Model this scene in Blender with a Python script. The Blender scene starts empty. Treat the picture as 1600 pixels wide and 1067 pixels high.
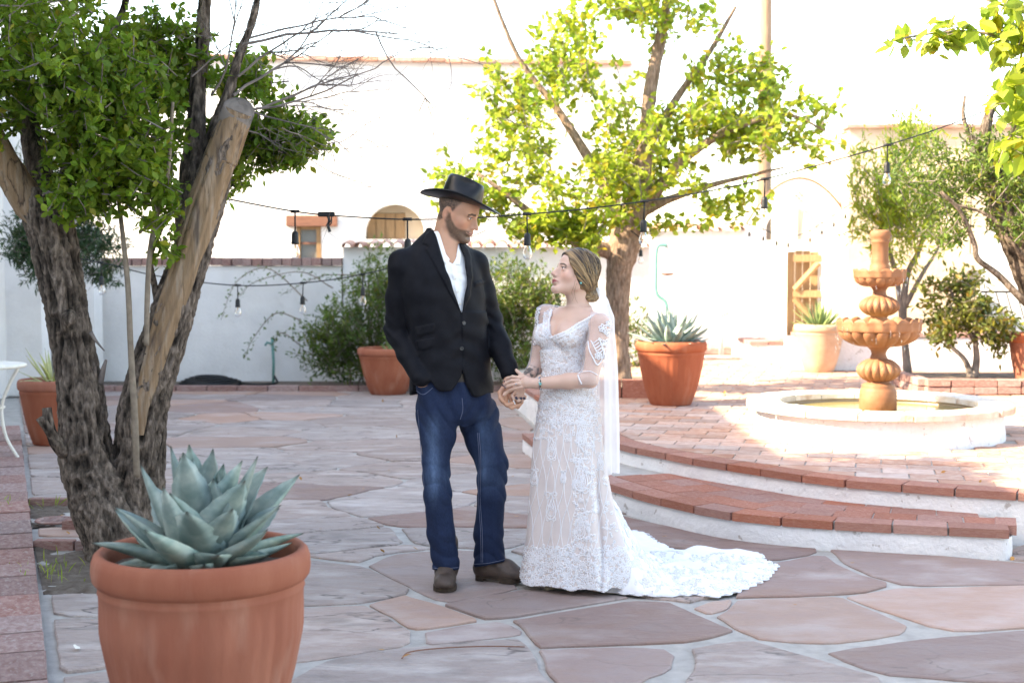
import bpy, bmesh, math, random
import numpy as np
from mathutils import Vector, Matrix, Euler
S = bpy.context.scene
COL = S.collection
random.seed(7)
RNG = np.random.default_rng(11)
# ------------------------------------------------------------------ camera
FPX, CAMH = 2222.0, 1.545                     # focal length in photo pixels, eye height
PITCH = math.atan(123.5 / FPX)
cam = bpy.data.cameras.new('camera'); cam_o = bpy.data.objects.new('camera', cam); COL.objects.link(cam_o)
cam.sensor_width = 36.0; cam.lens = 36.0 * FPX / 1600.0
cam_o.location = (0, 0, CAMH); cam_o.rotation_euler = (math.pi/2 - PITCH, 0, 0)
cam.clip_end = 400; cam.clip_start = 0.05
cam.dof.use_dof = True; cam.dof.focus_distance = 6.75; cam.dof.aperture_fstop = 3.2
S.camera = cam_o
# ------------------------------------------------------------------ sky and sun
SUN_EL = math.radians(37.0)
SUN_DIR = Vector((-0.965*math.cos(SUN_EL), -0.262*math.cos(SUN_EL), math.sin(SUN_EL)))   # towards the sun
world = bpy.data.worlds.new('World'); S.world = world; world.use_nodes = True
wn = world.node_tree.nodes; wl = world.node_tree.links
for n in list(wn): wn.remove(n)
sky = wn.new('ShaderNodeTexSky'); sky.sky_type = 'NISHITA'; sky.sun_disc = False
sky.sun_elevation = SUN_EL; sky.sun_rotation = math.atan2(SUN_DIR.x, SUN_DIR.y)
sky.air_density = 1.0; sky.dust_density = 2.5; sky.ozone_density = 0.6; sky.altitude = 1100
bg = wn.new('ShaderNodeBackground'); bg.inputs['Strength'].default_value = 0.15
wo = wn.new('ShaderNodeOutputWorld')
wl.new(sky.outputs[0], bg.inputs[0]); wl.new(bg.outputs[0], wo.inputs[0])
sun = bpy.data.lights.new('sun', 'SUN'); sun.energy = 3.3; sun.angle = math.radians(0.5); sun.color = (1.0, 0.93, 0.82)
sun_o = bpy.data.objects.new('sun', sun); COL.objects.link(sun_o)
sun_o.rotation_euler = SUN_DIR.to_track_quat('Z', 'Y').to_euler(); sun_o.location = (-8, -4, 12)
S.view_settings.view_transform = 'Standard'; S.view_settings.look = 'None'
S.view_settings.gamma = 1.0; S.view_settings.use_curve_mapping = False
S.view_settings.exposure = 2.72
S.view_settings.use_white_balance = True; S.view_settings.white_balance_temperature = 8450; S.view_settings.white_balance_tint = 11
S.cycles.max_bounces = 8; S.cycles.transparent_max_bounces = 12; S.cycles.use_denoising = True
# ------------------------------------------------------------------ helpers
cp, sp = math.cos(PITCH), math.sin(PITCH)
def P(px, py, Y):
    """world point seen at photo pixel (px, py) at distance Y in front of the camera"""
    u = (px-800)/FPX; v = (533.5-py)/FPX
    dy = cp + v*sp; dz = -sp + v*cp
    t = Y/dy
    return (u*t, Y, CAMH + dz*t)
def G(px, py, z=0.0):
    """world point on the level z under photo pixel (px, py)"""
    u = (px-800)/FPX; v = (533.5-py)/FPX
    dy = cp + v*sp; dz = -sp + v*cp
    t = (z-CAMH)/dz
    return (u*t, dy*t, z)
def H3(x, s):
    x = x.astype(np.int64)
    h = (x[..., 0]*73856093) ^ (x[..., 1]*19349663) ^ (x[..., 2]*83492791) ^ (s*2654435761)
    h = (h ^ (h >> 13))*1274126177 & 0x7fffffff
    h = (h ^ (h >> 16))*668265263 & 0x7fffffff
    h = h ^ (h >> 15)
    return (h & 0xffff)/32767.5 - 1.0
def vn(p, s=0):
    p = np.asarray(p, float); i = np.floor(p); f = p-i; f = f*f*(3-2*f); o = 0
    for a in (0, 1):
        for b in (0, 1):
            for c in (0, 1):
                w = (f[..., 0] if a else 1-f[..., 0])*(f[..., 1] if b else 1-f[..., 1])*(f[..., 2] if c else 1-f[..., 2])
                o = o + w*H3(i+np.array([a, b, c]), s)
    return o
def fbm(p, o=3, s=0):
    p = np.asarray(p, float); r = 0; a = 1; t = 0
    for k in range(o):
        r = r+a*vn(p*2**k, s+k*17); t += a; a *= .5
    return r/t
def catmull(pts, n):
    pts = np.asarray(pts, float); m = len(pts)
    q = np.vstack([2*pts[0]-pts[1], pts, 2*pts[-1]-pts[-2]])
    t = np.linspace(0, m-1-1e-9, n); i = t.astype(int); f = (t-i)[:, None]
    a, b, c, d = q[i], q[i+1], q[i+2], q[i+3]
    return .5*((2*b)+(c-a)*f+(2*a-5*b+4*c-d)*f**2+(3*b-a-3*c+d)*f**3)
def resample(pts, n):
    pts = np.asarray(pts, float); d = np.r_[0, np.cumsum(np.linalg.norm(np.diff(pts[:, :3], axis=0), axis=1))]
    t = np.linspace(0, d[-1], n)
    return np.stack([np.interp(t, d, pts[:, k]) for k in range(pts.shape[1])], 1)
def frames(p):
    T = np.gradient(p, axis=0); T /= np.linalg.norm(T, axis=1)[:, None]+1e-12
    N = np.zeros_like(T); r = np.array([0, -1., 0]) if abs(T[0, 1]) < .9 else np.array([1., 0, 0])
    n = r-T[0]*np.dot(r, T[0]); n /= np.linalg.norm(n); N[0] = n
    for k in range(1, len(p)):
        n = n-T[k]*np.dot(n, T[k]); n /= np.linalg.norm(n)+1e-12; N[k] = n
    return T, N, np.cross(T, N)
class MB:
    def __init__(s): s.v = []; s.f = []; s.n = 0; s.c = []
    def add(s, v, f, c=None):
        v = np.asarray(v, float).reshape(-1, 3)
        s.v.append(v)
        if isinstance(f, np.ndarray): s.f += (f+s.n).tolist()
        else: s.f += [tuple(i+s.n for i in q) for q in f]
        if c is None: c = np.ones((len(v), 4))
        c = np.asarray(c, float)
        if c.ndim == 1: c = np.tile(np.r_[c, np.ones(4-len(c))], (len(v), 1))
        s.c.append(c); s.n += len(v); return s
    def box(s, c, d, rz=0.0, bev=0.0, col=None):
        x, y, z = d[0]/2, d[1]/2, d[2]/2
        if bev > 0:
            b = min(bev, x*.9, y*.9, z*.9); V = []
            for k, (ix, zz) in enumerate(((b, -z), (0, -z+b), (0, z-b), (b, z))):
                X, Y = x-ix, y-ix
                V += [(-X, -Y, zz), (X, -Y, zz), (X, Y, zz), (-X, Y, zz)]
            F = [(3, 2, 1, 0), (12, 13, 14, 15)]
            for k in range(3):
                for j in range(4): F.append((k*4+j, k*4+(j+1) % 4, k*4+4+(j+1) % 4, k*4+4+j))
        else:
            V = [(-x, -y, -z), (x, -y, -z), (x, y, -z), (-x, y, -z), (-x, -y, z), (x, -y, z), (x, y, z), (-x, y, z)]
            F = [(3, 2, 1, 0), (4, 5, 6, 7), (0, 1, 5, 4), (1, 2, 6, 5), (2, 3, 7, 6), (3, 0, 4, 7)]
        V = np.array(V); ca, sa = math.cos(rz), math.sin(rz)
        V = np.stack([V[:, 0]*ca-V[:, 1]*sa, V[:, 0]*sa+V[:, 1]*ca, V[:, 2]], 1)+np.array(c)
        return s.add(V, F, col)
    def tube(s, pts, rad, seg=8, caps=True, col=None, disp=None, flat=1.0):
        p = np.asarray(pts, float); n = len(p); r = np.broadcast_to(np.asarray(rad, float), (n,))
        T, N, B = frames(p); a = np.arange(seg)/seg*2*math.pi
        R = r[:, None]*np.ones((1, seg))
        if disp is not None: R = R+disp(a, p)
        V = p[:, None]+R[..., None]*(np.cos(a)[None, :, None]*N[:, None]*flat+np.sin(a)[None, :, None]*B[:, None])
        i = np.arange(n-1)[:, None]*seg; j = np.arange(seg)[None]; k = (j+1) % seg
        F = np.stack([i+j, i+k, i+seg+k, i+seg+j], -1).reshape(-1, 4)
        s.add(V, F, col)
        if caps:
            b = s.n-n*seg
            s.f.append(tuple(range(b+seg-1, b-1, -1))); s.f.append(tuple(range(b+(n-1)*seg, b+n*seg)))
        return s
    def lathe(s, prof, c=(0, 0, 0), seg=32, mod=None, col=None, close=False):
        pr = np.asarray(prof, float); a = np.arange(seg)/seg*2*math.pi; n = len(pr)
        R = pr[:, 0][:, None]*np.ones((1, seg)); Z = pr[:, 1][:, None]*np.ones((1, seg))
        if mod is not None: R, Z = mod(R, Z, a)
        V = np.stack([R*np.cos(a)+c[0], R*np.sin(a)+c[1], Z+c[2]], -1)
        i = np.arange(n-1)[:, None]*seg; j = np.arange(seg)[None]; k = (j+1) % seg
        s.add(V, np.stack([i+j, i+k, i+seg+k, i+seg+j], -1).reshape(-1, 4), col)
        b = s.n-n*seg
        if close:
            s.f.append(tuple(range(b+seg-1, b-1, -1))); s.f.append(tuple(range(b+(n-1)*seg, b+n*seg)))
        return s
    def prism(s, poly, z0, z1, bev=0.0, col=None):
        p = np.asarray(poly, float); n = len(p)
        if np.sum(p[:, 0]*np.roll(p[:, 1], -1)-p[:, 1]*np.roll(p[:, 0], -1)) < 0: p = p[::-1]
        z0 = np.broadcast_to(z0, (n,)); z1 = np.broadcast_to(z1, (n,))
        if bev > 0:
            e = np.roll(p, -1, 0)-np.roll(p, 1, 0); e /= np.linalg.norm(e, axis=1)[:, None]+1e-9
            q = p+np.stack([-e[:, 1], e[:, 0]], 1)*bev
            rings = [np.c_[p, z0], np.c_[p, z1-bev*.7], np.c_[q, z1]]
        else: rings = [np.c_[p, z0], np.c_[p, z1]]
        F = []
        for k in range(len(rings)-1):
            for j in range(n): F.append((k*n+j, k*n+(j+1) % n, (k+1)*n+(j+1) % n, (k+1)*n+j))
        F.append(tuple(range((len(rings)-1)*n, len(rings)*n)))
        return s.add(np.vstack(rings), F, col)
    def mesh(s, name, mat, off=(0, 0, 0), smooth=False, color=False):
        me = bpy.data.meshes.new(name)
        V = np.vstack(s.v)-np.array(off) if s.v else np.zeros((0, 3))
        me.from_pydata(V, [], s.f)
        if color:
            at = me.color_attributes.new('Col', 'FLOAT_COLOR', 'POINT')
            at.data.foreach_set('color', np.vstack(s.c).astype(np.float32).ravel())
        if mat is not None: me.materials.append(mat)
        if smooth: me.shade_smooth()
        me.update(); return me
WL = {}
def link(o, parent=None, w=(0, 0, 0)):
    COL.objects.link(o); WL[o] = tuple(w)
    if parent is not None: o.parent = parent
    return o
def tag(o, label=None, cat=None, group=None, kind=None):
    if label: o['label'] = label
    if cat: o['category'] = cat
    if group: o['group'] = group
    if kind: o['kind'] = kind
    return o
def thing(name, loc, label, cat, group=None):
    o = bpy.data.objects.new(name, None); o.empty_display_size = .1; o.location = loc
    link(o, None, loc); return tag(o, label, cat, group)
def part(name, mb, mat, parent=None, smooth=False, color=False, origin=None, label=None, kind=None):
    """world-space mesh data turned into one object; a child is stored relative to its parent"""
    if parent is not None: org = WL[parent]
    else: org = origin or (0, 0, 0)
    o = bpy.data.objects.new(name, mb.mesh(name, mat, org, smooth, color))
    if parent is None: o.location = org
    link(o, parent, org)
    return tag(o, label, None, None, kind)
def inst(name, me, parent, loc, rz=0.0, sc=(1, 1, 1), rx=0.0, ry=0.0):
    o = bpy.data.objects.new(name, me); w = WL[parent] if parent is not None else (0, 0, 0)
    o.location = tuple(loc[k]-w[k] for k in range(3)); o.rotation_euler = (rx, ry, rz); o.scale = sc
    return link(o, parent, loc)
def copy_tree(o, parent=None):
    c = o.copy(); link(c, parent, WL.get(o, (0, 0, 0)))
    if parent is not None: c.parent = parent
    for ch in list(o.children): copy_tree(ch, c)
    return c
# ------------------------------------------------------------------ materials
def mat(name, c1, c2=None, c3=None, rough=.75, ns=6, nd=4, lo=.35, hi=.65, bump=0, bs=40, bd=.01, spec=.35, rand=0.0,
        stretch=(1, 1, 1), attr=False, metal=0, trans=0.0, coat=0, veins=None, bstretch=None, detail2=None, sheen=0):
    m = bpy.data.materials.new(name); m.use_nodes = True; nt = m.node_tree; N = nt.nodes; L = nt.links
    b = N['Principled BSDF']; out = N['Material Output']
    b.inputs['Roughness'].default_value = rough; b.inputs['Specular IOR Level'].default_value = spec
    b.inputs['Metallic'].default_value = metal
    if sheen: b.inputs['Sheen Weight'].default_value = sheen
    tc = N.new('ShaderNodeTexCoord'); mp = N.new('ShaderNodeMapping'); mp.inputs['Scale'].default_value = stretch
    L.new(tc.outputs['Object'], mp.inputs[0])
    co = mp.outputs[0]
    if rand:
        oi = N.new('ShaderNodeObjectInfo'); ad = N.new('ShaderNodeVectorMath'); ad.operation = 'MULTIPLY_ADD'
        cx = N.new('ShaderNodeCombineXYZ'); L.new(oi.outputs['Random'], cx.inputs[0]); L.new(oi.outputs['Random'], cx.inputs[2])
        ad.inputs[1].default_value = (37, 91, 53); L.new(cx.outputs[0], ad.inputs[0]); L.new(co, ad.inputs[2]); co = ad.outputs[0]
    rgb = lambda c: (c[0], c[1], c[2], 1)
    if c2 is None:
        rg = N.new('ShaderNodeRGB'); rg.outputs[0].default_value = rgb(c1); colr = rg.outputs[0]
    else:
        nz = N.new('ShaderNodeTexNoise'); nz.inputs['Scale'].default_value = ns; nz.inputs['Detail'].default_value = nd
        nz.inputs['Roughness'].default_value = .6
        L.new(co, nz.inputs['Vector'])
        cr = N.new('ShaderNodeValToRGB'); e = cr.color_ramp.elements
        e[0].position = lo; e[0].color = rgb(c1); e[1].position = hi; e[1].color = rgb(c2)
        if c3 is not None:
            x = e.new((lo+hi)/2); x.color = rgb(c3)
        L.new(nz.outputs[0], cr.inputs[0]); colr = cr.outputs[0]
    if detail2:                                       # second finer stain layer: (colour, scale, lo, hi, strength)
        dc, ds, dl, dh, dk = detail2
        n2 = N.new('ShaderNodeTexNoise'); n2.inputs['Scale'].default_value = ds; n2.inputs['Detail'].default_value = 5
        L.new(co, n2.inputs['Vector'])
        r2 = N.new('ShaderNodeMapRange'); r2.inputs['From Min'].default_value = dl; r2.inputs['From Max'].default_value = dh
        r2.inputs['To Max'].default_value = dk; L.new(n2.outputs[0], r2.inputs[0])
        mx = N.new('ShaderNodeMix'); mx.data_type = 'RGBA'; L.new(r2.outputs[0], mx.inputs[0]); L.new(colr, mx.inputs[6])
        mx.inputs[7].default_value = rgb(dc); colr = mx.outputs[2]
    if veins:                                         # thin dark cracks: (colour, scale, width, strength)
        vc, vs, vw, vk = veins
        n5 = N.new('ShaderNodeTexNoise'); n5.inputs['Scale'].default_value = vs; n5.inputs['Detail'].default_value = 4; L.new(co, n5.inputs['Vector'])
        a1 = N.new('ShaderNodeMath'); a1.operation = 'SUBTRACT'; a1.inputs[1].default_value = .5; L.new(n5.outputs[0], a1.inputs[0])
        a2 = N.new('ShaderNodeMath'); a2.operation = 'ABSOLUTE'; L.new(a1.outputs[0], a2.inputs[0])
        r5 = N.new('ShaderNodeMapRange'); r5.inputs['From Max'].default_value = vw; r5.inputs['To Min'].default_value = vk; r5.inputs['To Max'].default_value = 0; L.new(a2.outputs[0], r5.inputs[0])
        n6 = N.new('ShaderNodeTexNoise'); n6.inputs['Scale'].default_value = vs*.8; L.new(co, n6.inputs['Vector'])
        r6 = N.new('ShaderNodeMapRange'); r6.inputs['From Min'].default_value = .42; r6.inputs['From Max'].default_value = .62; L.new(n6.outputs[0], r6.inputs[0])
        m6 = N.new('ShaderNodeMath'); m6.operation = 'MULTIPLY'; L.new(r5.outputs[0], m6.inputs[0]); L.new(r6.outputs[0], m6.inputs[1])
        m7 = N.new('ShaderNodeMix'); m7.data_type = 'RGBA'; L.new(m6.outputs[0], m7.inputs[0]); L.new(colr, m7.inputs[6]); m7.inputs[7].default_value = rgb(vc); colr = m7.outputs[2]
    if rand:
        mr = N.new('ShaderNodeMapRange'); L.new(oi.outputs['Random'], mr.inputs[0])
        mr.inputs['To Min'].default_value = 1-rand; mr.inputs['To Max'].default_value = 1+rand
        hs = N.new('ShaderNodeHueSaturation'); L.new(mr.outputs[0], hs.inputs['Value']); L.new(colr, hs.inputs['Color'])
        m2 = N.new('ShaderNodeMath'); m2.operation = 'MULTIPLY'; m2.inputs[1].default_value = 7.31; L.new(oi.outputs['Random'], m2.inputs[0])
        m3 = N.new('ShaderNodeMath'); m3.operation = 'FRACT'; L.new(m2.outputs[0], m3.inputs[0])
        m4 = N.new('ShaderNodeMapRange'); m4.inputs['To Min'].default_value = 1-rand*1.6; m4.inputs['To Max'].default_value = 1+rand*1.2
        L.new(m3.outputs[0], m4.inputs[0]); L.new(m4.outputs[0], hs.inputs['Saturation'])
        colr = hs.outputs[0]
    if attr:
        va = N.new('ShaderNodeVertexColor'); va.layer_name = 'Col'
        mx = N.new('ShaderNodeMix'); mx.data_type = 'RGBA'; mx.blend_type = 'MULTIPLY'; mx.inputs[0].default_value = 1
        L.new(colr, mx.inputs[6]); L.new(va.outputs[0], mx.inputs[7]); colr = mx.outputs[2]
    L.new(colr, b.inputs['Base Color'])
    if bump:
        n3 = N.new('ShaderNodeTexNoise'); n3.inputs['Scale'].default_value = bs; n3.inputs['Detail'].default_value = 6
        n3.inputs['Roughness'].default_value = .65
        if bstretch:
            mp2 = N.new('ShaderNodeMapping'); mp2.inputs['Scale'].default_value = bstretch; L.new(tc.outputs['Object'], mp2.inputs[0]); L.new(mp2.outputs[0], n3.inputs['Vector'])
        else: L.new(co, n3.inputs['Vector'])
        bn = N.new('ShaderNodeBump'); bn.inputs['Strength'].default_value = bump; bn.inputs['Distance'].default_value = bd
        L.new(n3.outputs[0], bn.inputs['Height']); L.new(bn.outputs[0], b.inputs['Normal'])
    if trans:
        tr = N.new('ShaderNodeBsdfTranslucent'); L.new(colr, tr.inputs[0])
        ms = N.new('ShaderNodeMixShader'); ms.inputs[0].default_value = trans
        L.new(b.outputs[0], ms.inputs[1]); L.new(tr.outputs[0], ms.inputs[2]); L.new(ms.outputs[0], out.inputs[0])
    return m
def sheer(name, col, alpha, rough=.6, trans=.4):
    """fine net: part of the light goes straight through, the rest is scattered by the threads"""
    m = bpy.data.materials.new(name); m.use_nodes = True; nt = m.node_tree; N = nt.nodes; L = nt.links
    for n in list(N): N.remove(n)
    o = N.new('ShaderNodeOutputMaterial'); d = N.new('ShaderNodeBsdfDiffuse'); t = N.new('ShaderNodeBsdfTranslucent'); x = N.new('ShaderNodeBsdfTransparent')
    for n in (d, t): n.inputs[0].default_value = (*col, 1)
    lw = N.new('ShaderNodeLayerWeight'); lw.inputs[0].default_value = .35
    mr = N.new('ShaderNodeMapRange'); mr.inputs['To Min'].default_value = alpha; mr.inputs['To Max'].default_value = min(1, alpha*2.2)
    L.new(lw.outputs['Facing'], mr.inputs[0])
    a = N.new('ShaderNodeMixShader'); a.inputs[0].default_value = trans; L.new(d.outputs[0], a.inputs[1]); L.new(t.outputs[0], a.inputs[2])
    b = N.new('ShaderNodeMixShader'); L.new(mr.outputs[0], b.inputs[0]); L.new(x.outputs[0], b.inputs[1]); L.new(a.outputs[0], b.inputs[2])
    L.new(b.outputs[0], o.inputs[0]); return m
def glass(name, col=(1, 1, 1), rough=0.02, alpha=.25):
    m = bpy.data.materials.new(name); m.use_nodes = True; nt = m.node_tree; N = nt.nodes; L = nt.links
    for n in list(N): N.remove(n)
    o = N.new('ShaderNodeOutputMaterial'); g = N.new('ShaderNodeBsdfGlossy'); g.inputs[1].default_value = rough
    x = N.new('ShaderNodeBsdfTransparent'); x.inputs[0].default_value = (*col, 1)
    fr = N.new('ShaderNodeLayerWeight'); fr.inputs[0].default_value = alpha
    b = N.new('ShaderNodeMixShader'); L.new(fr.outputs['Facing'], b.inputs[0]); L.new(x.outputs[0], b.inputs[1]); L.new(g.outputs[0], b.inputs[2])
    L.new(b.outputs[0], o.inputs[0]); return m
STUCCO = mat('white_stucco', (.80, .79, .775), (.71, .70, .685), rough=.9, ns=2.2, bump=.5, bs=26, bd=.012, spec=.2, detail2=((.5, .46, .42), 3.5, .62, .8, .35))
WARMST = mat('warm_stucco', (.60, .50, .38), (.52, .42, .31), rough=.9, ns=1.6, bump=.5, bs=22, bd=.012, spec=.2)
RISERW = mat('flaking_white_paint', (.80, .80, .80), (.72, .72, .73), rough=.85, ns=4, bump=.9, bs=30, bd=.014, spec=.2, detail2=((.40, .36, .33), 16, .655, .685, .75))
BRICK = mat('terracotta_brick', (.33, .135, .10), (.41, .20, .15), (.37, .165, .12), rough=.85, ns=9, bump=.6, bs=60, bd=.006, spec=.2, rand=.13, detail2=((.50, .42, .37), 14, .60, .74, .5))
OLDBRK = mat('weathered_brick', (.27, .145, .125), (.38, .25, .22), (.31, .19, .17), rough=.9, ns=7, bump=.7, bs=50, bd=.006, spec=.2, rand=.14, detail2=((.45, .41, .38), 11, .55, .75, .6))
PAVER = mat('clay_paver', (.42, .235, .18), (.54, .37, .30), (.48, .30, .235), rough=.8, ns=5, bump=.5, bs=40, bd=.006, spec=.3, rand=.20, detail2=((.60, .52, .46), 8, .55, .75, .5))
MORTAR = mat('mortar', (.47, .445, .415), (.36, .34, .315), rough=.95, ns=10, bump=.8, bs=60, bd=.01, spec=.1)
STONE = mat('flagstone', (.30, .222, .205), (.385, .31, .285), (.285, .19, .165), rough=.72, ns=1.7, nd=6, lo=.3, hi=.68, bump=.75, bs=5, bd=.035, spec=.35, rand=.15, stretch=(1, 1.6, 1), detail2=((.29, .18, .14), 2.2, .50, .70, .7), veins=((.16, .12, .10), 1.6, .010, .6))
GSTONE = mat('pale_flagstone', (.41, .345, .32), (.52, .45, .42), (.37, .29, .26), rough=.75, ns=2.3, nd=7, lo=.3, hi=.68, bump=1.0, bs=4.5, bd=.06, spec=.3, rand=.12, stretch=(1, 2.2, 1), bstretch=(1, 2.6, 1), detail2=((.24, .20, .18), 3.0, .56, .70, .7), veins=((.11, .09, .08), 1.5, .014, .85))
SOIL = mat('dry_soil', (.13, .10, .08), (.22, .18, .15), rough=.95, ns=14, bump=1, bs=60, bd=.02, spec=.1)
TERRA = mat('terracotta_pot', (.285, .084, .046), (.34, .115, .066), (.31, .098, .055), rough=.78, ns=5, bump=.3, bs=90, bd=.003, spec=.25, stretch=(1.5, 1.5, .45), detail2=((.50, .30, .22), 7, .54, .80, .32), rand=.06)
TERRA2 = mat('sun_glare_terracotta', (.46, .30, .20), (.54, .38, .27), rough=.8, ns=5, bump=.3, bs=90, bd=.003, spec=.25)  # terracotta with the sun's glare put in as a paler colour
TILE = mat('roof_tile', (.42, .20, .14), (.52, .34, .27), rough=.85, ns=5, bump=.4, bs=40, spec=.2, rand=.2)
WOOD = mat('varnished_wood', (.24, .14, .066), (.32, .195, .098), rough=.7, ns=6, stretch=(9, 9, .8), bump=.3, bs=8, bd=.004)
DWOOD = mat('dark_wood', (.17, .075, .05), (.24, .11, .07), rough=.7, ns=6, stretch=(1, 1, 8), bump=.3, bs=8, bd=.004)
BLACK = mat('black_rubber', (.012, .013, .014), rough=.5)
DGLASS = mat('window_glass', (.20, .21, .20), rough=.06, spec=.6)
WMETAL = mat('white_metal', (.78, .75, .68), (.70, .66, .58), rough=.45, ns=20)
IRON = mat('dark_iron', (.05, .045, .04), rough=.5, metal=.6)
GPAINT = mat('green_pipe', (.12, .30, .27), rough=.5)
PAVEBASE = MORTAR
# ================================================================== the setting
FOUNT = (2.70, 10.45)
UP = catmull([(0.0, 15.6), (.28, 13.2), (.50, 11.4), (.72, 10.03), (1.11, 9.26), (1.45, 8.79), (1.85, 8.31), (2.29, 8.02), (2.80, 7.77), (3.6, 7.52), (4.8, 7.4)], 240)
LOW = catmull([(.10, 11.6), (.40, 9.7), (.68, 8.81), (1.11, 8.04), (1.5, 7.72), (2.03, 7.52), (2.58, 7.37)], 160)
Z1, Z2 = .155, .285
g = MB(); g.add([(-60, -20, -.012), (60, -20, -.012), (60, 90, -.012), (-60, 90, -.012)], [(0, 1, 2, 3)])
tag(part('ground', g, MORTAR), 'pale mortared ground under the courtyard paving', None, None, 'structure')
# ---- flagstones: outlines traced stone by stone in the foreground, grown from seeds further back
HAND = [
 ([(575, 944), (604, 936), (634, 929), (662, 938), (690, 947), (720, 957), (750, 967), (705, 975), (660, 981), (644, 980), (610, 961)], 'r'),
 ([(664, 986), (720, 976), (780, 969), (800, 976), (817, 985), (812, 990), (740, 997), (667, 1003)], 's'),
 ([(450, 1062), (482, 1044), (514, 1030), (585, 1016), (660, 1008), (740, 1001), (814, 997), (829, 1014), (843, 1040), (858, 1067), (885, 1120), (640, 1130), (440, 1130)], 'g'),
 ([(430, 957), (476, 949), (570, 946), (606, 964), (644, 985), (640, 1005), (575, 1015), (514, 1025), (470, 1030), (430, 1034)], 'g'),
 ([(430, 940), (476, 944), (566, 940), (600, 933), (634, 926), (640, 919), (610, 902), (572, 884), (520, 878), (440, 868)], 'g'),
 ([(577, 882), (640, 916), (690, 939), (712, 937), (760, 928), (806, 917), (802, 890), (790, 862), (700, 858), (610, 866)], 's'),
 ([(694, 944), (750, 933), (812, 921), (900, 924), (982, 931), (890, 947), (799, 962), (757, 964), (725, 954)], 's'),
 ([(803, 968), (890, 953), (985, 938), (1045, 941), (1095, 962), (1145, 984), (1110, 994), (1075, 1000), (985, 1004), (900, 1007), (840, 1009), (822, 986)], 's'),
 ([(842, 1014), (915, 1011), (985, 1009), (1040, 1012), (1054, 1020), (1046, 1045), (1000, 1062), (990, 1125), (900, 1130), (872, 1075)], 's'),
 ([(1082, 1012), (1125, 1003), (1172, 999), (1270, 1027), (1370, 1055), (1405, 1120), (1240, 1135), (1050, 1125), (1072, 1060), (1088, 1030)], 'g'),
 ([(1122, 961), (1136, 952), (1149, 936), (1230, 932), (1312, 931), (1365, 952), (1415, 976), (1408, 987), (1360, 995), (1305, 1003), (1240, 1000), (1186, 996), (1146, 979)], 'r'),
 ([(1084, 948), (1110, 938), (1143, 934), (1136, 949), (1107, 957)], 'r'),
 ([(1294, 1017), (1360, 1006), (1422, 998), (1510, 990), (1600, 983), (1760, 980), (1760, 1075), (1500, 1060), (1388, 1052), (1330, 1036)], 's'),
 ([(1322, 931), (1360, 924), (1407, 918), (1500, 916), (1600, 914), (1760, 912), (1760, 972), (1600, 978), (1500, 985), (1445, 974), (1390, 955)], 'r'),
 ([(1299, 858), (1337, 854), (1460, 866), (1577, 877), (1660, 884), (1740, 908), (1600, 911), (1500, 912), (1414, 912), (1365, 898), (1320, 880)], 's'),
 ([(1150, 931), (1156, 905), (1208, 880), (1270, 867), (1290, 868), (1312, 884), (1350, 898), (1396, 912), (1348, 924), (1250, 929)], 's'),
 ([(965, 802), (1020, 815), (1110, 833), (1200, 848), (1285, 856), (1262, 865), (1205, 874), (1140, 868), (1085, 858), (1000, 846), (940, 838), (930, 815)], 's'),
]
res = .02
gx0, gy0, nx, ny = -7.2, 4.55, 620, 690
XX, YY = np.meshgrid(gx0+res*(np.arange(nx)+.5), gy0+res*(np.arange(ny)+.5), indexing='ij')
def inpoly(poly, X, Y):
    r = np.zeros(X.shape, bool); n = len(poly)
    for i in range(n):
        x1, y1 = poly[i][:2]; x2, y2 = poly[(i+1) % n][:2]
        if y1 == y2: continue
        c = ((y1 > Y) != (y2 > Y)) & (X < (x2-x1)*(Y-y1)/(y2-y1)+x1); r ^= c
    return r
LOWPOLY = [tuple(p) for p in LOW]+[(2.68, 7.62), (2.8, 7.77), (3.6, 7.5), (4.8, 7.4), (9, 7.4), (9, 30), (-.2, 30), (-.05, 15.8), (.2, 13.2)]
lab = np.full(XX.shape, -1, int)
block = inpoly(LOWPOLY, XX, YY)
edge = lambda Y: -1.71-(Y-5.16)*.3585                      # right edge of the brick border on the left
block |= XX < edge(YY)+.03
WELL = [(-2.60, 7.66), (-1.45, 7.60), (-1.40, 6.55), (-2.20, 6.60)]      # square of soil round the left tree
WELL2 = [(-3.10, 9.02), (-2.05, 9.0), (-2.05, 8.25), (-2.85, 8.25)]
block |= inpoly(WELL, XX, YY) | inpoly(WELL2, XX, YY) | (YY > 17.15)
hand_w = [[G(a, b)[:2] for a, b in poly] for poly, k in HAND]
near = np.zeros(XX.shape, bool)
for poly in hand_w:
    near |= inpoly(poly, XX, YY)
# thicken the traced area a little so that grown stones keep a joint away from it
th = near.copy()
for _ in range(3):
    t = th.copy(); t[1:] |= th[:-1]; t[:-1] |= th[1:]; t[:, 1:] |= th[:, :-1]; t[:, :-1] |= th[:, 1:]; th = t
free = ~block & ~th
seeds = []
tries = 0
while tries < 9000:
    tries += 1
    x = random.uniform(gx0, 5.0); y = random.uniform(gy0, 17.1)
    d = .62 if y < 9 else .72
    i, j = int((x-gx0)/res), int((y-gy0)/res)
    if not (0 <= i < nx and 0 <= j < ny) or not free[i, j]: continue
    if abs(x) > .40*y+.6: continue
    if all(((x-a)/1.25)**2+(y-b)**2 > d*d*random.uniform(.45, 1.0) for a, b in seeds): seeds.append((x, y))
seeds = np.array(seeds)
q3 = np.stack([XX*1.4, YY*1.4, 0*XX], -1)
WX = XX+.16*fbm(q3, 3, 3); WY = YY+.13*fbm(q3, 3, 9)
best = np.full(XX.shape, 1e9); second = best.copy(); who = np.zeros(XX.shape, int)
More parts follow.
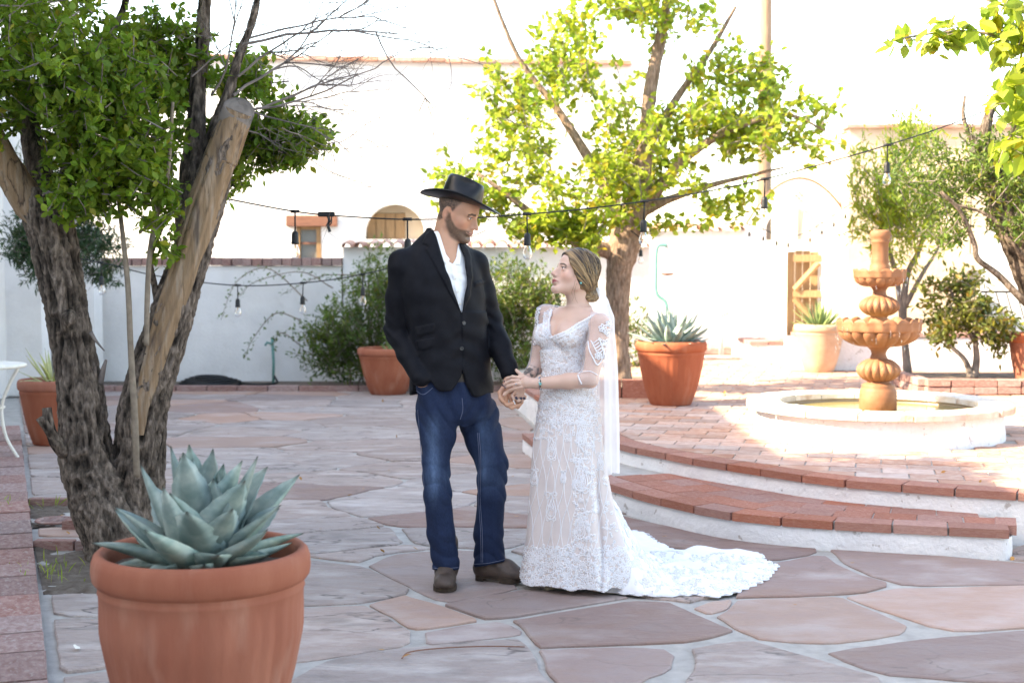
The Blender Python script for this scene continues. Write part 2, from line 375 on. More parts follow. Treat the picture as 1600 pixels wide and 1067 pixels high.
for k, (a, b) in enumerate(seeds):
    d = np.abs((WX-a)/1.22)**1.7+np.abs(WY-b)**1.7; m = d < best
    second = np.where(m, best, np.minimum(second, d)); best = np.where(m, d, best); who = np.where(m, k, who)
lab = np.where(free & (np.abs(XX) < .42*YY+.8), who, -1)
def erode(m, n=1):
    for _ in range(n):
        t = m.copy(); t[1:] &= m[:-1]; t[:-1] &= m[1:]; t[:, 1:] &= m[:, :-1]; t[:, :-1] &= m[:, 1:]; m = t
    return m
def outline(m):
    """outline of the biggest blob of a mask, walked along the cell corners"""
    m = np.pad(m, 1); nxt = {}
    I, J = np.nonzero(m)
    for i, j in zip(I.tolist(), J.tolist()):
        if not m[i, j-1]: nxt.setdefault((i, j), []).append((i+1, j))
        if not m[i+1, j]: nxt.setdefault((i+1, j), []).append((i+1, j+1))
        if not m[i, j+1]: nxt.setdefault((i+1, j+1), []).append((i, j+1))
        if not m[i-1, j]: nxt.setdefault((i, j+1), []).append((i, j))
    bestl = []
    while nxt:
        s = next(iter(nxt)); c = s; loop = []
        while True:
            l = nxt.get(c)
            if not l: break
            n = l.pop()
            if not l: del nxt[c]
            loop.append(c); c = n
            if c == s: break
        if len(loop) > len(bestl): bestl = loop
    return np.array(bestl, float)-1
def tidy(p, n):
    for _ in range(3): p = (np.roll(p, 1, 0)+2*p+np.roll(p, -1, 0))/4
    q = resample(np.vstack([p, p[:1]]), n+1)[:-1]
    return q
patio = thing('patio', (0, 9, 0), 'courtyard floor of irregular reddish and pale flagstones with wide mortar joints', None); patio['kind'] = 'structure'
stones = []
for (poly, k), w in zip(HAND, hand_w):
    w = np.array(w); w = resample(np.vstack([w, w[:1]]), 3*len(w)+1)[:-1]
    w += .012*np.stack([fbm(np.c_[w*6, w[:, :1]*0], 2, 5), fbm(np.c_[w*6, w[:, :1]*0], 2, 8)], 1)
    stones.append((w, k))
for k in range(len(seeds)):
    m = lab == k
    if m.sum() < 60: continue
    I, J = np.nonzero(m); i0, i1, j0, j1 = I.min(), I.max()+1, J.min(), J.max()+1
    o = outline(erode(np.pad(m[i0:i1, j0:j1], 2), 1 if gy0+res*J.mean() < 8 else 0))
    if len(o) < 30: continue
    o = tidy(o-2, max(12, min(26, len(o)//6)))
    o = np.c_[gx0+res*(o[:, 0]+i0), gy0+res*(o[:, 1]+j0)]; o = o.mean(0)+(o-o.mean(0))*.978
    y = o[:, 1].mean(); stones.append((o, 'g' if random.random() < (.8 if y < 13 else .5) else ('s' if random.random() < .4 else 'r')))
RSTONE = mat('red_flagstone', (.345, .225, .19), (.42, .30, .262), (.38, .24, .185), rough=.75, ns=1.9, nd=6, lo=.3, hi=.68, bump=.75, bs=5, bd=.035, spec=.3, rand=.12, stretch=(1, 1.6, 1), detail2=((.44, .39, .37), 2.6, .55, .75, .5))
for w, k in sorted(stones, key=lambda s: s[0][:, 1].mean())[:300]:
    c = w.mean(0); tx, ty, dz = random.gauss(0, .0035), random.gauss(0, .003), random.uniform(-.003, .003)
    z = dz+(w[:, 0]-c[0])*tx+(w[:, 1]-c[1])*ty
    part('flagstone', MB().prism(w, -.03, np.clip(z, -.007, .010), .007), {'r': RSTONE, 's': STONE, 'g': GSTONE}[k], patio)
# a dry twig crack stone and two fallen leaves lie on the paving (built with the small things)
# ---- tree wells
for W_ in (WELL, WELL2):
    q = np.array(W_); gx_, gy_ = np.meshgrid(np.linspace(0, 1, 40), np.linspace(0, 1, 30), indexing='ij')
    pt = (q[0]*(1-gx_[..., None])+q[1]*gx_[..., None])*(gy_[..., None])+(q[3]*(1-gx_[..., None])+q[2]*gx_[..., None])*(1-gy_[..., None])
    zz = -.004+.022*fbm(np.stack([pt[..., 0]*7, pt[..., 1]*7, 0*gx_], -1), 3, 5)+.010*vn(np.stack([pt[..., 0]*40, pt[..., 1]*40, 0*gx_], -1), 6)
    i = np.arange(39)[:, None]*30; j = np.arange(29)[None]
    part('soil_bed', MB().add(np.concatenate([pt, zz[..., None]], -1).reshape(-1, 3), np.stack([i+j, i+j+1, i+30+j+1, i+30+j], -1).reshape(-1, 4)), SOIL, patio, True)
bm1 = MB().box((0, 0, 0), (1, 1, 1), 0, .04).mesh('brick', OLDBRK)
def brick_row(a, b, L, Wd, Hh, z, parent, me=bm1, gap=.012, name='brick', jit=.004):
    a = np.array(a, float); b = np.array(b, float); d = np.linalg.norm(b-a); n = max(1, int(round(d/(L+gap)))); u = (b-a)/d; rz = math.atan2(u[1], u[0])
    for k in range(n):
        c = a+u*(d*(k+.5)/n)
        inst(name, me, parent, (c[0]+random.gauss(0, jit), c[1]+random.gauss(0, jit), z+random.gauss(0, jit*.6)), rz+random.gauss(0, .012), (d/n-gap, Wd, Hh))
kerb = thing('tree_well_edging', (-2.0, 7.6, 0), 'weathered brick edging round the soil under the left tree', 'edging')
brick_row(WELL[0], WELL[1], .22, .06, .07, .005, kerb); brick_row((-2.62, 8.2), (-2.05, 8.2), .3, .06, .08, .012, kerb)
brick_row(WELL2[0], WELL2[1], .3, .06, .07, .01, kerb)
# ---- brick path on the left edge
path = thing('brick_path', (-2.6, 8, 0), 'old brick border path along the left side', None); path['kind'] = 'structure'
ang = math.atan2(1, -.3585); ux, uy = math.cos(ang), math.sin(ang); nx_, ny_ = -uy, ux
t = -1.2; rows = 0
base = np.array([-1.71, 5.16])
while t < 8.2:
    L = random.choice([.30, .30, .40, .42])
    c = base+np.array([ux, uy])*(t+L/2)
    for r, wd in ((0, .20), (1, .20), (2, .2), (3, .2), (4, .2)):
        off = .10+r*.212; sh = (.0, .14, .05, .2, .1)[r]
        q = c+np.array([nx_, ny_])*off+np.array([ux, uy])*sh
        if q[0] < -.365*q[1]-.5: continue
        inst('brick', bm1, path, (q[0], q[1], .012+random.gauss(0, .003)), ang+random.gauss(0, .012), (L-.014, wd, .06))
    t += L
# ---- raised fountain terrace with two curved steps
terr = thing('terrace', (2.7, 9.5, 0), 'raised clay paved terrace with two curved white risers and brick nosings', None); terr['kind'] = 'structure'
upoly = [tuple(p) for p in UP]+[(9, 7.4), (14, 12), (14, 19.6), (-.0, 19.6)]
part('core', MB().prism(upoly, -.02, Z2-.011), MORTAR, terr)
lpoly = [tuple(p) for p in LOW]+[(2.70, 7.70), (2.0, 8.6), (1.2, 9.5), (.8, 10.4), (.5, 12.0)]
part('lower_core', MB().prism(lpoly, -.02, Z1-.008), MORTAR, terr)
def riser(curve, z0, z1, name, extra=None):
    c = np.vstack([curve, extra]) if extra is not None else curve
    c = resample(c, 220); d = np.gradient(c, axis=0); d /= np.linalg.norm(d, axis=1)[:, None]; nrm = np.stack([d[:, 1], -d[:, 0]], 1)
    nz = 9; zs = np.linspace(z0, z1, nz); V = []
    for z in zs:
        o = .006*fbm(np.c_[c*9, np.full(len(c), z*14)], 3, 4)+.004*math.sin((z-z0)/(z1-z0)*math.pi)
        V.append(np.c_[c+nrm*(o[:, None]+.010), np.full(len(c), z)])
    n = len(c); i = np.arange(nz-1)[:, None]*n; j = np.arange(n-1)[None]
    F = np.stack([i+j, i+j+1, i+n+j+1, i+n+j], -1).reshape(-1, 4)
    part(name, MB().add(np.vstack(V), F), RISERW, terr, smooth=True)
riser(LOW, -.02, Z1-.047, 'lower_riser', np.array([(2.62, 7.42), (2.72, 7.72), (2.75, 7.9)]))
riser(UP, -.02, Z2-.045, 'upper_riser')
nose = MB().box((0, 0, 0), (1, 1, 1), 0, .025).mesh('brick', BRICK)
def nosing(curve, L, z, depth, over=.012, h=.055, s0=0.0):
    d = np.r_[0, np.cumsum(np.linalg.norm(np.diff(curve, axis=0), axis=1))]; t = s0
    while t+L*.6 < d[-1]:
        l = L*random.uniform(.88, 1.1); m = min(t+l/2, d[-1]-.01)
        x = np.interp(m, d, curve[:, 0]); y = np.interp(m, d, curve[:, 1]); x2 = np.interp(m+.05, d, curve[:, 0]); y2 = np.interp(m+.05, d, curve[:, 1])
        x1 = np.interp(m-.05, d, curve[:, 0]); y1 = np.interp(m-.05, d, curve[:, 1]); a = math.atan2(y2-y1, x2-x1); na = (-math.sin(a), math.cos(a))
        o = depth/2-over
        inst('brick', nose, terr, (x+na[0]*o, y+na[1]*o, z-h/2+random.gauss(0, .0008)), a+random.gauss(0, .004), (l-.010, depth, h)); t += l
nosing(LOW, .285, Z1, .165, over=.027, h=.048, s0=.05); nosing(UP, .30, Z2, .175, over=.027, h=.046)
def inset(c, o):
    d = np.gradient(c, axis=0); d /= np.linalg.norm(d, axis=1)[:, None]; return c+np.stack([-d[:, 1], d[:, 0]], 1)*o
nosing(inset(LOW[40:], .147), .24, Z1-.001, .19, over=0, h=.045)
nosing(inset(LOW[40:], .342), .24, Z1-.002, .19, over=0, h=.045)
nosing(inset(LOW[40:], .537), .24, Z1-.003, .19, over=0, h=.045)
inst('brick', nose, terr, (2.66, 7.60, Z1-.0275), 1.25, (.24, .11, .055))
pav = MB().box((0, 0, 0), (1, 1, 1), 0, .03).mesh('paver', PAVER)
cells = []
ip = inset(UP, .165)
ipoly = [tuple(p) for p in ip]+[(9, 7.6), (14, 12), (14, 19.4), (.2, 19.4)]
pa = math.radians(-14); ca, sa = math.cos(pa), math.sin(pa)
for r in range(-40, 80):
    for k in range(-60, 60):
        u = (k+.5*(r % 2))*.31; v = r*.205
        x = 2.7+u*ca-v*sa; y = 10.4+u*sa+v*ca
        if y < 7 or y > 19 or x > .38*y+1.2: continue
        if math.hypot(x-FOUNT[0], y-FOUNT[1]) < .88: continue
        cells.append((x, y))
cx = np.array(cells); inn = inpoly(ipoly, cx[:, 0], cx[:, 1])
for s_ in ((.15, .10), (-.15, .10), (.15, -.10), (-.15, -.10)):
    inn &= inpoly(ipoly, cx[:, 0]+s_[0]*ca-s_[1]*sa, cx[:, 1]+s_[0]*sa+s_[1]*ca)
cells = sorted([tuple(c) for c in cx[inn]], key=lambda c: c[1]+.3*abs(c[0]-2))
for x, y in cells[:240]:
    inst('paver', pav, terr, (x, y, Z2-.028+random.gauss(0, .0015)), pa+random.gauss(0, .01), (.300, .195, .05), random.gauss(0, .004), random.gauss(0, .004))
def clip_half(poly, p0, nrm):
    o = []
    for i in range(len(poly)):
        a, b = np.array(poly[i]), np.array(poly[(i+1) % len(poly)]); da, db = (a-p0)@nrm, (b-p0)@nrm
        if da >= 0: o.append(tuple(a))
        if da*db < 0: o.append(tuple(a+(b-a)*da/(da-db)))
    return o
itan = np.gradient(ip, axis=0); itan /= np.linalg.norm(itan, axis=1)[:, None]
done = set(cells)
for x, y in cx:
    if (x, y) in done: continue
    d = np.hypot(ip[:, 0]-x, ip[:, 1]-y); k = int(np.argmin(d))
    if d[k] > .24 or y > 15: continue
    q = [(x+u_*ca-v_*sa, y+u_*sa+v_*ca) for u_, v_ in ((-.15, -.0975), (.15, -.0975), (.15, .0975), (-.15, .0975))]
    q = clip_half(q, ip[k], np.array([-itan[k, 1], itan[k, 0]]))
    if len(q) < 3: continue
    q = np.array(q)
    if np.ptp(q[:, 0])*np.ptp(q[:, 1]) < .002: continue
    part('paver', MB().prism(q, Z2-.05, Z2-.003+random.gauss(0, .001)), PAVER, terr)
m = MB()
for x, y in cells[240:]: m.box((x, y, Z2-.028+random.gauss(0, .0015)), (.300, .195, .05), pa+random.gauss(0, .01), .006)
far = part('paver', m, PAVER, terr); far['kind'] = 'stuff'
# ================================================================== walls and buildings
bed = MB(); bed.prism([(-7.5, 17.12), (.2, 17.12), (.2, 18.6), (-7.5, 18.6)], -.02, .03)
tag(part('planting_bed', bed, SOIL), 'strip of bare soil along the foot of the back wall', None, None, 'structure')
kb = thing('bed_edging', (-3, 17.05, 0), 'low red brick edging in front of the back wall bed', 'edging')
brick_row((-6.6, 17.06), (.0, 17.06), .36, .12, .09, .02, kb)
def rough_wall(name, x0, x1, y, z0, z1, depth, m, parent, seed=0, step=.12):
    """wall facing the camera with a slightly wavy plastered face"""
    n = int((x1-x0)/step)+1; k = int((z1-z0)/step)+2
    X = np.linspace(x0, x1, n); Z = np.linspace(z0, z1, k); A, B = np.meshgrid(X, Z, indexing='ij')
    D = .022*fbm(np.stack([A*1.1, B*1.1, 0*A+seed], -1), 3, seed)
    fr = np.stack([A, y+D, B], -1).reshape(-1, 3); bk = np.stack([A, 0*A+y+depth, B], -1).reshape(-1, 3)
    i = np.arange(n-1)[:, None]*k; j = np.arange(k-1)[None]; q = np.stack([i+j, i+k+j, i+k+j+1, i+j+1], -1).reshape(-1, 4)
    N = n*k; F = q.tolist()+(q[:, ::-1]+N).tolist()
    for a in range(k-1): F += [(a, a+1, N+a+1, N+a), ((n-1)*k+a+1, (n-1)*k+a, N+(n-1)*k+a, N+(n-1)*k+a+1)]
    for a in range(n-1): F += [(a*k+k-1, (a+1)*k+k-1, N+(a+1)*k+k-1, N+a*k+k-1)]
    return part(name, MB().add(np.vstack([fr, bk]), F), m, parent, smooth=False)
def tile_row(a, b, n, z, parent, L=.3, r=.085):
    """half-round clay tiles laid across the wall top"""
    u = np.linspace(0, math.pi, 7); V = []
    for s_, rr in ((0, r), (L, r*.8)):
        V += [(math.cos(q)*rr, -s_+L/2, math.sin(q)*rr) for q in u]
    for s_, rr in ((0, r-.014), (L, r*.8-.014)):
        V += [(math.cos(q)*rr, -s_+L/2, math.sin(q)*rr) for q in u]
    F = [(k, k+7, k+8, k+1) for k in range(6)]+[(14+k, 15+k, 22+k, 21+k) for k in range(6)]+[(k, k+1, k+15, k+14) for k in range(6)]+[(7+k, 21+k, 22+k, 8+k) for k in range(6)]
    me = MB().add(V, F).mesh('roof_tile', TILE, smooth=True)
    for k in range(n):
        t = (k+.5)/n
        inst('roof_tile', me, parent, (a[0]+(b[0]-a[0])*t+random.gauss(0, .006), a[1]+(b[1]-a[1])*t, z+random.gauss(0, .006)), random.gauss(0, .03), (1, 1, 1), random.gauss(.05, .02))
# low wall A
wa = thing('low_wall', (-4.6, 18.1, 0), 'low white plastered courtyard wall topped with a course of red bricks', 'wall')
rough_wall('wall_face', -7.6, -2.17, 18.1, 0, 1.50, .3, STUCCO, wa, 1)
brick_row((-7.6, 18.22), (-2.16, 18.22), .115, .34, .10, 1.552, wa, name='coping_brick')
# wall C, taller, tile capped
wc = thing('tiled_wall', (.4, 18.15, 0), 'white courtyard wall capped with small clay roof tiles behind the bushes', 'wall')
rough_wall('wall_face', -2.15, 1.75, 18.12, 0, 1.74, .34, STUCCO, wc, 2)
tile_row((-2.17, 18.2), (1.75, 18.2), 24, 1.75, wc, .46, .085)
# upper building B
bb = thing('back_building', (-1.5, 22, 0), 'tall white adobe building behind the low wall with a thin tiled roof edge', 'building')
rough_wall('wall', -9.5, -3.33, 22.0, 0, 4.70, 5, STUCCO, bb, 3, .3)
rough_wall('wall', -2.95, -2.27, 22.0, 0, 4.70, 5, STUCCO, bb, 3, .3)
rough_wall('wall', -1.36, 1.9, 22.0, 0, 4.66, 5, STUCCO, bb, 3, .3)
rough_wall('wall', -3.33, -2.95, 22.0, 0, 1.58, 5, STUCCO, bb, 3, .15); rough_wall('wall', -3.33, -2.95, 22.0, 2.18, 4.70, 5, STUCCO, bb, 3, .15)
rough_wall('wall', -2.27, -1.36, 22.0, 0, 1.90, 5, STUCCO, bb, 3, .15)
# arched opening built as a strip of wall above a round head
acx, aw, az0, aspring = -1.81, .46, 1.90, 1.98
th = np.linspace(0, math.pi, 17); V = []; F = []
for k, q in enumerate(th):
    x = acx+aw*math.cos(q); z = aspring+aw*1.0*math.sin(q)
    V += [(x, 22.0, z), (x, 22.0, 4.68), (x, 22.3, z)]
for k in range(16): a = 3*k; F += [(a, a+1, a+4, a+3), (a, a+3, a+5, a+2)]
part('arch_head', MB().add(V, F), STUCCO, bb)
part('arch_reveal', MB().box((acx, 22.32, 2.25), (.96, .03, 1.0)), WARMST, bb)
sh = part('shutter', MB().box((acx-.16, 22.27, 2.06), (.60, .05, .50), 0, .01), WOOD, bb)
for k in range(4): part('shutter_plank', MB().box((acx-.385+.15*k, 22.235, 2.06), (.135, .025, .49), 0, .006), WOOD, sh)
part('window_lintel', MB().box((-3.08, 21.96, 2.18), (.78, .12, .17), 0, .01), DWOOD, bb)
wf = MB(); wf.box((-3.30, 22.03, 1.84), (.055, .07, .55), 0, .008); wf.box((-2.98, 22.03, 1.84), (.075, .07, .55), 0, .008); wf.box((-3.14, 22.03, 2.075), (.25, .07, .05)); wf.box((-3.14, 22.03, 1.59), (.25, .07, .04))
wfo = part('window', wf, WOOD, bb)
part('pane', MB().box((-3.14, 22.06, 1.955), (.25, .01, .20)), DGLASS, wfo); part('pane', MB().box((-3.14, 22.06, 1.72), (.25, .01, .21)), DGLASS, wfo)
part('window_bar', MB().box((-3.14, 22.035, 1.84), (.25, .05, .03)), DWOOD, wfo)
# roof edge of flat tiles seen edge-on
me = MB().box((0, 0, 0), (1, 1, 1), 0, .06).mesh('edge_tile', TILE)
for k in range(44):
    x = -9.4+k*.258
    inst('edge_tile', me, bb, (x, 22.0, 4.74-.0035*k+random.gauss(0, .006)), random.gauss(0, .03), (.245, .30, .07))
# wall D on the right and gate wall E
wd = thing('right_wall', (2.6, 20, 0), 'bright white courtyard wall with tiled top right of the middle tree', 'wall')
rough_wall('wall_face', 1.85, 3.26, 20.0, .1, 1.99, .34, STUCCO, wd, 5)
tile_row((1.85, 20.1), (3.26, 20.1), 9, 2.0, wd, .46, .085)
step = MB(); step.box((2.4, 19.72, .33), (2.4, .5, .12), 0, .02)
tag(part('brick_ledge', step, OLDBRK, None, origin=(0, 0, 0)), 'low brick ledge at the foot of the right wall', 'ledge')
ge = thing('gate_wall', (4.1, 20, 0), 'white gateway wall with a rounded top and arched gate opening', 'wall')
gx = 4.03; op0, op1, spring = 3.54, 4.36, 1.92
def gate_top(x): return max(2.0, 2.70-.62*((x-gx)/.72)**2) if abs(x-gx) < .74 else 2.02
V = []; F = []; xs = np.linspace(3.26, 4.66, 61)
def open_top(x):
    c = (op0+op1)/2; r = (op1-op0)/2
    return spring+math.sqrt(max(0, r*r-(x-c)**2)) if abs(x-c) < r else None
for x in xs:
    o = open_top(x); z0 = o if o is not None else .2
    V += [(x, 20.0, z0), (x, 20.0, gate_top(x)), (x, 20.42, gate_top(x)), (x, 20.42, z0)]
for k in range(len(xs)-1):
    a = 4*k; b = a+4
    F += [(a, b, b+1, a+1), (a+1, b+1, b+2, a+2), (a+3, a+2, b+2, b+3), (a, a+3, b+3, b)]
part('wall_face', MB().add(V, F), STUCCO, ge)
cop = MB()
cop.tube([(x, 20.05, gate_top(x)+.01) for x in np.linspace(3.3, 4.78, 40)], .035, 6)
part('coping', cop, DWOOD, ge)
tl = part('wall_tile', MB().box((gx-.02, 19.985, 2.48), (.17, .02, .17), 0, .004), mat('tile_glaze', (.60, .60, .58), (.45, .47, .45), rough=.4, ns=30), ge)
for a in range(4): part('tile_flower', MB().tube([(gx-.02+.03*math.cos(a*1.571), 19.972, 2.48+.03*math.sin(a*1.571)), (gx-.02+.055*math.cos(a*1.571), 19.972, 2.48+.055*math.sin(a*1.571))], .014, 6), mat('tile_print', (.42, .22, .17), rough=.5) if a == 0 else bpy.data.materials['tile_print'], tl)
part('threshold', MB().box((3.95, 20.1, .44), (1.0, .6, .06), 0, .01), OLDBRK, ge)
gd = thing('wooden_gate', (4.34, 20.2, .5), 'plank gate with diagonal braces standing half open in the arch', 'gate')
ga = math.radians(-14); gu = (math.cos(ga), math.sin(ga))
for k in range(4):
    c = (4.335-.055*2-.108*k*gu[0]+.06, 20.16-.108*k*gu[1]+.03)
    part('plank', MB().box((c[0], c[1], 1.08+.01*math.sin(k)), (.103, .04, 1.22+.03*math.sin(k*.9)), ga, .005), WOOD, gd)
for z in (.58, 1.10, 1.60): part('rail', MB().box((4.16, 20.085, z), (.40, .035, .10), ga, .005), WOOD, gd)
for s0, s1 in (((4.32, 20.05, 1.54), (3.99, 20.10, 1.16)), ((3.99, 20.10, 1.04), (4.32, 20.05, .64))):
    part('brace', MB().tube([s0, s1], .045, 4), WOOD, gd)
part('gate_post', MB().box((4.40, 20.12, 1.25), (.06, .08, 1.55), 0, .006), DWOOD, gd)
# steps in front of the gate
gs = thing('gate_step', (3.5, 18.6, .285), 'white painted landing with brick top below the gate', 'step')
part('block', MB().prism([(3.02, 17.95), (4.9, 17.95), (4.9, 19.9), (3.02, 19.9)], .25, .50), RISERW, gs)
brick_row((3.0, 18.05), (4.9, 18.05), .24, .22, .05, .527, gs); brick_row((3.0, 18.3), (4.9, 18.3), .24, .22, .05, .525, gs)
brick_row((3.0, 18.55), (4.9, 18.55), .24, .22, .05, .525, gs); brick_row((3.0, 18.8), (4.9, 18.8), .24, .22, .05, .525, gs)
# passage wall seen through the gate
tag(rough_wall('passage_wall', 2.4, 5.4, 22.6, 0, 1.9, .3, STUCCO, None, 8, .2), 'white wall of the passage seen through the gate arch', 'wall')
# right building F with a round arch
bf = thing('right_building', (7.2, 19.6, 0), 'cream plastered building with an arched passage on the right', 'building')
YF = 19.6
x0 = P(1326, 300, YF)[0]; xa0, xa1 = P(1530, 300, YF)[0], P(1660, 300, YF)[0]; ztop = P(1326, 200, YF)[2]
rough_wall('wall', x0, xa0, YF, .2, ztop, .35, WARMST, bf, 6, .16); rough_wall('wall', xa1, xa1+3.5, YF, .2, ztop, .35, WARMST, bf, 7, .3)
V = []; F = []; c_ = (xa0+xa1)/2; r_ = (xa1-xa0)/2
for k in range(19):
    q = math.pi*k/18; x = c_+r_*math.cos(q); z = 1.62+r_*math.sin(q); V += [(x, YF, z), (x, YF, ztop), (x, YF+.35, z), (x, YF+.35, ztop)]
for k in range(18): a = 4*k; F += [(a, a+4, a+5, a+1), (a, a+2, a+6, a+4), (a+1, a+5, a+7, a+3)]
part('arch_head', MB().add(V, F), WARMST, bf)
part('roof_edge', MB().box(((x0+xa1+3.5)/2, YF+.12, ztop+.02), (xa1+3.6-x0, .42, .05)), TILE, bf)
part('side_wall', MB().box((x0+.16, YF+1.95, (ztop)/2+.1), (.3, 3.2, ztop-.2)), WARMST, bf)
part('inner_wall', MB().box((c_+.6, YF+4.5, 1.6), (5, .2, 3.2)), STUCCO, bf)
# white ledge and planter walls on the right of the terrace
le = thing('white_ledge', (4.6, 16.6, Z2), 'long low white planter wall with brick coping behind the fountain', 'planter wall')
part('ledge_face', MB().box((5.2, 16.75, .47), (3.9, .4, .40), 0, .02), RISERW, le)
brick_row((3.3, 16.70), (7.1, 16.70), .26, .34, .05, .70, le, name='coping_brick')
pl = thing('brick_planter', (4.45, 13.9, Z2), 'square brick edged planter round the small yellow green shrub', 'planter')
for z in (.325, .40):
    brick_row((3.95, 13.55), (5.3, 13.55), .22, .11, .068, z, pl); brick_row((3.95, 13.6), (3.95, 14.7), .22, .11, .068, z, pl)
part('planter_soil', MB().prism([(4.0, 13.6), (6.0, 13.6), (6.0, 14.8), (4.0, 14.8)], .28, .40), SOIL, pl)
mp_ = thing('tree_edging', (1.0, 14.0, 0), 'terracotta block edging round the foot of the middle tree', 'edging')
for z in (.325,): brick_row((.72, 13.3), (1.62, 13.25), .34, .12, .17, z+.04, mp_, bpy.data.meshes['brick.001'] if 'brick.001' in bpy.data.meshes else bm1)
tag(part('soil_ring', MB().prism([(.75, 13.35), (1.6, 13.3), (1.6, 14.6), (.7, 14.6)], .28, .37), SOIL), 'soil bed round the middle tree', None, None, 'structure')
# left building (its corner shows at the left edge; unseen top masses are shaped to shade the court)
lb = thing('left_building', (-5.9, 10, 0), 'white building corner at the left edge of the courtyard', 'building')
part('wall', MB().box((-8.75, 6.5, 2.4), (5.9, 25.6, 4.8)), STUCCO, lb)
part('shade_storey', MB().box((-8.75, .05, 5.9), (5.88, 13.1, 2.2)), STUCCO, lb)
part('shade_storey', MB().box((-8.75, 8.95, 5.5), (5.88, 4.69, 1.4)), STUCCO, lb); part('shade_parapet', MB().box((-8.75, 15.3, 5.15), (5.88, 8.0, .7)), STUCCO, lb)
part('pier', MB().box((-5.62, 16.45, 2.0), (.45, .32, 4.0), 0, .02), STUCCO, lb)
rb = thing('rear_shade_building', (0, -7.5, 0), 'unseen white building behind the viewer, placed to shade the near court', 'building')
part('wall', MB().box((-1.0, -7.5, 3.6), (22, 4, 7.2)), STUCCO, rb)  # unseen block, set close and tall to darken the near paving
GREY = mat('recess_shade_grey', (.40, .39, .38), (.50, .48, .46), rough=.9, ns=4, bump=.3)  # flat grey stands in for the shade on the recess wall
sd = thing('grey_recess', (-5.1, 17.6, 0), 'recess wall between the white corner and the low wall, its shade put in as grey', 'wall')
part('back_panel', MB().box((-5.75, 17.7, 1.1), (.32, .15, 2.2)), GREY, sd); part('pillar', MB().box((-5.35, 17.6, 1.0), (.46, .35, 2.0), 0, .08), STUCCO, sd)
# utility pole
po = thing('utility_pole', (4.65, 26, 0), 'brown wooden pole rising behind the middle tree', 'pole')
part('post', MB().tube(resample(np.array([(P(1197, 60, 26)[0], 26, 0), (P(1196, 0, 26)[0], 26, 8.5)]), 12), np.linspace(.15, .10, 12), 10), mat('pole_wood', (.24, .15, .10), (.33, .22, .15), rough=.9, ns=5, stretch=(6, 6, .5), bump=.4, bs=12), po, smooth=True)
part('cross_arm', MB().box((P(1196, 0, 26)[0], 25.9, 7.9), (1.8, .1, .12), 0, .01), DWOOD, po)
# ================================================================== trees and bushes
def leafmat(name, c1, c2, c3, trans=.45, rough=.45):
    m = mat(name, c1, c2, c3, rough=rough, ns=1.7, lo=.3, hi=.7, spec=.4, attr=True, trans=trans); return m
LEAF1 = leafmat('privet_leaf', (.10, .185, .022), (.27, .38, .045), (.17, .275, .032), .62)
LEAF2 = leafmat('lime_leaf', (.22, .31, .04), (.38, .46, .075), (.29, .39, .05), .64)
LEAF3 = leafmat('olive_leaf', (.10, .12, .03), (.20, .21, .045), (.14, .17, .035), .4)
LEAF4 = leafmat('bush_leaf', (.06, .12, .025), (.16, .23, .045), (.10, .17, .03), .45)
CYP = leafmat('cypress_leaf', (.02, .05, .02), (.05, .085, .03), (.03, .07, .025), .2)
BARK = mat('bark', (.075, .058, .047), (.30, .24, .20), (.175, .138, .114), rough=.95, ns=34, nd=8, lo=.34, hi=.66, stretch=(1.5, 1.5, .5), bump=1.0, bs=40, bd=.03, bstretch=(2.0, 2.0, .8), spec=.1, attr=True)
BARK2 = mat('warm_bark', (.16, .105, .075), (.36, .26, .20), rough=.95, ns=30, stretch=(1.6, 1.6, .35), bump=1.0, bs=26, bd=.02, bstretch=(2, 2, .5), spec=.1)
TWIG = mat('grey_twig', (.12, .10, .09), (.24, .20, .18), rough=.9, ns=10)
STEM = mat('young_stem', (.17, .13, .095), (.25, .20, .15), rough=.8, ns=20, bump=.3, bs=60)
DEAD = mat('bare_dead_wood', (.22, .14, .08), (.36, .28, .21), (.29, .19, .115), rough=.85, ns=9, nd=7, lo=.3, hi=.7, stretch=(3, 3, .35), bump=.8, bs=14, bd=.012, bstretch=(5, 5, .5), spec=.15, detail2=((.11, .08, .065), 7, .56, .68, .8), veins=((.06, .04, .03), 4, .022, .9))
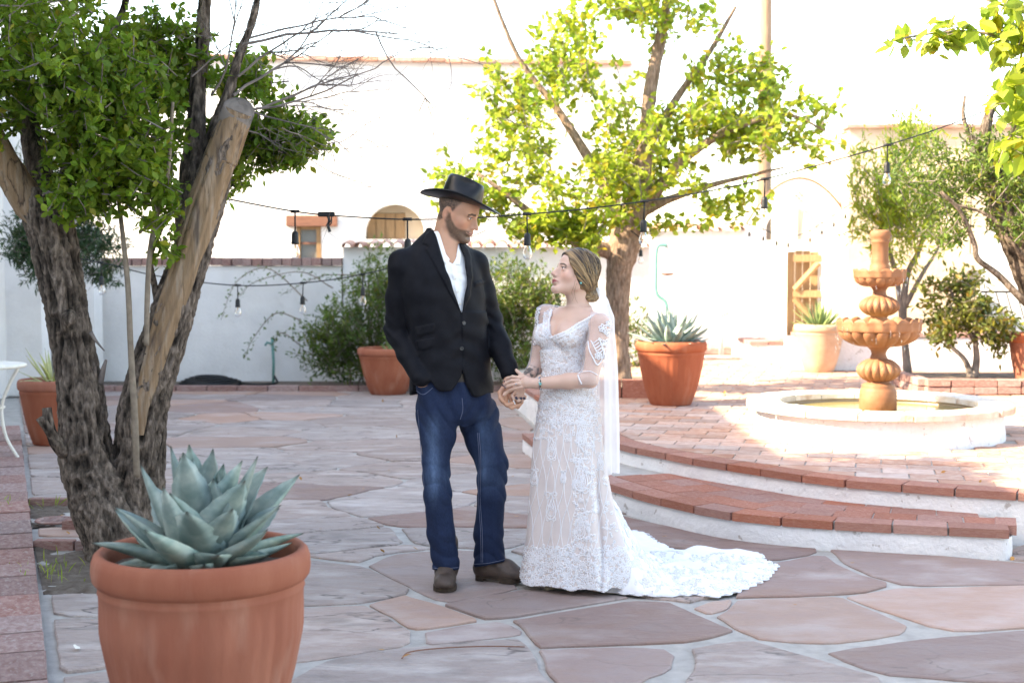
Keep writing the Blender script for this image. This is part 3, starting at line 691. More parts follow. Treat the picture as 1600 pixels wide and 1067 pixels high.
def leaves(mb, pts, L, W, updown=.2, curl=.25, dirs=None, rng=RNG, vlo=.75, vhi=1.25, yel=0.0):
    n = len(pts); P0 = np.asarray(pts, float)
    D = rng.normal(size=(n, 3)); D[:, 2] += updown
    if dirs is not None: D = D*.8+dirs
    D /= np.linalg.norm(D, axis=1)[:, None]
    U = rng.normal(size=(n, 3))*.6+np.array([0, 0, 1.]); S_ = np.cross(D, U); S_ /= np.linalg.norm(S_, axis=1)[:, None]+1e-9
    Nn = np.cross(S_, D); s = rng.uniform(.65, 1.3, n)[:, None]; l = L*s; w = W*s
    mid = P0+D*l*.45-Nn*w*curl*.4
    lf = P0+D*l*.42+S_*w*.5; rt = P0+D*l*.42-S_*w*.5; tip = P0+D*l-Nn*l*curl*.5; m2 = P0+D*l*.75-Nn*l*curl*.2
    l2 = m2+S_*w*.33+Nn*w*.06; r2 = m2-S_*w*.33+Nn*w*.06
    V = np.stack([P0, lf, mid, rt, l2, m2, r2, tip], 1).reshape(-1, 3)
    t = np.array([(0, 2, 1), (0, 3, 2), (1, 2, 5), (1, 5, 4), (2, 3, 6), (2, 6, 5), (4, 5, 7), (5, 6, 7)])
    F = (np.arange(n)[:, None, None]*8+t[None]).reshape(-1, 3)
    v = rng.uniform(vlo, vhi, n); yl = np.where(rng.uniform(size=n) < yel, 1.5, 1.0)
    c = np.stack([v*yl*rng.uniform(.85, 1.2, n), v, v*rng.uniform(.7, 1.2, n), np.ones(n)], 1)
    mb.add(V, F, np.repeat(c, 8, 0)); return mb
def blob_pts(blobs, rng=RNG):
    o = []
    for c, r, n in blobs:
        d = rng.normal(size=(n, 3)); d /= np.linalg.norm(d, axis=1)[:, None]
        o.append(np.array(c)+d*np.array(r)*(rng.uniform(size=(n, 1))**.45))
    return np.vstack(o)
def crown(parent, blobs, L, W, per, cr, m, twig=True, updown=.1, hub=None, rng=RNG, yel=0.0, name='crown', tw=.004, gapf=0.0, curl=.25):
    C = blob_pts(blobs, rng)
    if gapf: C = C[vn(C*1.9, 31) > -gapf]
    lf = MB(); tg = MB(); A = []; Dd = []
    for c in C:
        d = rng.normal(size=3); d[2] += .15
        if hub is not None: h = c-np.array(hub); d = d*.7+h/np.linalg.norm(h)*1.1
        d /= np.linalg.norm(d); e = c+d*cr; b = c-d*cr*.9
        q = np.array([b, c+rng.normal(size=3)*cr*.12, e])
        if twig: tg.tube(q, (tw, tw*.8, tw*.4), 4, False)
        t = rng.uniform(0, 1, per)[:, None]
        p = np.where(t < .5, q[0]+(q[1]-q[0])*t*2, q[1]+(q[2]-q[1])*(t*2-1))
        A.append(p+rng.normal(size=(per, 3))*cr*.16); Dd.append(np.tile(d, (per, 1)))
    A = np.vstack(A); Dd = np.vstack(Dd)
    leaves(lf, A, L, W, updown, curl, Dd*.7, rng, yel=yel)
    o = part(name, lf, m, parent, color=True)
    if twig: part('twigs', tg, TWIG, parent, kind='stuff')
    return o
def px_path(q): return np.array([P(a, b, y) for a, b, y in q])
def bark_tube(q, step=.012, seg=90, amp=.02, seed=0, k=FPX):
    """q: (px, py, width in photo pixels, depth) list -> trunk with ridged bark"""
    p = np.array([(*P(a, b, y), w/2*y/k) for a, b, w, y in q]); n = max(12, int(np.sum(np.linalg.norm(np.diff(p[:, :3], axis=0), axis=1))/step))
    p = catmull(p, n); r = p[:, 3]; p = p[:, :3]
    s = np.r_[0, np.cumsum(np.linalg.norm(np.diff(p, axis=0), axis=1))]
    a = np.arange(seg)/seg*2*math.pi; R0 = r.mean()
    C = np.stack([np.cos(a)[None]*R0+0*s[:, None], np.sin(a)[None]*R0+0*s[:, None], s[:, None]+0*a[None]], -1)
    wob = .09*vn(C*np.array([5, 5, 3.]), seed)
    Cw = C+.015*np.stack([vn(C*9, seed+1), vn(C*9, seed+2), 0*s[:, None]+0*a[None]], -1)
    rid = 1-np.abs(vn(Cw*np.array([34, 34, 9.5]), seed+3))*1.9; rid2 = 1-np.abs(vn(Cw*np.array([72, 72, 36]), seed+4))*1.7
    h = rid*.65+rid2*.35
    plate = vn(C*np.array([14, 14, 7.]), seed+6)
    h = h+.25*plate
    R = r[:, None]*(1+wob)+amp*(h-.45)
    mb = MB(); base = mb.n
    g = np.clip(.42+.95*h, .16, 1.7); col = np.stack([g, g*.99, g*.97, 0*g+1], -1).reshape(-1, 4)
    mb.tube(p, r, seg, True, col, disp=lambda aa, pp: R-r[:, None])
    return mb, p, r
# ---- the old two stemmed tree on the left
Yt = 7.45
lt = thing('old_tree', (G(185, 872)[0], 7.4, 0), 'old rough barked tree with two leaning trunks and a sawn off bare stem', 'tree')
A_ = [(192, 895, 106, Yt-.05), (182, 835, 98, Yt-.05), (158, 775, 98, Yt), (136, 715, 80, Yt), (127, 640, 71, Yt), (113, 535, 61, Yt), (98, 450, 65, Yt), (84, 380, 70, Yt), (74, 330, 74, Yt), (68, 300, 66, Yt+.02)]
mb, pa_, ra_ = bark_tube(A_, .009, 130, .024, 1); part('trunk', mb, BARK, lt, True, True)
B_ = [(202, 885, 88, Yt+.12), (208, 820, 92, Yt+.1), (212, 760, 90, Yt+.08), (219, 700, 82, Yt+.08), (226, 630, 78, Yt+.08), (254, 535, 70, Yt+.1), (281, 455, 62, Yt+.12), (304, 380, 57, Yt+.14), (327, 300, 51, Yt+.16), (352, 230, 45, Yt+.16), (373, 174, 40, Yt+.14)]
mb, pb_, rb_ = bark_tube(B_, .009, 120, .019, 2); part('trunk', mb, BARK, lt, True, True)
# bare strip on the front of the leaning trunk: thin shell over the front arc, growing to the whole stem at the top
def strip(path, rad, t0, t1, name, off=.010):
    n = len(path); i0, i1 = int(t0*n), n-1; pp = path[i0:i1+1]; rr = rad[i0:i1+1]; m = len(pp)
    T, N, Bn = frames(pp); seg = 40; V = []; tt = np.linspace(0, 1, m)
    for k in range(m):
        half = .22+.65*min(1, tt[k]*2.0)+max(0, tt[k]-.5)*2.5
        cen = .15-.25*tt[k]
        if tt[k] > .80: half = math.pi*.985
        jag = .16*float(vn(np.array([[k*.035, 3.1, .5]]), 3)[0])+.05*float(vn(np.array([[k*.12, 1.1, .5]]), 4)[0])
        a = np.linspace(-half+jag*(tt[k] < .8), half+jag*(tt[k] < .8), seg)+cen
        g = vn(np.stack([a*7, 0*a+k*.02, 0*a], -1), 5)*.0065-.006*np.abs(np.linspace(-1, 1, seg))**6
        V.append(pp[k]+((rr[k]+off+g)[:, None])*(np.cos(a)[:, None]*N[k]+np.sin(a)[:, None]*Bn[k]))
    i = np.arange(m-1)[:, None]*seg; j = np.arange(seg-1)[None]
    F = np.stack([i+j, i+j+1, i+seg+j+1, i+seg+j], -1).reshape(-1, 4)
    return part(name, MB().add(np.vstack(V), F), DEAD, lt, True)
strip(pb_, rb_, .34, 1, 'bare_wood')
# sawn end with rings
RING = mat('sawn_end', (.13, .105, .09), (.20, .165, .14), rough=.9, veins=((.03, .025, .02), 7, .03, .9), ns=5, bump=.6, bs=30, bd=.006)
e = pb_[-1]; T = pb_[-1]-pb_[-5]; T /= np.linalg.norm(T); cutn = T*.75+np.array([.25, -.62, .2]); cutn /= np.linalg.norm(cutn)
u = np.cross(cutn, [0, 1, 0.3]); u /= np.linalg.norm(u); v_ = np.cross(cutn, u)
mb = MB(); V = []; rr = rb_[-1]*1.22
for k in range(7):
    for a in range(28):
        q = 2*math.pi*a/28; r_ = rr*k/6*(1+.06*math.sin(3*q)); V.append(e+T*.012+(u*math.cos(q)+v_*math.sin(q)*1.15)*r_+cutn*(.006*math.sin(k*2.4)-.012*(k/6)**4+.012))
F = [(k*28+a, k*28+(a+1) % 28, k*28+28+(a+1) % 28, k*28+28+a) for k in range(6) for a in range(28)]
for a in range(28): V.append(np.array(V[6*28+a])-cutn*.05-T*.05)
F += [(6*28+a, 6*28+(a+1) % 28, 7*28+(a+1) % 28, 7*28+a) for a in range(28)]
part('sawn_end', MB().add(V, F), RING, lt, True)
# live stem behind the bare one, its forks
def limb(q, parent, m=BARK, seg=40, amp=.008, seed=0, name='branch', step=.02):
    mb, p_, r_ = bark_tube(q, step, seg, amp, seed); part(name, mb, m, parent, True, True); return p_
limb([(288, 430, 34, Yt+.25), (292, 350, 36, Yt+.3), (300, 270, 40, Yt+.32), (306, 200, 30, Yt+.34), (312, 110, 24, Yt+.36), (318, 40, 20, Yt+.38), (322, -80, 17, Yt+.4), (318, -260, 10, Yt+.4)], lt, seed=4)
limb([(316, 290, 30, Yt+.28), (336, 210, 24, Yt+.3), (356, 150, 17, Yt+.32), (375, 85, 14, Yt+.35), (398, 20, 10, Yt+.36), (410, -60, 7, Yt+.4)], lt, seed=5)
limb([(70, 335, 60, Yt), (48, 318, 56, Yt-.02), (20, 275, 50, Yt-.06), (-8, 228, 46, Yt-.1), (-30, 190, 44, Yt-.12)], lt, DEAD, 48, .006, 6, 'dead_limb')
limb([(82, 330, 50, Yt+.05), (62, 270, 38, Yt+.1), (48, 205, 32, Yt+.15), (34, 120, 24, Yt+.2), (10, 10, 18, Yt+.25), (-10, -150, 10, Yt+.3)], lt, seed=7)
limb([(90, 330, 40, Yt+.1), (104, 280, 26, Yt+.2), (112, 200, 20, Yt+.3), (140, 110, 15, Yt+.4), (190, 20, 10, Yt+.5), (230, -120, 6, Yt+.6)], lt, seed=8)
limb([(214, 745, 11, Yt-.16), (210, 640, 11, Yt-.16), (204, 540, 10, Yt-.14), (200, 450, 9.5, Yt-.12), (192, 370, 8, Yt-.1), (184, 300, 7, Yt), (170, 180, 5, Yt)], lt, STEM, 12, .001, 9, 'young_stem')
limb([(229, 540, 9, Yt-.1), (230, 470, 9, Yt-.1), (234, 400, 9, Yt-.08), (244, 340, 8, Yt), (262, 270, 7, Yt), (270, 160, 5, Yt)], lt, STEM, 12, .001, 10, 'young_stem')
limb([(248, 478, 14, Yt+.1), (240, 440, 11, Yt+.08), (236, 400, 8, Yt), (256, 350, 8, Yt), (275, 320, 6, Yt)], lt, BARK, 16, .003, 11)
limb([(100, 705, 26, Yt-.1), (86, 690, 20, Yt-.16), (76, 660, 16, Yt-.18), (73, 637, 15, Yt-.18)], lt, BARK, 20, .004, 12, 'cut_stub')
limb([(92, 692, 18, Yt-.14), (76, 672, 15, Yt-.2), (63, 652, 14, Yt-.22)], lt, BARK, 20, .004, 13, 'cut_stub')
limb([(142, 520, 7, Yt-.05), (152, 535, 4, Yt-.08), (163, 548, 2, Yt-.1)], lt, TWIG, 8, .0005, 14, 'snag')
limb([(156, 600, 12, Yt), (162, 575, 8, Yt-.02), (166, 562, 4, Yt-.02)], lt, TWIG, 8, .0008, 15, 'snag')
limb([(108, 492, 20, Yt-.12), (107, 499, 22, Yt-.17), (106, 506, 8, Yt-.2)], lt, BARK, 20, .004, 16, 'knot')
# bare twigs fanning out to the right
tw = MB()
def twig(p, d, L, r, depth, rng=RNG):
    n = 7; q = [np.array(p, float)]; d = np.array(d, float)
    for k in range(n):
        d = d+rng.normal(size=3)*.11*np.array([1, .6, 1]); d /= np.linalg.norm(d); q.append(q[-1]+d*L/n)
    tw.tube(q, np.linspace(r, r*.45, n+1), 5, False)
    if depth > 0:
        for k in range(4 if depth > 1 else 3):
            i = rng.integers(2, n+1); a = rng.normal(size=3)*np.array([.55, .45, .55]); e = d+a; e /= np.linalg.norm(e)
            twig(q[i], e, L*rng.uniform(.4, .65), r*.55, depth-1)
for q, e, L, r in (((372, 120, Yt+.3), (470, 12), .50, .008), ((365, 150, Yt+.3), (530, 40), .65, .009), ((378, 70, Yt+.3), (610, 42), .85, .009), ((345, 175, Yt+.3), (560, 150), .78, .008), ((390, 60, Yt+.3), (620, 5), .70, .007), ((400, 170, Yt+.25), (600, 160), .72, .007), ((440, 200, Yt+.2), (590, 290), .42, .004), ((330, 150, Yt+.3), (470, -30), .6, .007), ((360, 200, Yt+.2), (520, 250), .55, .005), ((300, 120, Yt+.2), (420, 40), .45, .005), ((395, 175, Yt+.2), (575, 215), .6, .005)):
    a = np.array(P(*q)); b = np.array(P(e[0], e[1], q[2]+RNG.normal()*.25)); d = (b-a)/np.linalg.norm(b-a); twig(a, d, L, r, 3)
part('bare_twigs', tw, TWIG, lt, kind='stuff')
def pb(px, py, Y, rx, ry, rz, n): return (P(px, py, Y), (rx*Y/FPX, ry, rz*Y/FPX), n)
crown(lt, [pb(60, 110, 7.3, 190, .8, 120, 250), pb(175, 190, 7.4, 105, .5, 110, 200), pb(250, 100, 7.85, 85, .35, 80, 130), pb(120, 300, 7.25, 60, .3, 45, 34), pb(190, 270, 7.3, 70, .3, 60, 56),
           pb(430, 215, 8.0, 85, .25, 42, 85), pb(370, 230, 8.05, 50, .22, 60, 46), pb(375, 130, 8.1, 60, .25, 50, 36), pb(352, 290, 8.0, 12, .12, 28, 7), pb(245, 310, 7.35, 35, .2, 65, 16), pb(262, 390, 7.4, 14, .1, 40, 4),
           pb(20, -190, 7.3, 280, 1.0, 230, 420), pb(280, -160, 7.6, 160, .8, 130, 110), pb(-160, 60, 7.2, 160, .9, 160, 130)], .052, .030, 26, .105, LEAF1, True, .25, None, yel=.05)
# ---- middle tree
mt = thing('middle_tree', P(968, 600, 14.0), 'leafy lime green tree with a gnarled trunk behind the bride', 'tree')
Ym = 14.0
limb([(968, 612, 46, Ym), (966, 560, 36, Ym), (965, 500, 34, Ym), (966, 440, 38, Ym), (972, 395, 52, Ym), (984, 350, 46, Ym), (1000, 300, 34, Ym), (1008, 220, 24, Ym), (1016, 140, 20, Ym), (1032, 60, 17, Ym), (1045, -40, 12, Ym), (1040, -200, 8, Ym)], mt, BARK2, 60, .014, 21, 'trunk', .03)
for q in ([(964, 398, 26, Ym), (930, 386, 24, Ym-.1), (895, 374, 20, Ym-.2), (850, 350, 16, Ym-.3), (800, 310, 9, Ym-.4), (745, 270, 5, Ym-.4)],
          [(976, 365, 24, Ym), (950, 300, 18, Ym), (915, 240, 16, Ym+.2), (870, 170, 11, Ym+.3), (810, 90, 7, Ym+.3), (760, -30, 5, Ym+.2)],
          [(988, 352, 26, Ym), (1025, 300, 18, Ym), (1080, 240, 14, Ym-.1), (1150, 200, 10, Ym-.2), (1230, 180, 6, Ym-.2), (1290, 205, 3, Ym-.2)],
          [(1000, 330, 24, Ym), (1050, 310, 13, Ym), (1110, 290, 9, Ym+.1), (1190, 270, 5, Ym+.2), (1225, 262, 3, Ym+.2)],
          [(1010, 230, 18, Ym), (1060, 150, 12, Ym+.1), (1110, 80, 8, Ym+.1), (1150, 10, 5, Ym)]):
    limb(q, mt, BARK2, 18, .003, 22+len(mt.children), 'branch', .05)
def crown2(*a, **k): return crown(*a, **k)
crown(mt, [pb(890, 300, 13.8, 125, .9, 75, 120), pb(985, 260, 14, 110, .9, 85, 120), pb(830, 200, 14, 85, .8, 90, 64), pb(880, 80, 14.2, 75, .8, 65, 54), pb(975, 12, 14, 80, .8, 40, 44), pb(960, 130, 14.4, 70, .6, 50, 22),
           pb(1090, 190, 14, 70, .8, 50, 40), pb(1170, 210, 13.9, 75, .6, 40, 44), pb(1255, 200, 13.8, 50, .4, 45, 15), pb(1120, 120, 14, 60, .6, 42, 26), pb(1195, 120, 14, 30, .4, 60, 14), pb(1130, 310, 13.9, 85, .5, 26, 32), pb(1060, 345, 13.8, 60, .4, 22, 16),
           pb(705, 260, 13.7, 58, .5, 50, 20), pb(745, 315, 13.6, 70, .5, 40, 24), pb(840, 350, 13.5, 75, .4, 30, 44), pb(905, 362, 13.4, 45, .3, 26, 24), pb(1060, 35, 14, 80, .6, 45, 18), pb(960, -110, 14, 180, 1.0, 70, 60), pb(955, 355, 13.4, 40, .3, 30, 20), pb(790, 140, 14, 40, .5, 50, 10)], .080, .055, 20, .18, LEAF2, True, -.1, (0.95, 14, 1.7), yel=.10, tw=.005, gapf=.28)
# ---- big tree on the right edge, its trunk mostly outside
rt = thing('right_tree', (P(1660, 600, 10.5)[0], 10.5, Z2), 'dark grey leaning tree at the right edge with dusty green foliage', 'tree')
Yr = 10.5
limb([(1672, 690, 80, Yr), (1655, 560, 66, Yr), (1632, 470, 62, Yr), (1605, 400, 58, Yr), (1578, 340, 52, Yr), (1560, 290, 40, Yr), (1540, 230, 22, Yr), (1545, 180, 14, Yr), (1570, 130, 8, Yr)], rt, BARK, 50, .012, 41, 'trunk', .03)
for q in ([(1660, 520, 26, Yr), (1600, 470, 13, Yr-.1), (1560, 430, 10, Yr-.1), (1528, 405, 9, Yr-.15), (1522, 380, 8, Yr-.15), (1500, 330, 7, Yr-.2), (1470, 300, 5, Yr-.2)],
          [(1610, 420, 20, Yr), (1590, 390, 8, Yr-.2), (1560, 350, 7, Yr-.2), (1530, 330, 5, Yr-.2), (1490, 320, 4, Yr-.2)],
          [(1540, 240, 16, Yr), (1515, 210, 10, Yr), (1505, 180, 7, Yr), (1508, 150, 4, Yr)]):
    limb(q, rt, BARK, 14, .002, 43+len(rt.children), 'branch', .04)
crown(rt, [pb(1540, 270, 10.5, 75, .6, 60, 80), pb(1600, 320, 10.4, 60, .6, 70, 80), pb(1450, 280, 10.8, 75, .5, 55, 46), pb(1660, 230, 10.5, 100, .8, 110, 90), pb(1480, 360, 10.6, 50, .3, 40, 16)], .05, .017, 34, .13, LEAF4, True, .1, None, yel=.1, tw=.004)
# ---- feathery tree behind the fountain
wt = thing('feathery_tree', (P(1405, 520, 14.6)[0], 14.6, Z2), 'thin multi stemmed tree with feathery yellow green sprays behind the fountain', 'tree')
for q in ([(1420, 600, 14, 14.6), (1412, 500, 11, 14.6), (1418, 430, 9, 14.6), (1440, 380, 7, 14.6), (1455, 300, 4, 14.6)], [(1412, 520, 9, 14.6), (1400, 430, 8, 14.6), (1380, 360, 6, 14.6), (1370, 260, 3, 14.6)], [(1414, 480, 8, 14.6), (1440, 430, 6, 14.5), (1465, 390, 4, 14.5), (1480, 350, 3, 14.5)]):
    limb(q, wt, TWIG, 10, .002, 61+len(wt.children), 'trunk', .05)
crown(wt, [pb(1395, 300, 14.5, 60, .5, 50, 66), pb(1440, 340, 14.4, 60, .5, 45, 60), pb(1370, 350, 14.5, 40, .4, 50, 34), pb(1420, 225, 14.6, 55, .5, 40, 36), pb(1350, 260, 14.6, 25, .3, 50, 10), pb(1410, 400, 14.5, 40, .3, 20, 10)], .085, .02, 26, .18, LEAF2, True, .5, (P(1415, 480, 14.6)), yel=.06, tw=.004)
# ---- overhanging branch, top right, nearer the camera
ob = thing('overhanging_branch', P(1640, 60, 6.6), 'near branch with broad pointed leaves hanging in at the top right', 'branch')
for q in ([(1700, 120, 16, 6.7), (1600, 70, 7, 6.6), (1520, 50, 4, 6.6), (1440, 55, 3, 6.6), (1380, 68, 2, 6.6)], [(1690, 150, 12, 6.6), (1610, 170, 6, 6.5), (1575, 220, 4, 6.5), (1560, 255, 2, 6.5)], [(1690, 60, 10, 6.6), (1600, 20, 5, 6.5), (1540, 0, 3, 6.5)]):
    limb(q, ob, STEM, 10, .0005, 71+len(ob.children), 'branch', .04)
crown(ob, [pb(1460, 62, 6.6, 30, .1, 12, 5), pb(1400, 68, 6.6, 20, .1, 8, 2), pb(1530, 50, 6.6, 40, .15, 18, 6), pb(1590, 60, 6.6, 40, .2, 50, 14), pb(1600, 200, 6.5, 30, .15, 40, 12), pb(1570, 230, 6.5, 14, .1, 24, 4), pb(1580, 150, 6.5, 30, .15, 30, 8), pb(1640, 100, 6.6, 60, .3, 120, 30), pb(1570, 6, 6.5, 40, .2, 12, 7)], .095, .052, 7, .08, LEAF2, True, -.7, None, yel=.1, tw=.002, curl=.2)
# ---- bushes along the back wall
def bush(name, label, blobs, L, W, per, cr, m, hub, n_st=10, yel=.05, group='bushes along the back wall'):
    b = thing(name, (hub[0], hub[1], 0.03 if hub[1] > 17 else Z2), label, 'bush', group); mb = MB()
    for k in range(n_st):
        c, r, _ = blobs[k % len(blobs)]; e = np.array(c)+RNG.normal(size=3)*np.array(r)*.5
        h = np.array([hub[0]+RNG.normal()*.12, hub[1]+RNG.normal()*.08, hub[2]])
        mid = (h+e)/2+np.array([0, 0, .25])
        mb.tube(catmull([h, mid, e], 8), np.linspace(.014, .004, 8), 5, False)
    part('stems', mb, STEM, b); crown(b, blobs, L, W, per, cr, m, True, .2, hub, yel=yel, name='foliage', tw=.003); return b
bush('green_bush', 'broad dark green bush against the back wall, left of the groom', [pb(560, 520, 17.3, 70, .4, 55, 130), pb(510, 540, 17.4, 50, .35, 40, 80), pb(590, 450, 17.4, 50, .4, 35, 64), pb(640, 510, 17.2, 60, .4, 70, 110), pb(545, 575, 17.2, 60, .3, 15, 30), pb(600, 405, 17.5, 30, .3, 18, 8)], .06, .022, 26, .20, LEAF4, (-1.7, 17.4, .03), 12, yel=.12)
bush('green_bush', 'lighter green bush between the groom and the bride against the wall', [pb(800, 480, 17.3, 60, .4, 60, 130), pb(845, 470, 17.3, 50, .4, 50, 90), pb(760, 520, 17.2, 60, .4, 60, 90), pb(820, 560, 17.1, 80, .35, 30, 50), pb(790, 425, 17.4, 40, .3, 16, 12), pb(990, 520, 17.3, 22, .3, 55, 26)], .06, .024, 26, .20, LEAF3 if False else LEAF4, (.0, 17.3, .03), 12, yel=.22)
sp_ = MB(); spl = []
for q in ([(470, 500, 17.6), (430, 490, 17.7), (395, 530, 17.7), (382, 560, 17.7)], [(480, 470, 17.6), (420, 420, 17.8), (370, 440, 17.8), (345, 500, 17.8)], [(520, 450, 17.6), (470, 425, 17.8), (400, 440, 17.8), (372, 465, 17.8)], [(560, 430, 17.6), (500, 432, 17.8), (440, 460, 17.8)], [(470, 540, 17.5), (440, 520, 17.7), (425, 540, 17.7)]):
    c = catmull(px_path(q), 20); sp_.tube(c, np.linspace(.009, .003, 20), 5, False); spl.append(c[4:])
sb = thing('arching_shoots', P(475, 560, 17.5), 'thin arching shoots with sparse small leaves in front of the white wall', 'shoots')
part('stems', sp_, STEM, sb); lf = MB(); q = np.repeat(np.vstack(spl), 3, 0); leaves(lf, q+RNG.normal(size=q.shape)*.02, .05, .022, .1, .2); part('foliage', lf, LEAF4, sb, color=True)
# ---- dark cypress behind the left trunk
cy = thing('dark_cypress', (P(110, 400, 14.5)[0], 14.5, 0), 'dark drooping evergreen behind the left trunk', 'tree')
part('trunk', MB().tube([P(100, 640, 14.9), P(104, 450, 14.8), P(108, 200, 14.8)], (.10, .09, .06), 8), BARK2, cy, True)
crown(cy, [pb(150, 390, 14.5, 38, .4, 55, 60), pb(80, 385, 14.5, 60, .4, 50, 80), pb(100, 300, 14.6, 90, .5, 70, 90), pb(40, 380, 14.4, 30, .3, 40, 30)], .08, .016, 36, .16, CYP, True, -.3, None, yel=.02)
# ---- small shrub in the brick planter
ss = thing('small_shrub', (P(1512, 590, 14.1)[0], 14.1, .4), 'small yellow green shrub with a forked trunk in the brick planter', 'shrub')
for q in ([(1522, 590, 15, 14.1), (1526, 560, 11, 14.1), (1524, 530, 8, 14.1), (1530, 500, 5, 14.1), (1550, 480, 3, 14.1)], [(1518, 590, 12, 14.1), (1506, 560, 8, 14.1), (1480, 535, 6, 14.1), (1465, 500, 4, 14.1)], [(1526, 540, 7, 14.1), (1500, 490, 5, 14.1), (1480, 440, 3, 14.1)]):
    limb(q, ss, TWIG, 10, .001, 81+len(ss.children), 'trunk', .04)
crown(ss, [pb(1490, 480, 14.1, 45, .4, 45, 40), pb(1540, 500, 14.0, 50, .4, 35, 36), pb(1470, 520, 14.1, 30, .3, 30, 18), pb(1505, 440, 14.1, 25, .25, 25, 12), pb(1560, 530, 14.1, 28, .3, 22, 12), pb(1450, 450, 14.1, 18, .2, 18, 5)], .075, .032, 22, .14, LEAF3, True, .1, None, yel=.2, tw=.003)
iv = thing('pole_ivy', P(1197, 240, 25.9), 'loose green creeper on the lower part of the wooden pole', 'creeper')
crown(iv, [pb(1197, 150, 25.9, 10, .2, 60, 20), pb(1205, 190, 25.9, 18, .2, 40, 16)], .16, .12, 12, .2, LEAF2, False, -.1)
# ================================================================== pots and agaves
AGAVE = mat('agave_leaf', (.14, .21, .19), (.30, .355, .31), (.205, .275, .245), rough=.55, ns=3, nd=3, bump=.15, bs=40, spec=.35, stretch=(4, 4, 1), rand=.10, attr=True)
YUCCA = mat('striped_leaf', (.30, .33, .12), (.48, .46, .20), rough=.5, ns=4, rand=.1, attr=True)
GREENA = mat('green_agave_leaf', (.10, .17, .06), (.22, .28, .11), rough=.5, ns=4, rand=.1, attr=True)
def make_pot(name, label, c, R, Hh, ribs=0, base=.60, tm_=None, group='terracotta pots planted with succulents', seg=72):
    t = thing(name, c, label, 'pot', group)
    pr = [(0, .0), (R*base*.97, 0), (R*base, .012*Hh), (R*(base+.10), .16*Hh), (R*(base+.20), .36*Hh), (R*(base+.28), .58*Hh), (R*.925, .78*Hh), (R*.945, .80*Hh), (R*.935, .812*Hh), (R*.94, .825*Hh), (R*.935, .845*Hh)]
    if base > .66: pr = [(a if a > R*.9 else a*1.0, b) for a, b in pr]
    pr = np.array(pr); z = np.linspace(.16*Hh, .79*Hh, 14)
    pr = np.vstack([pr[:3], np.c_[np.interp(z, pr[3:8, 1], catmull(pr[3:8], 5)[:, 0]), z], pr[7:]])
    def mod(Rr, Z, a):
        if ribs:
            k = np.clip((Z/Hh-.14)/.1, 0, 1)*np.clip((.78-Z/Hh)/.06, 0, 1)
            w = vn(np.stack([np.cos(a)*ribs, np.sin(a)*ribs, 0*a+R*9], -1), 2)
            Rr = Rr+k*.0035*w[None]*1.6
        return Rr, Z
    part('body', MB().lathe(pr, c, seg*2 if ribs else seg, mod), tm_ or TERRA, t, True)
    rim = [(R*.935, .835*Hh), (R*.965, .845*Hh), (R*.99, .865*Hh), (R, .90*Hh), (R*.995, .95*Hh), (R*.975, .982*Hh), (R*.94, Hh), (R*.90, .995*Hh), (R*.87, .975*Hh), (R*.86, .93*Hh), (R*.855, .84*Hh)]
    part('rim', MB().lathe(rim, c, seg), tm_ or TERRA, t, True)
    d = MB(); d.lathe([(0.001, .90*Hh), (R*.45, .91*Hh), (R*.86, .89*Hh)], c, 40, lambda a, b, q: (a, b+.012*np.sin(q*5)[None]*(a > .02)))
    part('soil', d, SOIL, t, True); return t
def blade(L, W, curve, thick, teeth=True, ns=14, mid=.36, fold=.30, spine=True):
    """one thick agave leaf growing along +Y from the origin, its upper face towards +Z"""
    V = []; C = []; s = np.linspace(0, 1, ns)
    for k, t in enumerate(s):
        w = W*.5*((.62+.38*math.sin(min(1, t/mid)*math.pi/2)) if t < mid else (max(0, 1-((t-mid)/(1-mid))**1.55)))
        w = max(w, .0016)
        y = L*t*(1-.10*abs(curve)*t); z = curve*L*t*t
        th = thick*(1-t)**.8+.0015
        tooth = (.0045 if (teeth and k % 2 and .1 < t < .9) else 0)*L/.35
        for x, zz in ((-w-tooth, fold*w), (-w*.55, fold*w*.32), (0, 0), (w*.55, fold*w*.32), (w+tooth, fold*w), (w*.5, fold*w*.2-th*.8), (0, -th), (-w*.5, fold*w*.2-th*.8)):
            V.append((x, y, z+zz))
            e = .25 if t > .965 else (1.0+.10*(abs(x) > w*.9))
            e = e*(1.35 if abs(x) > w*.9 and t < .965 else 1); C.append((e*(1 if t < .965 else .9), e*(1 if t < .965 else .7), e*(1 if t < .965 else .6), 1))
    i = np.arange(ns-1)[:, None]*8; j = np.arange(8)[None]; kk = (j+1) % 8
    F = np.stack([i+j, i+kk, i+8+kk, i+8+j], -1).reshape(-1, 4)
    return MB().add(V, F, np.array(C))
def agave(name, label, c, spec, m, meshes, cat='agave', group=None, seed=1):
    """spec: rings of (count, elevation degrees, scale, radius, height)"""
    r = random.Random(seed); t = thing(name, c, label, cat, group); a0 = 0
    for n, el, sc, rad, hz in spec:
        a0 += 2.4
        for k in range(n):
            a = a0+2*math.pi*(k+r.uniform(-.16, .16))/n; e = math.radians(el+r.uniform(-6, 6)); s = sc*r.uniform(.90, 1.08)
            me = r.choice(meshes)
            # leaf grows along local +Y; tip it up by e, then swing round to the azimuth a
            inst('leaf', me, t, (c[0]+math.cos(a)*rad, c[1]+math.sin(a)*rad, c[2]+hz+r.uniform(-.01, .01)), a-math.pi/2, (s, s, s), e, r.uniform(-.25, .25))
    return t
bl = [blade(.33, .155, .14, .020, fold=.45).mesh('agave_blade', AGAVE, smooth=True, color=True), blade(.36, .145, .05, .020, fold=.55).mesh('agave_blade', AGAVE, smooth=True, color=True), blade(.31, .165, -.10, .020, fold=.40).mesh('agave_blade', AGAVE, smooth=True, color=True)]
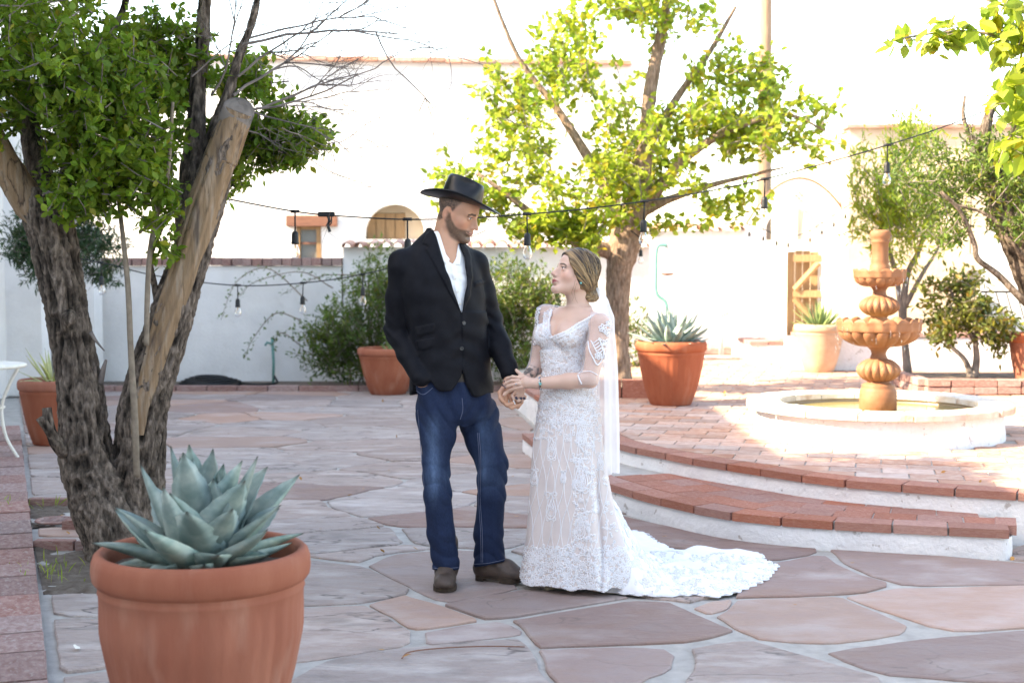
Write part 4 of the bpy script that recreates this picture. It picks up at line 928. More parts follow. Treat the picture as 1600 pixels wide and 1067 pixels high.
c0 = G(316, 1158); R0 = 171*c0[1]/FPX/1.0
Y0 = c0[1]+.02
R0 = 170*Y0/FPX
rim_z = P(316, 861, Y0)[2]
make_pot('terracotta_pot', 'big terracotta pot close to the camera, lower left, holding the blue agave', (P(316, 900, Y0)[0], Y0, 0), R0, rim_z+.012, 26, .64)
agave('blue_agave', 'large grey blue agave with toothed leaves in the nearest pot', (P(316, 900, Y0)[0], Y0, rim_z-.06),
      [(3, 86, .90, .012, .05), (5, 76, 1.02, .03, .04), (7, 64, 1.04, .045, .03), (9, 48, 1.0, .06, .02), (9, 29, .92, .07, .01), (8, 11, .66, .075, .01)], AGAVE, bl, 'agave', None, 12)
bl2 = [blade(.42, .10, .14, .018, fold=.45).mesh('agave_blade', AGAVE, smooth=True, color=True), blade(.40, .10, .0, .018, fold=.5).mesh('agave_blade', AGAVE, smooth=True, color=True)]
cm = G(1051, 634, Z2); Ym2 = cm[1]+.16; Rm = 56*Ym2/FPX; zr = P(1051, 534, Ym2)[2]
make_pot('terracotta_pot', 'terracotta pot with a wide blue agave on the paved terrace, right of the bride', (cm[0], Ym2, Z2), Rm, zr-Z2+.01, 16, .58)
agave('blue_agave', 'wide blue agave in the pot right of the bride', (cm[0], Ym2, zr-.05), [(5, 80, .72, .01, .04), (8, 62, .84, .03, .03), (11, 44, .90, .05, .02), (12, 26, .88, .06, .01), (10, 10, .76, .07, .01)], AGAVE, bl2, 'agave', None, 9)
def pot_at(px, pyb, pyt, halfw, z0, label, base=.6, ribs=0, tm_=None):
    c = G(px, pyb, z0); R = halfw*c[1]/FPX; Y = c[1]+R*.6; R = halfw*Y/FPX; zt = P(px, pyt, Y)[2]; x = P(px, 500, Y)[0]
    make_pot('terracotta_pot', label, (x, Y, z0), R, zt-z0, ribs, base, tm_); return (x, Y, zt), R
(q, R) = pot_at(80, 697, 592, 53, 0, 'terracotta pot with yellow striped leaves behind the left trunk', .58)
yb = [blade(.40, .045, .05, .008, False, fold=.3).mesh('striped_blade', YUCCA, smooth=True, color=True), blade(.36, .04, -.25, .008, False, fold=.3).mesh('striped_blade', YUCCA, smooth=True, color=True)]
agave('striped_agave', 'yellow striped spiky plant in the pot behind the left trunk', (q[0], q[1], q[2]-.03), [(4, 78, .8, .02, 0), (7, 52, .8, .04, 0), (8, 25, .75, .05, 0)], YUCCA, yb, 'succulent', None, 3)
(q, R) = pot_at(606, 618, 543, 48, 0, 'terracotta pot with small low plants, half hidden behind the groom', .58)
agave('small_succulent', 'small low green succulent in the pot behind the groom', (q[0]+.04, q[1], q[2]-.05), [(5, 70, .45, .02, 0), (8, 40, .45, .05, 0)], GREENA, [blade(.34, .05, .1, .01, False).mesh('green_blade', GREENA, smooth=True, color=True)], 'succulent', None, 4)
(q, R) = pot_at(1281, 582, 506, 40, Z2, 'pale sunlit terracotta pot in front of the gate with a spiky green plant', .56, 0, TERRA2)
gb = [blade(.40, .04, .1, .010, False, fold=.4).mesh('green_blade', GREENA, smooth=True, color=True)]
agave('green_agave', 'spiky green agave in the sunlit pot by the gate', (q[0], q[1], q[2]-.05), [(8, 80, .8, .02, 0), (14, 60, .85, .04, 0), (16, 38, .85, .06, 0), (14, 15, .75, .07, 0)], GREENA, gb, 'agave', None, 6)
(q, R) = pot_at(1622, 612, 520, 45, Z2, 'terracotta pot cut off by the right edge of the picture', .6)
agave('green_agave', 'green leafed agave in the pot cut off at the right edge', (q[0], q[1], q[2]-.05), [(8, 70, .6, .03, 0), (10, 40, .6, .05, 0)], GREENA, gb, 'agave', None, 8)
# ================================================================== fountain
FC = mat('cast_stone', (.22, .092, .045), (.30, .145, .078), (.26, .115, .058), rough=.6, ns=7, nd=6, bump=.35, bs=40, bd=.006, spec=.35, detail2=((.26, .13, .075), 9, .58, .72, .55))
WATER = mat('pool_water', (.30, .25, .10), rough=.06, spec=.6, bump=.25, bs=14, bd=.01)
fx, fy = FOUNT; ft = thing('fountain', (fx, fy, Z2), 'tiered terracotta coloured fountain in a round white basin on the terrace', 'fountain')
def wav(R, Z, a): return R+.006*vn(np.stack([R*np.cos(a)*8, R*np.sin(a)*8, Z*9], -1), 3), Z
part('basin_wall', MB().lathe([(.90, Z2-.02), (.895, Z2+.05), (.885, Z2+.12), (.885, Z2+.195)], (fx, fy, 0), 120, wav), RISERW, ft, True)
part('basin_lining', MB().lathe([(.74, Z2+.2), (.73, Z2+.1), (.70, Z2+.02), (0.01, Z2+.02)], (fx, fy, 0), 60), WARMST, ft, True)
CAP = mat('capstone', (.72, .69, .65), (.62, .55, .48), rough=.85, ns=5, bump=.6, bs=36, bd=.008, rand=.1, detail2=((.44, .27, .18), 7, .56, .68, .75))
CAP2 = mat('worn_brick_capstone', (.50, .36, .27), (.64, .54, .45), rough=.88, ns=6, bump=.8, bs=36, bd=.01, rand=.12)
n = 16
for k in range(n):
    a0, a1 = 2*math.pi*(k+.012)/n, 2*math.pi*(k+1-.012)/n; rings = []
    A = np.linspace(a0, a1, 5); ro = .955+random.uniform(-.012, .012); h = .05+random.uniform(-.004, .004)
    poly = [(fx+ro*math.cos(q), fy+ro*math.sin(q)) for q in A]+[(fx+.715*math.cos(q), fy+.715*math.sin(q)) for q in A[::-1]]
    part('capstone', MB().prism(poly, Z2+.192, Z2+.192+h, .012), CAP2 if 11 <= k <= 14 else CAP, ft)
part('water', MB().lathe([(.0005, Z2+.165), (.3, Z2+.165), (.735, Z2+.165)], (fx, fy, 0), 48), WATER, ft, True)
def prof(z): return 1.545+(410-z)/213.7
def flute(n, amp, z0, z1, p=.8):
    def f(R, Z, a):
        k = np.clip((Z-z0)/(z1-z0+1e-9), 0, 1); w = np.sin(k*math.pi)**.5
        return R*(1+amp*w*(np.abs(np.cos(a*n/2))**p-.6)[None]), Z
    return f
zb = Z2+.10
part('pedestal', MB().lathe([(.002, zb), (.135, zb), (.135, .60), (.128, .612), (.118, .63), (.122, .645), (.11, .655), (.085, .662), (.078, .68), (.09, .69)], (fx, fy, 0), 48), FC, ft, True)
def bulb(z0, z1, r, n):
    k = np.linspace(0, 1, 18); return MB().lathe(np.c_[.055+(r-.055)*np.sin(k*math.pi)**.62, z0+(z1-z0)*k], (fx, fy, 0), n*10, flute(n, .16, z0, z1), close=True)
part('lobed_bulb', bulb(.665, .842, .152, 16), FC, ft, True)
part('neck', MB().lathe([(.07, .83), (.06, .85), (.052, .875), (.06, .90), (.085, .925), (.11, .94)], (fx, fy, 0), 36), FC, ft, True)
def bowl(z0, z1, z2, r, n, nm):
    k = np.linspace(0, 1, 12)
    part(nm+'_lobes', MB().lathe(np.c_[.09+(r*.95-.09)*np.sin(k*math.pi/2)**.7, z0+(z1-z0)*k**1.3], (fx, fy, 0), n*12, flute(n, .13, z0-(z1-z0)*.6, z1+(z1-z0)*.5)), FC, ft, True)
    seg = n*12; h = z2-z1
    def sc(R, Z, a):
        top = np.clip((Z-z1)/h, 0, 1); s_ = np.abs(np.sin(a*n/2))**.5
        return R*(1+.015*np.cos(a*n))[None], Z-(top**3)*(.42*h*(1-s_))[None]
    part(nm+'_rim', MB().lathe([(r*.94, z1-.008), (r*.985, z1-.004), (r, z1+.006), (r*1.0, z1+h*.35), (r*1.01, z1+h*.7), (r*1.02, z2), (r*.985, z2+.002), (r*.96, z2-h*.2), (r*.94, z1+h*.3), (r*.6, z1+.0), (.05, z1-.03)], (fx, fy, 0), seg, sc), FC, ft, True)
    part(nm+'_water', MB().lathe([(.0005, z1+h*.42), (r*.5, z1+h*.42), (r*.95, z1+h*.42)], (fx, fy, 0), 36), WATER, ft, True)
bowl(.925, 1.045, 1.135, .300, 18, 'large_bowl')
part('neck', MB().lathe([(.085, 1.05), (.07, 1.12), (.058, 1.14), (.07, 1.158)], (fx, fy, 0), 36), FC, ft, True)
part('lobed_bulb', bulb(1.15, 1.30, .140, 16), FC, ft, True)
part('neck', MB().lathe([(.065, 1.29), (.05, 1.31), (.046, 1.335), (.06, 1.36), (.085, 1.375)], (fx, fy, 0), 36), FC, ft, True)
bowl(1.367, 1.435, 1.497, .188, 14, 'small_bowl')
part('column', MB().lathe([(.075, 1.44), (.072, 1.52), (.062, 1.535), (.066, 1.55), (.060, 1.57), (.060, 1.68), (.066, 1.69), (.068, 1.70), (.062, 1.71), (.072, 1.725), (.074, 1.76), (.066, 1.775), (.03, 1.782), (.001, 1.783)], (fx, fy, 0), 48, flute(9, .05, 1.56, 1.70, 1)), FC, ft, True)
wd_ = MB()
for k in range(46):
    a = random.uniform(0, 6.28); r, zt, zl = random.choice(((.305, 1.08, .93), (.192, 1.45, 1.33), (.305, 1.08, .9)))
    z0 = random.uniform(zl, zt); l = random.uniform(.012, .07); x = fx+(r+.006)*math.cos(a); y = fy+(r+.006)*math.sin(a)
    wd_.tube([(x, y, z0), (x+.002, y, z0-l*.5), (x, y, z0-l)], (.0015, .004, .0015), 5)
part('water_drips', wd_, glass('falling_water', alpha=.6), ft, True, kind='stuff')
# ================================================================== string lights
BULB = glass('bulb_glass', alpha=.55); FIL = mat('filament', (.75, .48, .22), (.6, .35, .15), rough=.4, ns=30)
def string_light(name, label, path, n, bulbs, L=.115, r_=.0048, sc=1.0, detail=True):
    c = catmull(px_path(path), n); t = thing(name, tuple(c[0]), label, 'string lights', 'festoon strings of clear bulbs over the court')
    part('cable', MB().tube(c, r_, 6), BLACK, t, True)
    for px in bulbs:
        xs = c[:, 0]/c[:, 1]; i = int(np.argmin(np.abs(xs-(px-800)/FPX))); x, y, z = c[i]
        s = sc
        b = MB(); b.tube([(x-.022*s, y, z+.001), (x+.022*s, y, z+.001)], .009*s, 6)
        lean = random.gauss(0, .006); zz = z-.095*s
        b.tube([(x, y, z), (x+lean*.4, y, zz)], .0042*s, 5)
        b.lathe([(.004*s, 0), (.014*s, -.006*s), (.017*s, -.02*s), (.018*s, -.052*s), (.020*s, -.06*s), (.0185*s, -.066*s), (.001, -.066*s)], (x+lean*.5, y, zz), 12)
        so = part('socket', b, BLACK, t, True); zb_ = zz-.062*s; xb = x+lean*.6
        part('bulb', MB().lathe([(.0125*s, 0), (.0135*s, -.008*s), (.019*s, -.022*s), (.0245*s, -.038*s), (.025*s, -.050*s), (.0215*s, -.064*s), (.012*s, -.073*s), (.0005, -.076*s)], (xb, y, zb_), 16), BULB, so, True)
        if detail:
            f = MB(); f.tube([(xb, y, zb_), (xb, y, zb_-.025*s)], .004*s, 6)
            f.tube([(xb-.010*s, y, zb_-.022*s), (xb-.012*s, y, zb_-.05*s), (xb-.004*s, y, zb_-.03*s), (xb+.004*s, y, zb_-.05*s), (xb+.012*s, y, zb_-.03*s), (xb+.010*s, y, zb_-.022*s)], .0012*s, 4)
            part('filament', f, FIL, so)
    return t, c
Ys = 8.3
t, c = string_light('string_lights', 'nearest black festoon cable with clear bulbs running over the couple', [(300, 300, 8.0), (345, 309, 8.0), (463, 331, 8.1), (550, 339, 8.2), (640, 343, 8.2), (730, 341, 8.3), (820, 335, 8.4), (910, 327, 8.5), (1005, 315, 8.6), (1100, 300, 8.8), (1195, 280, 9.0), (1290, 255, 9.3), (1380, 229, 9.5), (1470, 200, 9.7), (1560, 165, 9.9), (1640, 130, 10)], 160, (464, 640, 821, 1005, 1195, 1380), .115, .0048, 1.15)
x, y, z = P(510, 335, 8.1); b = MB(); b.box((x, y, z), (.095, .03, .028), 0, .006); b.tube([(x+.01, y, z-.01), (x+.018, y-.005, z-.04), (x+.006, y, z-.06), (x+.02, y, z-.10)], .009, 6); b.tube([(x+.03, y, z), (x+.028, y, z-.05), (x+.01, y, z-.07)], .004, 5)
part('plug_joint', b, BLACK, t)
string_light('string_lights', 'second festoon string sagging low in front of the left wall', [(70, 395, 12.6), (160, 411, 12.8), (250, 432, 13), (370, 446, 13.1), (475, 442, 13.2), (570, 428, 13.3), (650, 405, 13.4), (760, 360, 13.5)], 80, (52+30, 160, 371, 474, 569), .115, .006, 1.25)
string_light('string_lights', 'far small festoon string swagged across the gate arch', [(1010, 330, 18.5), (1080, 345, 18.5), (1170, 351, 18.6), (1210, 365, 18.7), (1250, 367, 18.7), (1290, 345, 18.7), (1330, 318, 18.8), (1400, 280, 18.8)], 60, (1170, 1191, 1210, 1229, 1265, 1285, 1302, 1320), .115, .006, .95, False)
string_light('string_lights', 'short hanging end of a festoon string beside the middle tree trunk', [(985, 360, 13.6), (1000, 372, 13.6), (1004, 380, 13.6)], 12, (1001,), .1, .006, 1.0, False)
# ================================================================== small things
tb = thing('garden_table', (G(-16, 700)[0], 11.0, 0), 'white metal garden table with curved legs at the left edge', 'table')
ty = 11.0; tx0 = P(38, 570, ty)[0]; R = .36; tcx = tx0-R; tz = P(20, 570, ty)[2]
part('table_top', MB().lathe([(.001, tz-.02), (R-.01, tz-.022), (R, tz-.012), (R, tz), (R-.01, tz+.006), (.001, tz+.006)], (tcx, ty, 0), 48), WMETAL, tb, True)
for k in range(3):
    a = math.radians(-8+120*k); d = (math.cos(a), math.sin(a))
    q = catmull([(tcx+d[0]*.33, ty+d[1]*.33, tz-.02), (tcx+d[0]*.25, ty+d[1]*.25, tz-.16), (tcx+d[0]*.19, ty+d[1]*.19, .42), (tcx+d[0]*.22, ty+d[1]*.22, .20), (tcx+d[0]*.33, ty+d[1]*.33, .012)], 24)
    part('leg', MB().tube(q, .013, 8), WMETAL, tb, True)
part('ring', MB().tube([(tcx+.19*math.cos(q), ty+.19*math.sin(q), .42) for q in np.linspace(0, 2*math.pi, 30)], .008, 6, False), WMETAL, tb, True)
hc = G(340, 601); h = MB()
for k in range(5):
    q = np.linspace(0, 2*math.pi, 40); rr = .33-.035*k
    h.tube([(hc[0]+rr*math.cos(t)*1.15+.02*math.sin(3*t+k), 17.55+rr*.7*math.sin(t), .05+.02*k+.008*math.sin(2*t+k)) for t in q], .014, 6)
h.tube(catmull([(hc[0]+.38, 17.5, .06), (hc[0]+.6, 17.4, .05), (hc[0]+.8, 17.6, .05), (P(428, 590, 17.7)[0], 17.75, .12)], 20), .014, 6)
tag(part('garden_hose', h, BLACK, None, True, origin=(hc[0], 17.5, .03)), 'coiled black garden hose on the soil below the left wall', 'hose')
tp = thing('standpipe', (P(427, 590, 17.9)[0], 17.9, .03), 'thin green standpipe with a tap against the left wall', 'pipe')
x = P(427, 590, 17.9)[0]
part('pipe', MB().tube([(x, 17.9, .02), (x+.005, 17.9, .3), (x-.01, 17.9, P(425, 527, 17.9)[2])], .018, 8), GPAINT, tp, True)
part('tap', MB().tube([(x-.01, 17.88, .52), (x-.07, 17.86, .54), (x-.09, 17.86, .50)], .016, 6), GPAINT, tp, True)
gp = thing('wall_pipe', (P(1022, 480, 19.8)[0], 19.8, .4), 'turquoise pipe bending over the right wall above the agave', 'pipe')
part('pipe', MB().tube(catmull(px_path([(1043, 520, 19.85), (1041, 475, 19.85), (1026, 458, 19.85), (1025, 420, 19.85), (1026, 390, 19.85), (1032, 383, 19.85), (1042, 384, 19.85)]), 40), .026, 8), GPAINT, gp, True)
bf_ = thing('bird_feeder', P(1043, 430, 19.7), 'small dish feeder hanging from the turquoise pipe', 'feeder')
x, y, z = P(1043, 429, 19.7)
part('dish', MB().lathe([(.001, -.02), (.07, -.01), (.10, .015), (.095, .02), (.001, .0)], (x, y, z), 24), DWOOD, bf_, True)
part('tube', MB().lathe([(.035, 0), (.035, .28), (.01, .34), (.001, .36)], (x, y, z), 16), glass('feeder_glass', (.95, .97, .97), .05, .3), bf_, True)
part('hanger', MB().tube([(x, y, z+.35), P(1042, 384, 19.82)], .006, 5), IRON, bf_)
sv = thing('spigot_post', (P(1127, 545, 19.3)[0], 19.3, Z2), 'grey pipe stub with a valve beside the ledge', 'pipe')
x, y, z = P(1127, 548, 19.3)
part('pipe', MB().tube([(x, y, Z2), (x, y, P(1127, 500, 19.3)[2])], .035, 8), mat('grey_pipe', (.30, .32, .33), (.40, .41, .41), rough=.6, ns=10), sv, True)
part('valve', MB().tube([(x-.02, y-.03, .83), (x+.09, y-.03, .86)], .03, 6), bpy.data.materials['grey_pipe'], sv, True)
# drain cover let into the stone by the left tree
dx, dy, _ = G(86, 816); dr = thing('drain_grate', (dx, dy, .01), 'small round rust red drain grate in the paving beside the left trunk', 'grate')
part('frame', MB().lathe([(.105, .004), (.118, .012), (.112, .020), (.100, .020), (.098, .006)], (dx, dy, 0), 28), OLDBRK, dr, True)
for k in range(-4, 5): part('bar', MB().box((dx+k*.022, dy, .013), (.011, 2*math.sqrt(.1**2-(k*.022)**2), .010)), OLDBRK, dr)
# hanging lantern, railing
ln = thing('hanging_lantern', P(1515, 420, 15.8), 'pale bucket shaped lantern hanging by the right building', 'lantern')
x, y, z = P(1515, 448, 15.8); PALE = mat('pale_enamel', (.52, .49, .42), (.45, .41, .35), rough=.6, ns=8)
part('bucket', MB().lathe([(.001, 0), (.085, 0), (.12, .17), (.125, .175), (.112, .17), (.08, .02)], (x, y, z), 24), PALE, ln, True)
part('handle', MB().tube([(x+.115*math.cos(q), y, z+.17+.20*math.sin(q)) for q in np.linspace(0, math.pi, 18)], .006, 5), PALE, ln, True)
part('cord', MB().tube([(x, y, z+.37), (x, y, 3.1)], .006, 5), BLACK, ln)
rl = thing('iron_railing', (P(1575, 480, 15.0)[0], 15.0, Z2), 'dark iron chair back railing at the right edge', 'railing')
part('top_rail', MB().tube([P(1533, 456, 15), P(1660, 456, 15)], .012, 6), IRON, rl)
for k in range(6):
    a = 1540+k*16; part('bar', MB().tube([P(a, 456, 15), P(a+14, 505, 15), P(a+14, 560, 15)], .007, 5), IRON, rl)
# dry twig and fallen leaves
FALL = mat('fallen_leaf', (.38, .16, .04), (.46, .25, .08), rough=.7, ns=20)
q = [G(*a, .012) for a in ((628, 1028), (640, 1018), (690, 1012), (760, 1009), (820, 1010))]
tag(part('dry_twig', MB().tube(catmull(q, 20), np.linspace(.003, .0025, 20), 5), DWOOD, None, origin=q[0]), 'thin dark dry twig lying on the near paving', 'twig')
for (a, b, r_), lb_ in zip(((628, 1033, .3), (103, 835, 1.2), (118, 1020, 2.0)), ('curled orange fallen leaf at the end of the dry twig', 'fallen leaf on the paving beside the drain grate', 'pale fallen petal on the stone between brick path and big pot')):
    x, y, _ = G(a, b); lf = MB(); leaves(lf, np.array([[x, y, .018]]), .055, .03, .0, .3, np.array([[math.cos(r_)*3, math.sin(r_)*3, .3]]))
    tag(part('fallen_leaf', lf, FALL if 'petal' not in lb_ else WMETAL, None, origin=(x, y, .01)), lb_, 'leaf')
lt_ = MB(); N_ = 420; X_ = RNG.uniform(-5, 6, N_); Y_ = RNG.uniform(5.5, 16, N_)
tz_ = np.where(inpoly(upoly, X_, Y_), Z2+.006, .012)
ok = ~inpoly(lpoly, X_, Y_) & (np.hypot(X_-fx, Y_-fy) > 1.0) & ((tz_ > .1) | (RNG.uniform(size=N_) < .4))
leaves(lt_, np.c_[X_, Y_, tz_][ok], .035, .02, -.1, .3, np.tile([0, 0, -.1], (ok.sum(), 1)))
lt_.v[-1][:, 2] = np.maximum(lt_.v[-1][:, 2], np.repeat(tz_[ok], 8)+.001)
tag(part('leaf_litter', lt_, FALL, None, color=False), 'scattered dry leaves on terrace and paving', None, None, 'stuff')
wg = MB(); w_ = np.array([(G(60, 770)[0], 8.8)])+RNG.normal(size=(60, 2))*np.array([.16, .10]); w2 = np.array([(-2.15, 7.0)])+RNG.normal(size=(70, 2))*np.array([.25, .15])
pp_ = np.vstack([w_, w2]); leaves(wg, np.c_[pp_, np.zeros(len(pp_))], .07, .006, .5, .4, np.tile([0, 0, 1.2], (len(pp_), 1)))
tag(part('weeds', wg, LEAF2, None, color=True), 'thin tufts of weeds in the tree soil', None, None, 'stuff')
# ================================================================== people: surfaces grown from distance fields
F4 = np.float32
class Field:
    def __init__(s, lo, hi, h):
        s.lo = np.array(lo, float); s.h = h; s.n = np.ceil((np.array(hi)-s.lo)/h).astype(int)+1
        s.a = np.full(tuple(s.n), .25, F4)
    def axes(s): return [(s.lo[k]+s.h*np.arange(s.n[k])).astype(F4) for k in range(3)]
    def sl(s, lo, hi):
        i0 = np.clip(np.floor((np.array(lo)-s.lo)/s.h).astype(int), 0, s.n-1); i1 = np.clip(np.ceil((np.array(hi)-s.lo)/s.h).astype(int)+1, 1, s.n)
        g = [(s.lo[k]+s.h*np.arange(i0[k], i1[k])).astype(F4) for k in range(3)]
        return tuple(slice(i0[k], i1[k]) for k in range(3)), g[0][:, None, None], g[1][None, :, None], g[2][None, None, :]
    def put(s, fn, lo, hi, k=.0, op='u'):
        pad = .03+k*1.2
        q, X, Y, Z = s.sl(np.array(lo)-pad, np.array(hi)+pad)
        if min(s.a[q].shape) == 0: return
        d = fn(X, Y, Z); a = s.a[q]
        if op == 'u':
            if k > 0:
                h = np.clip(.5+.5*(a-d)/k, 0, 1); s.a[q] = a+(d-a)*h-k*h*(1-h)
            else: s.a[q] = np.minimum(a, d)
        elif op == 's':
            if k > 0:
                h = np.clip(.5-.5*(a+d)/k, 0, 1); s.a[q] = a+(-d-a)*h+k*h*(1-h)
            else: s.a[q] = np.maximum(a, -d)
    def cap(s, a, b, ra, rb, k=.01, op='u'):
        a = np.array(a, float); b = np.array(b, float); ba = b-a; l2 = float(ba@ba)+1e-12
        def fn(X, Y, Z):
            x, y, z = X-F4(a[0]), Y-F4(a[1]), Z-F4(a[2])
            h = np.clip((x*F4(ba[0])+y*F4(ba[1])+z*F4(ba[2]))/F4(l2), 0, 1)
            return np.sqrt((x-h*F4(ba[0]))**2+(y-h*F4(ba[1]))**2+(z-h*F4(ba[2]))**2)-(F4(ra)+F4(rb-ra)*h)
        r = max(ra, rb); s.put(fn, np.minimum(a, b)-r, np.maximum(a, b)+r, k, op)
    def chain(s, pts, k=.01):
        for p, q in zip(pts[:-1], pts[1:]): s.cap(p[0], q[0], p[1], q[1], k)
    def ell(s, c, r, R=None, k=.01, op='u'):
        c = np.array(c, float); r = np.array(r, float); R = np.eye(3) if R is None else np.array(R, float)
        def fn(X, Y, Z):
            x, y, z = X-F4(c[0]), Y-F4(c[1]), Z-F4(c[2])
            q = [x*F4(R[0, j])+y*F4(R[1, j])+z*F4(R[2, j]) for j in range(3)]
            k0 = np.sqrt(sum((q[j]/F4(r[j]))**2 for j in range(3)))+F4(1e-6); k1 = np.sqrt(sum((q[j]/F4(r[j]**2))**2 for j in range(3)))+F4(1e-6)
            return k0*(k0-1)/k1
        m = np.sqrt(((R*r[None, :])**2).sum(1)); s.put(fn, c-m, c+m, k, op)
    def loft(s, keys, yaw, k=.02, n=2.4, cap=True):
        """keys: (z, x, y, rx, ry) rings stacked in height; rx runs along the turned shoulder line"""
        K = np.array(sorted(keys), float); cy_, sy_ = math.cos(yaw), math.sin(yaw)
        zz = np.linspace(K[0, 0], K[-1, 0], 200); M = np.stack([np.interp(zz, K[:, 0], K[:, j]) for j in range(1, 5)], 1)
        ker = np.ones(13)/13
        for j in range(4): M[:, j] = np.convolve(np.pad(M[:, j], 6, 'edge'), ker, 'valid')
        def fn(X, Y, Z):
            z = np.clip(Z[0, 0], K[0, 0], K[-1, 0]); cx, cy2, rx, ry = [np.interp(z, zz, M[:, j]).astype(F4)[None, None, :] for j in range(4)]
            x = X-cx; y = Y-cy2; u = x*F4(cy_)+y*F4(sy_); v = -x*F4(sy_)+y*F4(cy_)
            q = (np.abs(u/rx)**n+np.abs(v/ry)**n)**F4(1/n)+F4(1e-4); r = np.sqrt(u*u+v*v)
            d = r*(1-1/q); d = np.where(q < .3, -np.minimum(rx, ry)*(1-q), d)
            return np.maximum(d, np.maximum(F4(K[0, 0])-Z, Z-F4(K[-1, 0]))).astype(F4)
        m = max(K[:, 3].max(), K[:, 4].max())
        s.put(fn, (K[:, 1].min()-m, K[:, 2].min()-m, K[0, 0]), (K[:, 1].max()+m, K[:, 2].max()+m, K[-1, 0]), k)
    def pix(s):
        X, Y, Z = [a.astype(F4) for a in s.axes()]
        Yb = Y[None, :, None]; zc = Z[None, None, :]-F4(CAMH); dep = Yb*F4(cp)-zc*F4(sp); up = Yb*F4(sp)+zc*F4(cp)
        return 800+F4(FPX)*X[:, None, None]/dep, 533.5-F4(FPX)*up/dep
    def warp(s, fn): s.a += fn(*s.axes())
    def polysd(s, poly, box=None):
        """signed distance (metres, inside negative) of the voxels to an outline drawn in photo pixels"""
        px, py = s.pix() if not hasattr(s, '_px') else s._px; s._px = (px, py)
        p = np.array(poly, float); d = np.full(px.shape, 1e9, F4); ins = np.zeros(px.shape, bool); n = len(p)
        for i in range(n):
            a, b = p[i], p[(i+1) % n]; e = b-a; wx, wy = px-F4(a[0]), py-F4(a[1])
            t = np.clip((wx*F4(e[0])+wy*F4(e[1]))/F4(e@e+1e-9), 0, 1); d = np.minimum(d, (wx-t*F4(e[0]))**2+(wy-t*F4(e[1]))**2)
            c = ((a[1] > py) != (b[1] > py))
            if e[1] != 0: ins ^= c & (px < (e[0]*(py-F4(a[1]))/F4(e[1])+F4(a[0])))
        d = np.sqrt(d)/F4(330); return np.where(ins, -d, d)
    def raise_(s, poly, t, soft=.004, mask=None):
        w = np.clip(.5-s.polysd(poly)/F4(2*soft), 0, 1)*F4(t)
        if mask is not None: w = w*mask
        s.a -= w
    def carve(s, poly, mask=None, off=0.0):
        d = -(s.polysd(poly)-F4(off))
        if mask is not None: d = np.where(mask, d, F4(-1))
        s.a = np.maximum(s.a, d)
def nets(f, smooth=0):
    a = f.a.copy(); a[0] = a[-1] = .1; a[:, 0] = a[:, -1] = .1; a[:, :, 0] = a[:, :, -1] = .1
    S_ = (a < 0); c = np.zeros(tuple(np.array(a.shape)-1), np.uint8); n0, n1, n2 = c.shape
    for i in (0, 1):
        for j in (0, 1):
            for k in (0, 1): c += S_[i:n0+i, j:n1+j, k:n2+k]
    idx = np.argwhere((c > 0) & (c < 8)); I, J, K = idx.T
    acc = np.zeros((len(idx), 3)); cnt = np.zeros(len(idx))
    cor = [(i, j, k) for i in (0, 1) for j in (0, 1) for k in (0, 1)]
    val = {q: a[I+q[0], J+q[1], K+q[2]].astype(float) for q in cor}
    for q in cor:
        for ax in range(3):
            if q[ax] == 0:
                r = list(q); r[ax] = 1; va, vb = val[q], val[tuple(r)]; m = (va < 0) != (vb < 0)
                t = np.where(m, va/(va-vb+1e-20), 0); e = np.tile(np.array(q, float), (len(idx), 1)); e[:, ax] += t
                acc += e*m[:, None]; cnt += m
    V = (idx+acc/cnt[:, None])
    mp = np.full(c.shape, -1, np.int32); mp[I, J, K] = np.arange(len(idx)); Fs = []
    for ax in range(3):
        b, d = [(1, 2), (2, 0), (0, 1)][ax]
        A = [slice(None)]*3; B = [slice(None)]*3; A[ax] = slice(0, -1); B[ax] = slice(1, None)
        s0, s1 = S_[tuple(A)], S_[tuple(B)]; e = np.argwhere(s0 != s1)
        ok = (e[:, b] > 0) & (e[:, d] > 0) & (e[:, b] < S_.shape[b]-1) & (e[:, d] < S_.shape[d]-1); e = e[ok]
        inside = s0[e[:, 0], e[:, 1], e[:, 2]]; q = []
        for ob, od in ((-1, -1), (0, -1), (0, 0), (-1, 0)):
            g = e.copy(); g[:, b] += ob; g[:, d] += od; q.append(mp[g[:, 0], g[:, 1], g[:, 2]])
        q = np.stack(q, 1); q[~inside] = q[~inside][:, ::-1]; Fs.append(q)
    Fq = np.vstack(Fs); Fq = Fq[(Fq >= 0).all(1)]
    for _ in range(smooth):
        E = np.vstack([Fq[:, [0, 1]], Fq[:, [1, 2]], Fq[:, [2, 3]], Fq[:, [3, 0]]]); sm = np.zeros_like(V); ct = np.zeros(len(V))
        for k in range(3): sm[:, k] = np.bincount(E[:, 0], V[E[:, 1], k], len(V))
        ct = np.bincount(E[:, 0], minlength=len(V)); V = V*.45+.55*sm/np.maximum(ct, 1)[:, None]
    return f.lo+V*f.h, Fq
def grown(name, f, mat_, parent, col=None, smooth=1, label=None):
    V, Q = nets(f, smooth); mb = MB(); mb.add(V, Q, col(V) if col is not None else None)
    return part(name, mb, mat_, parent, True, col is not None, label=label)
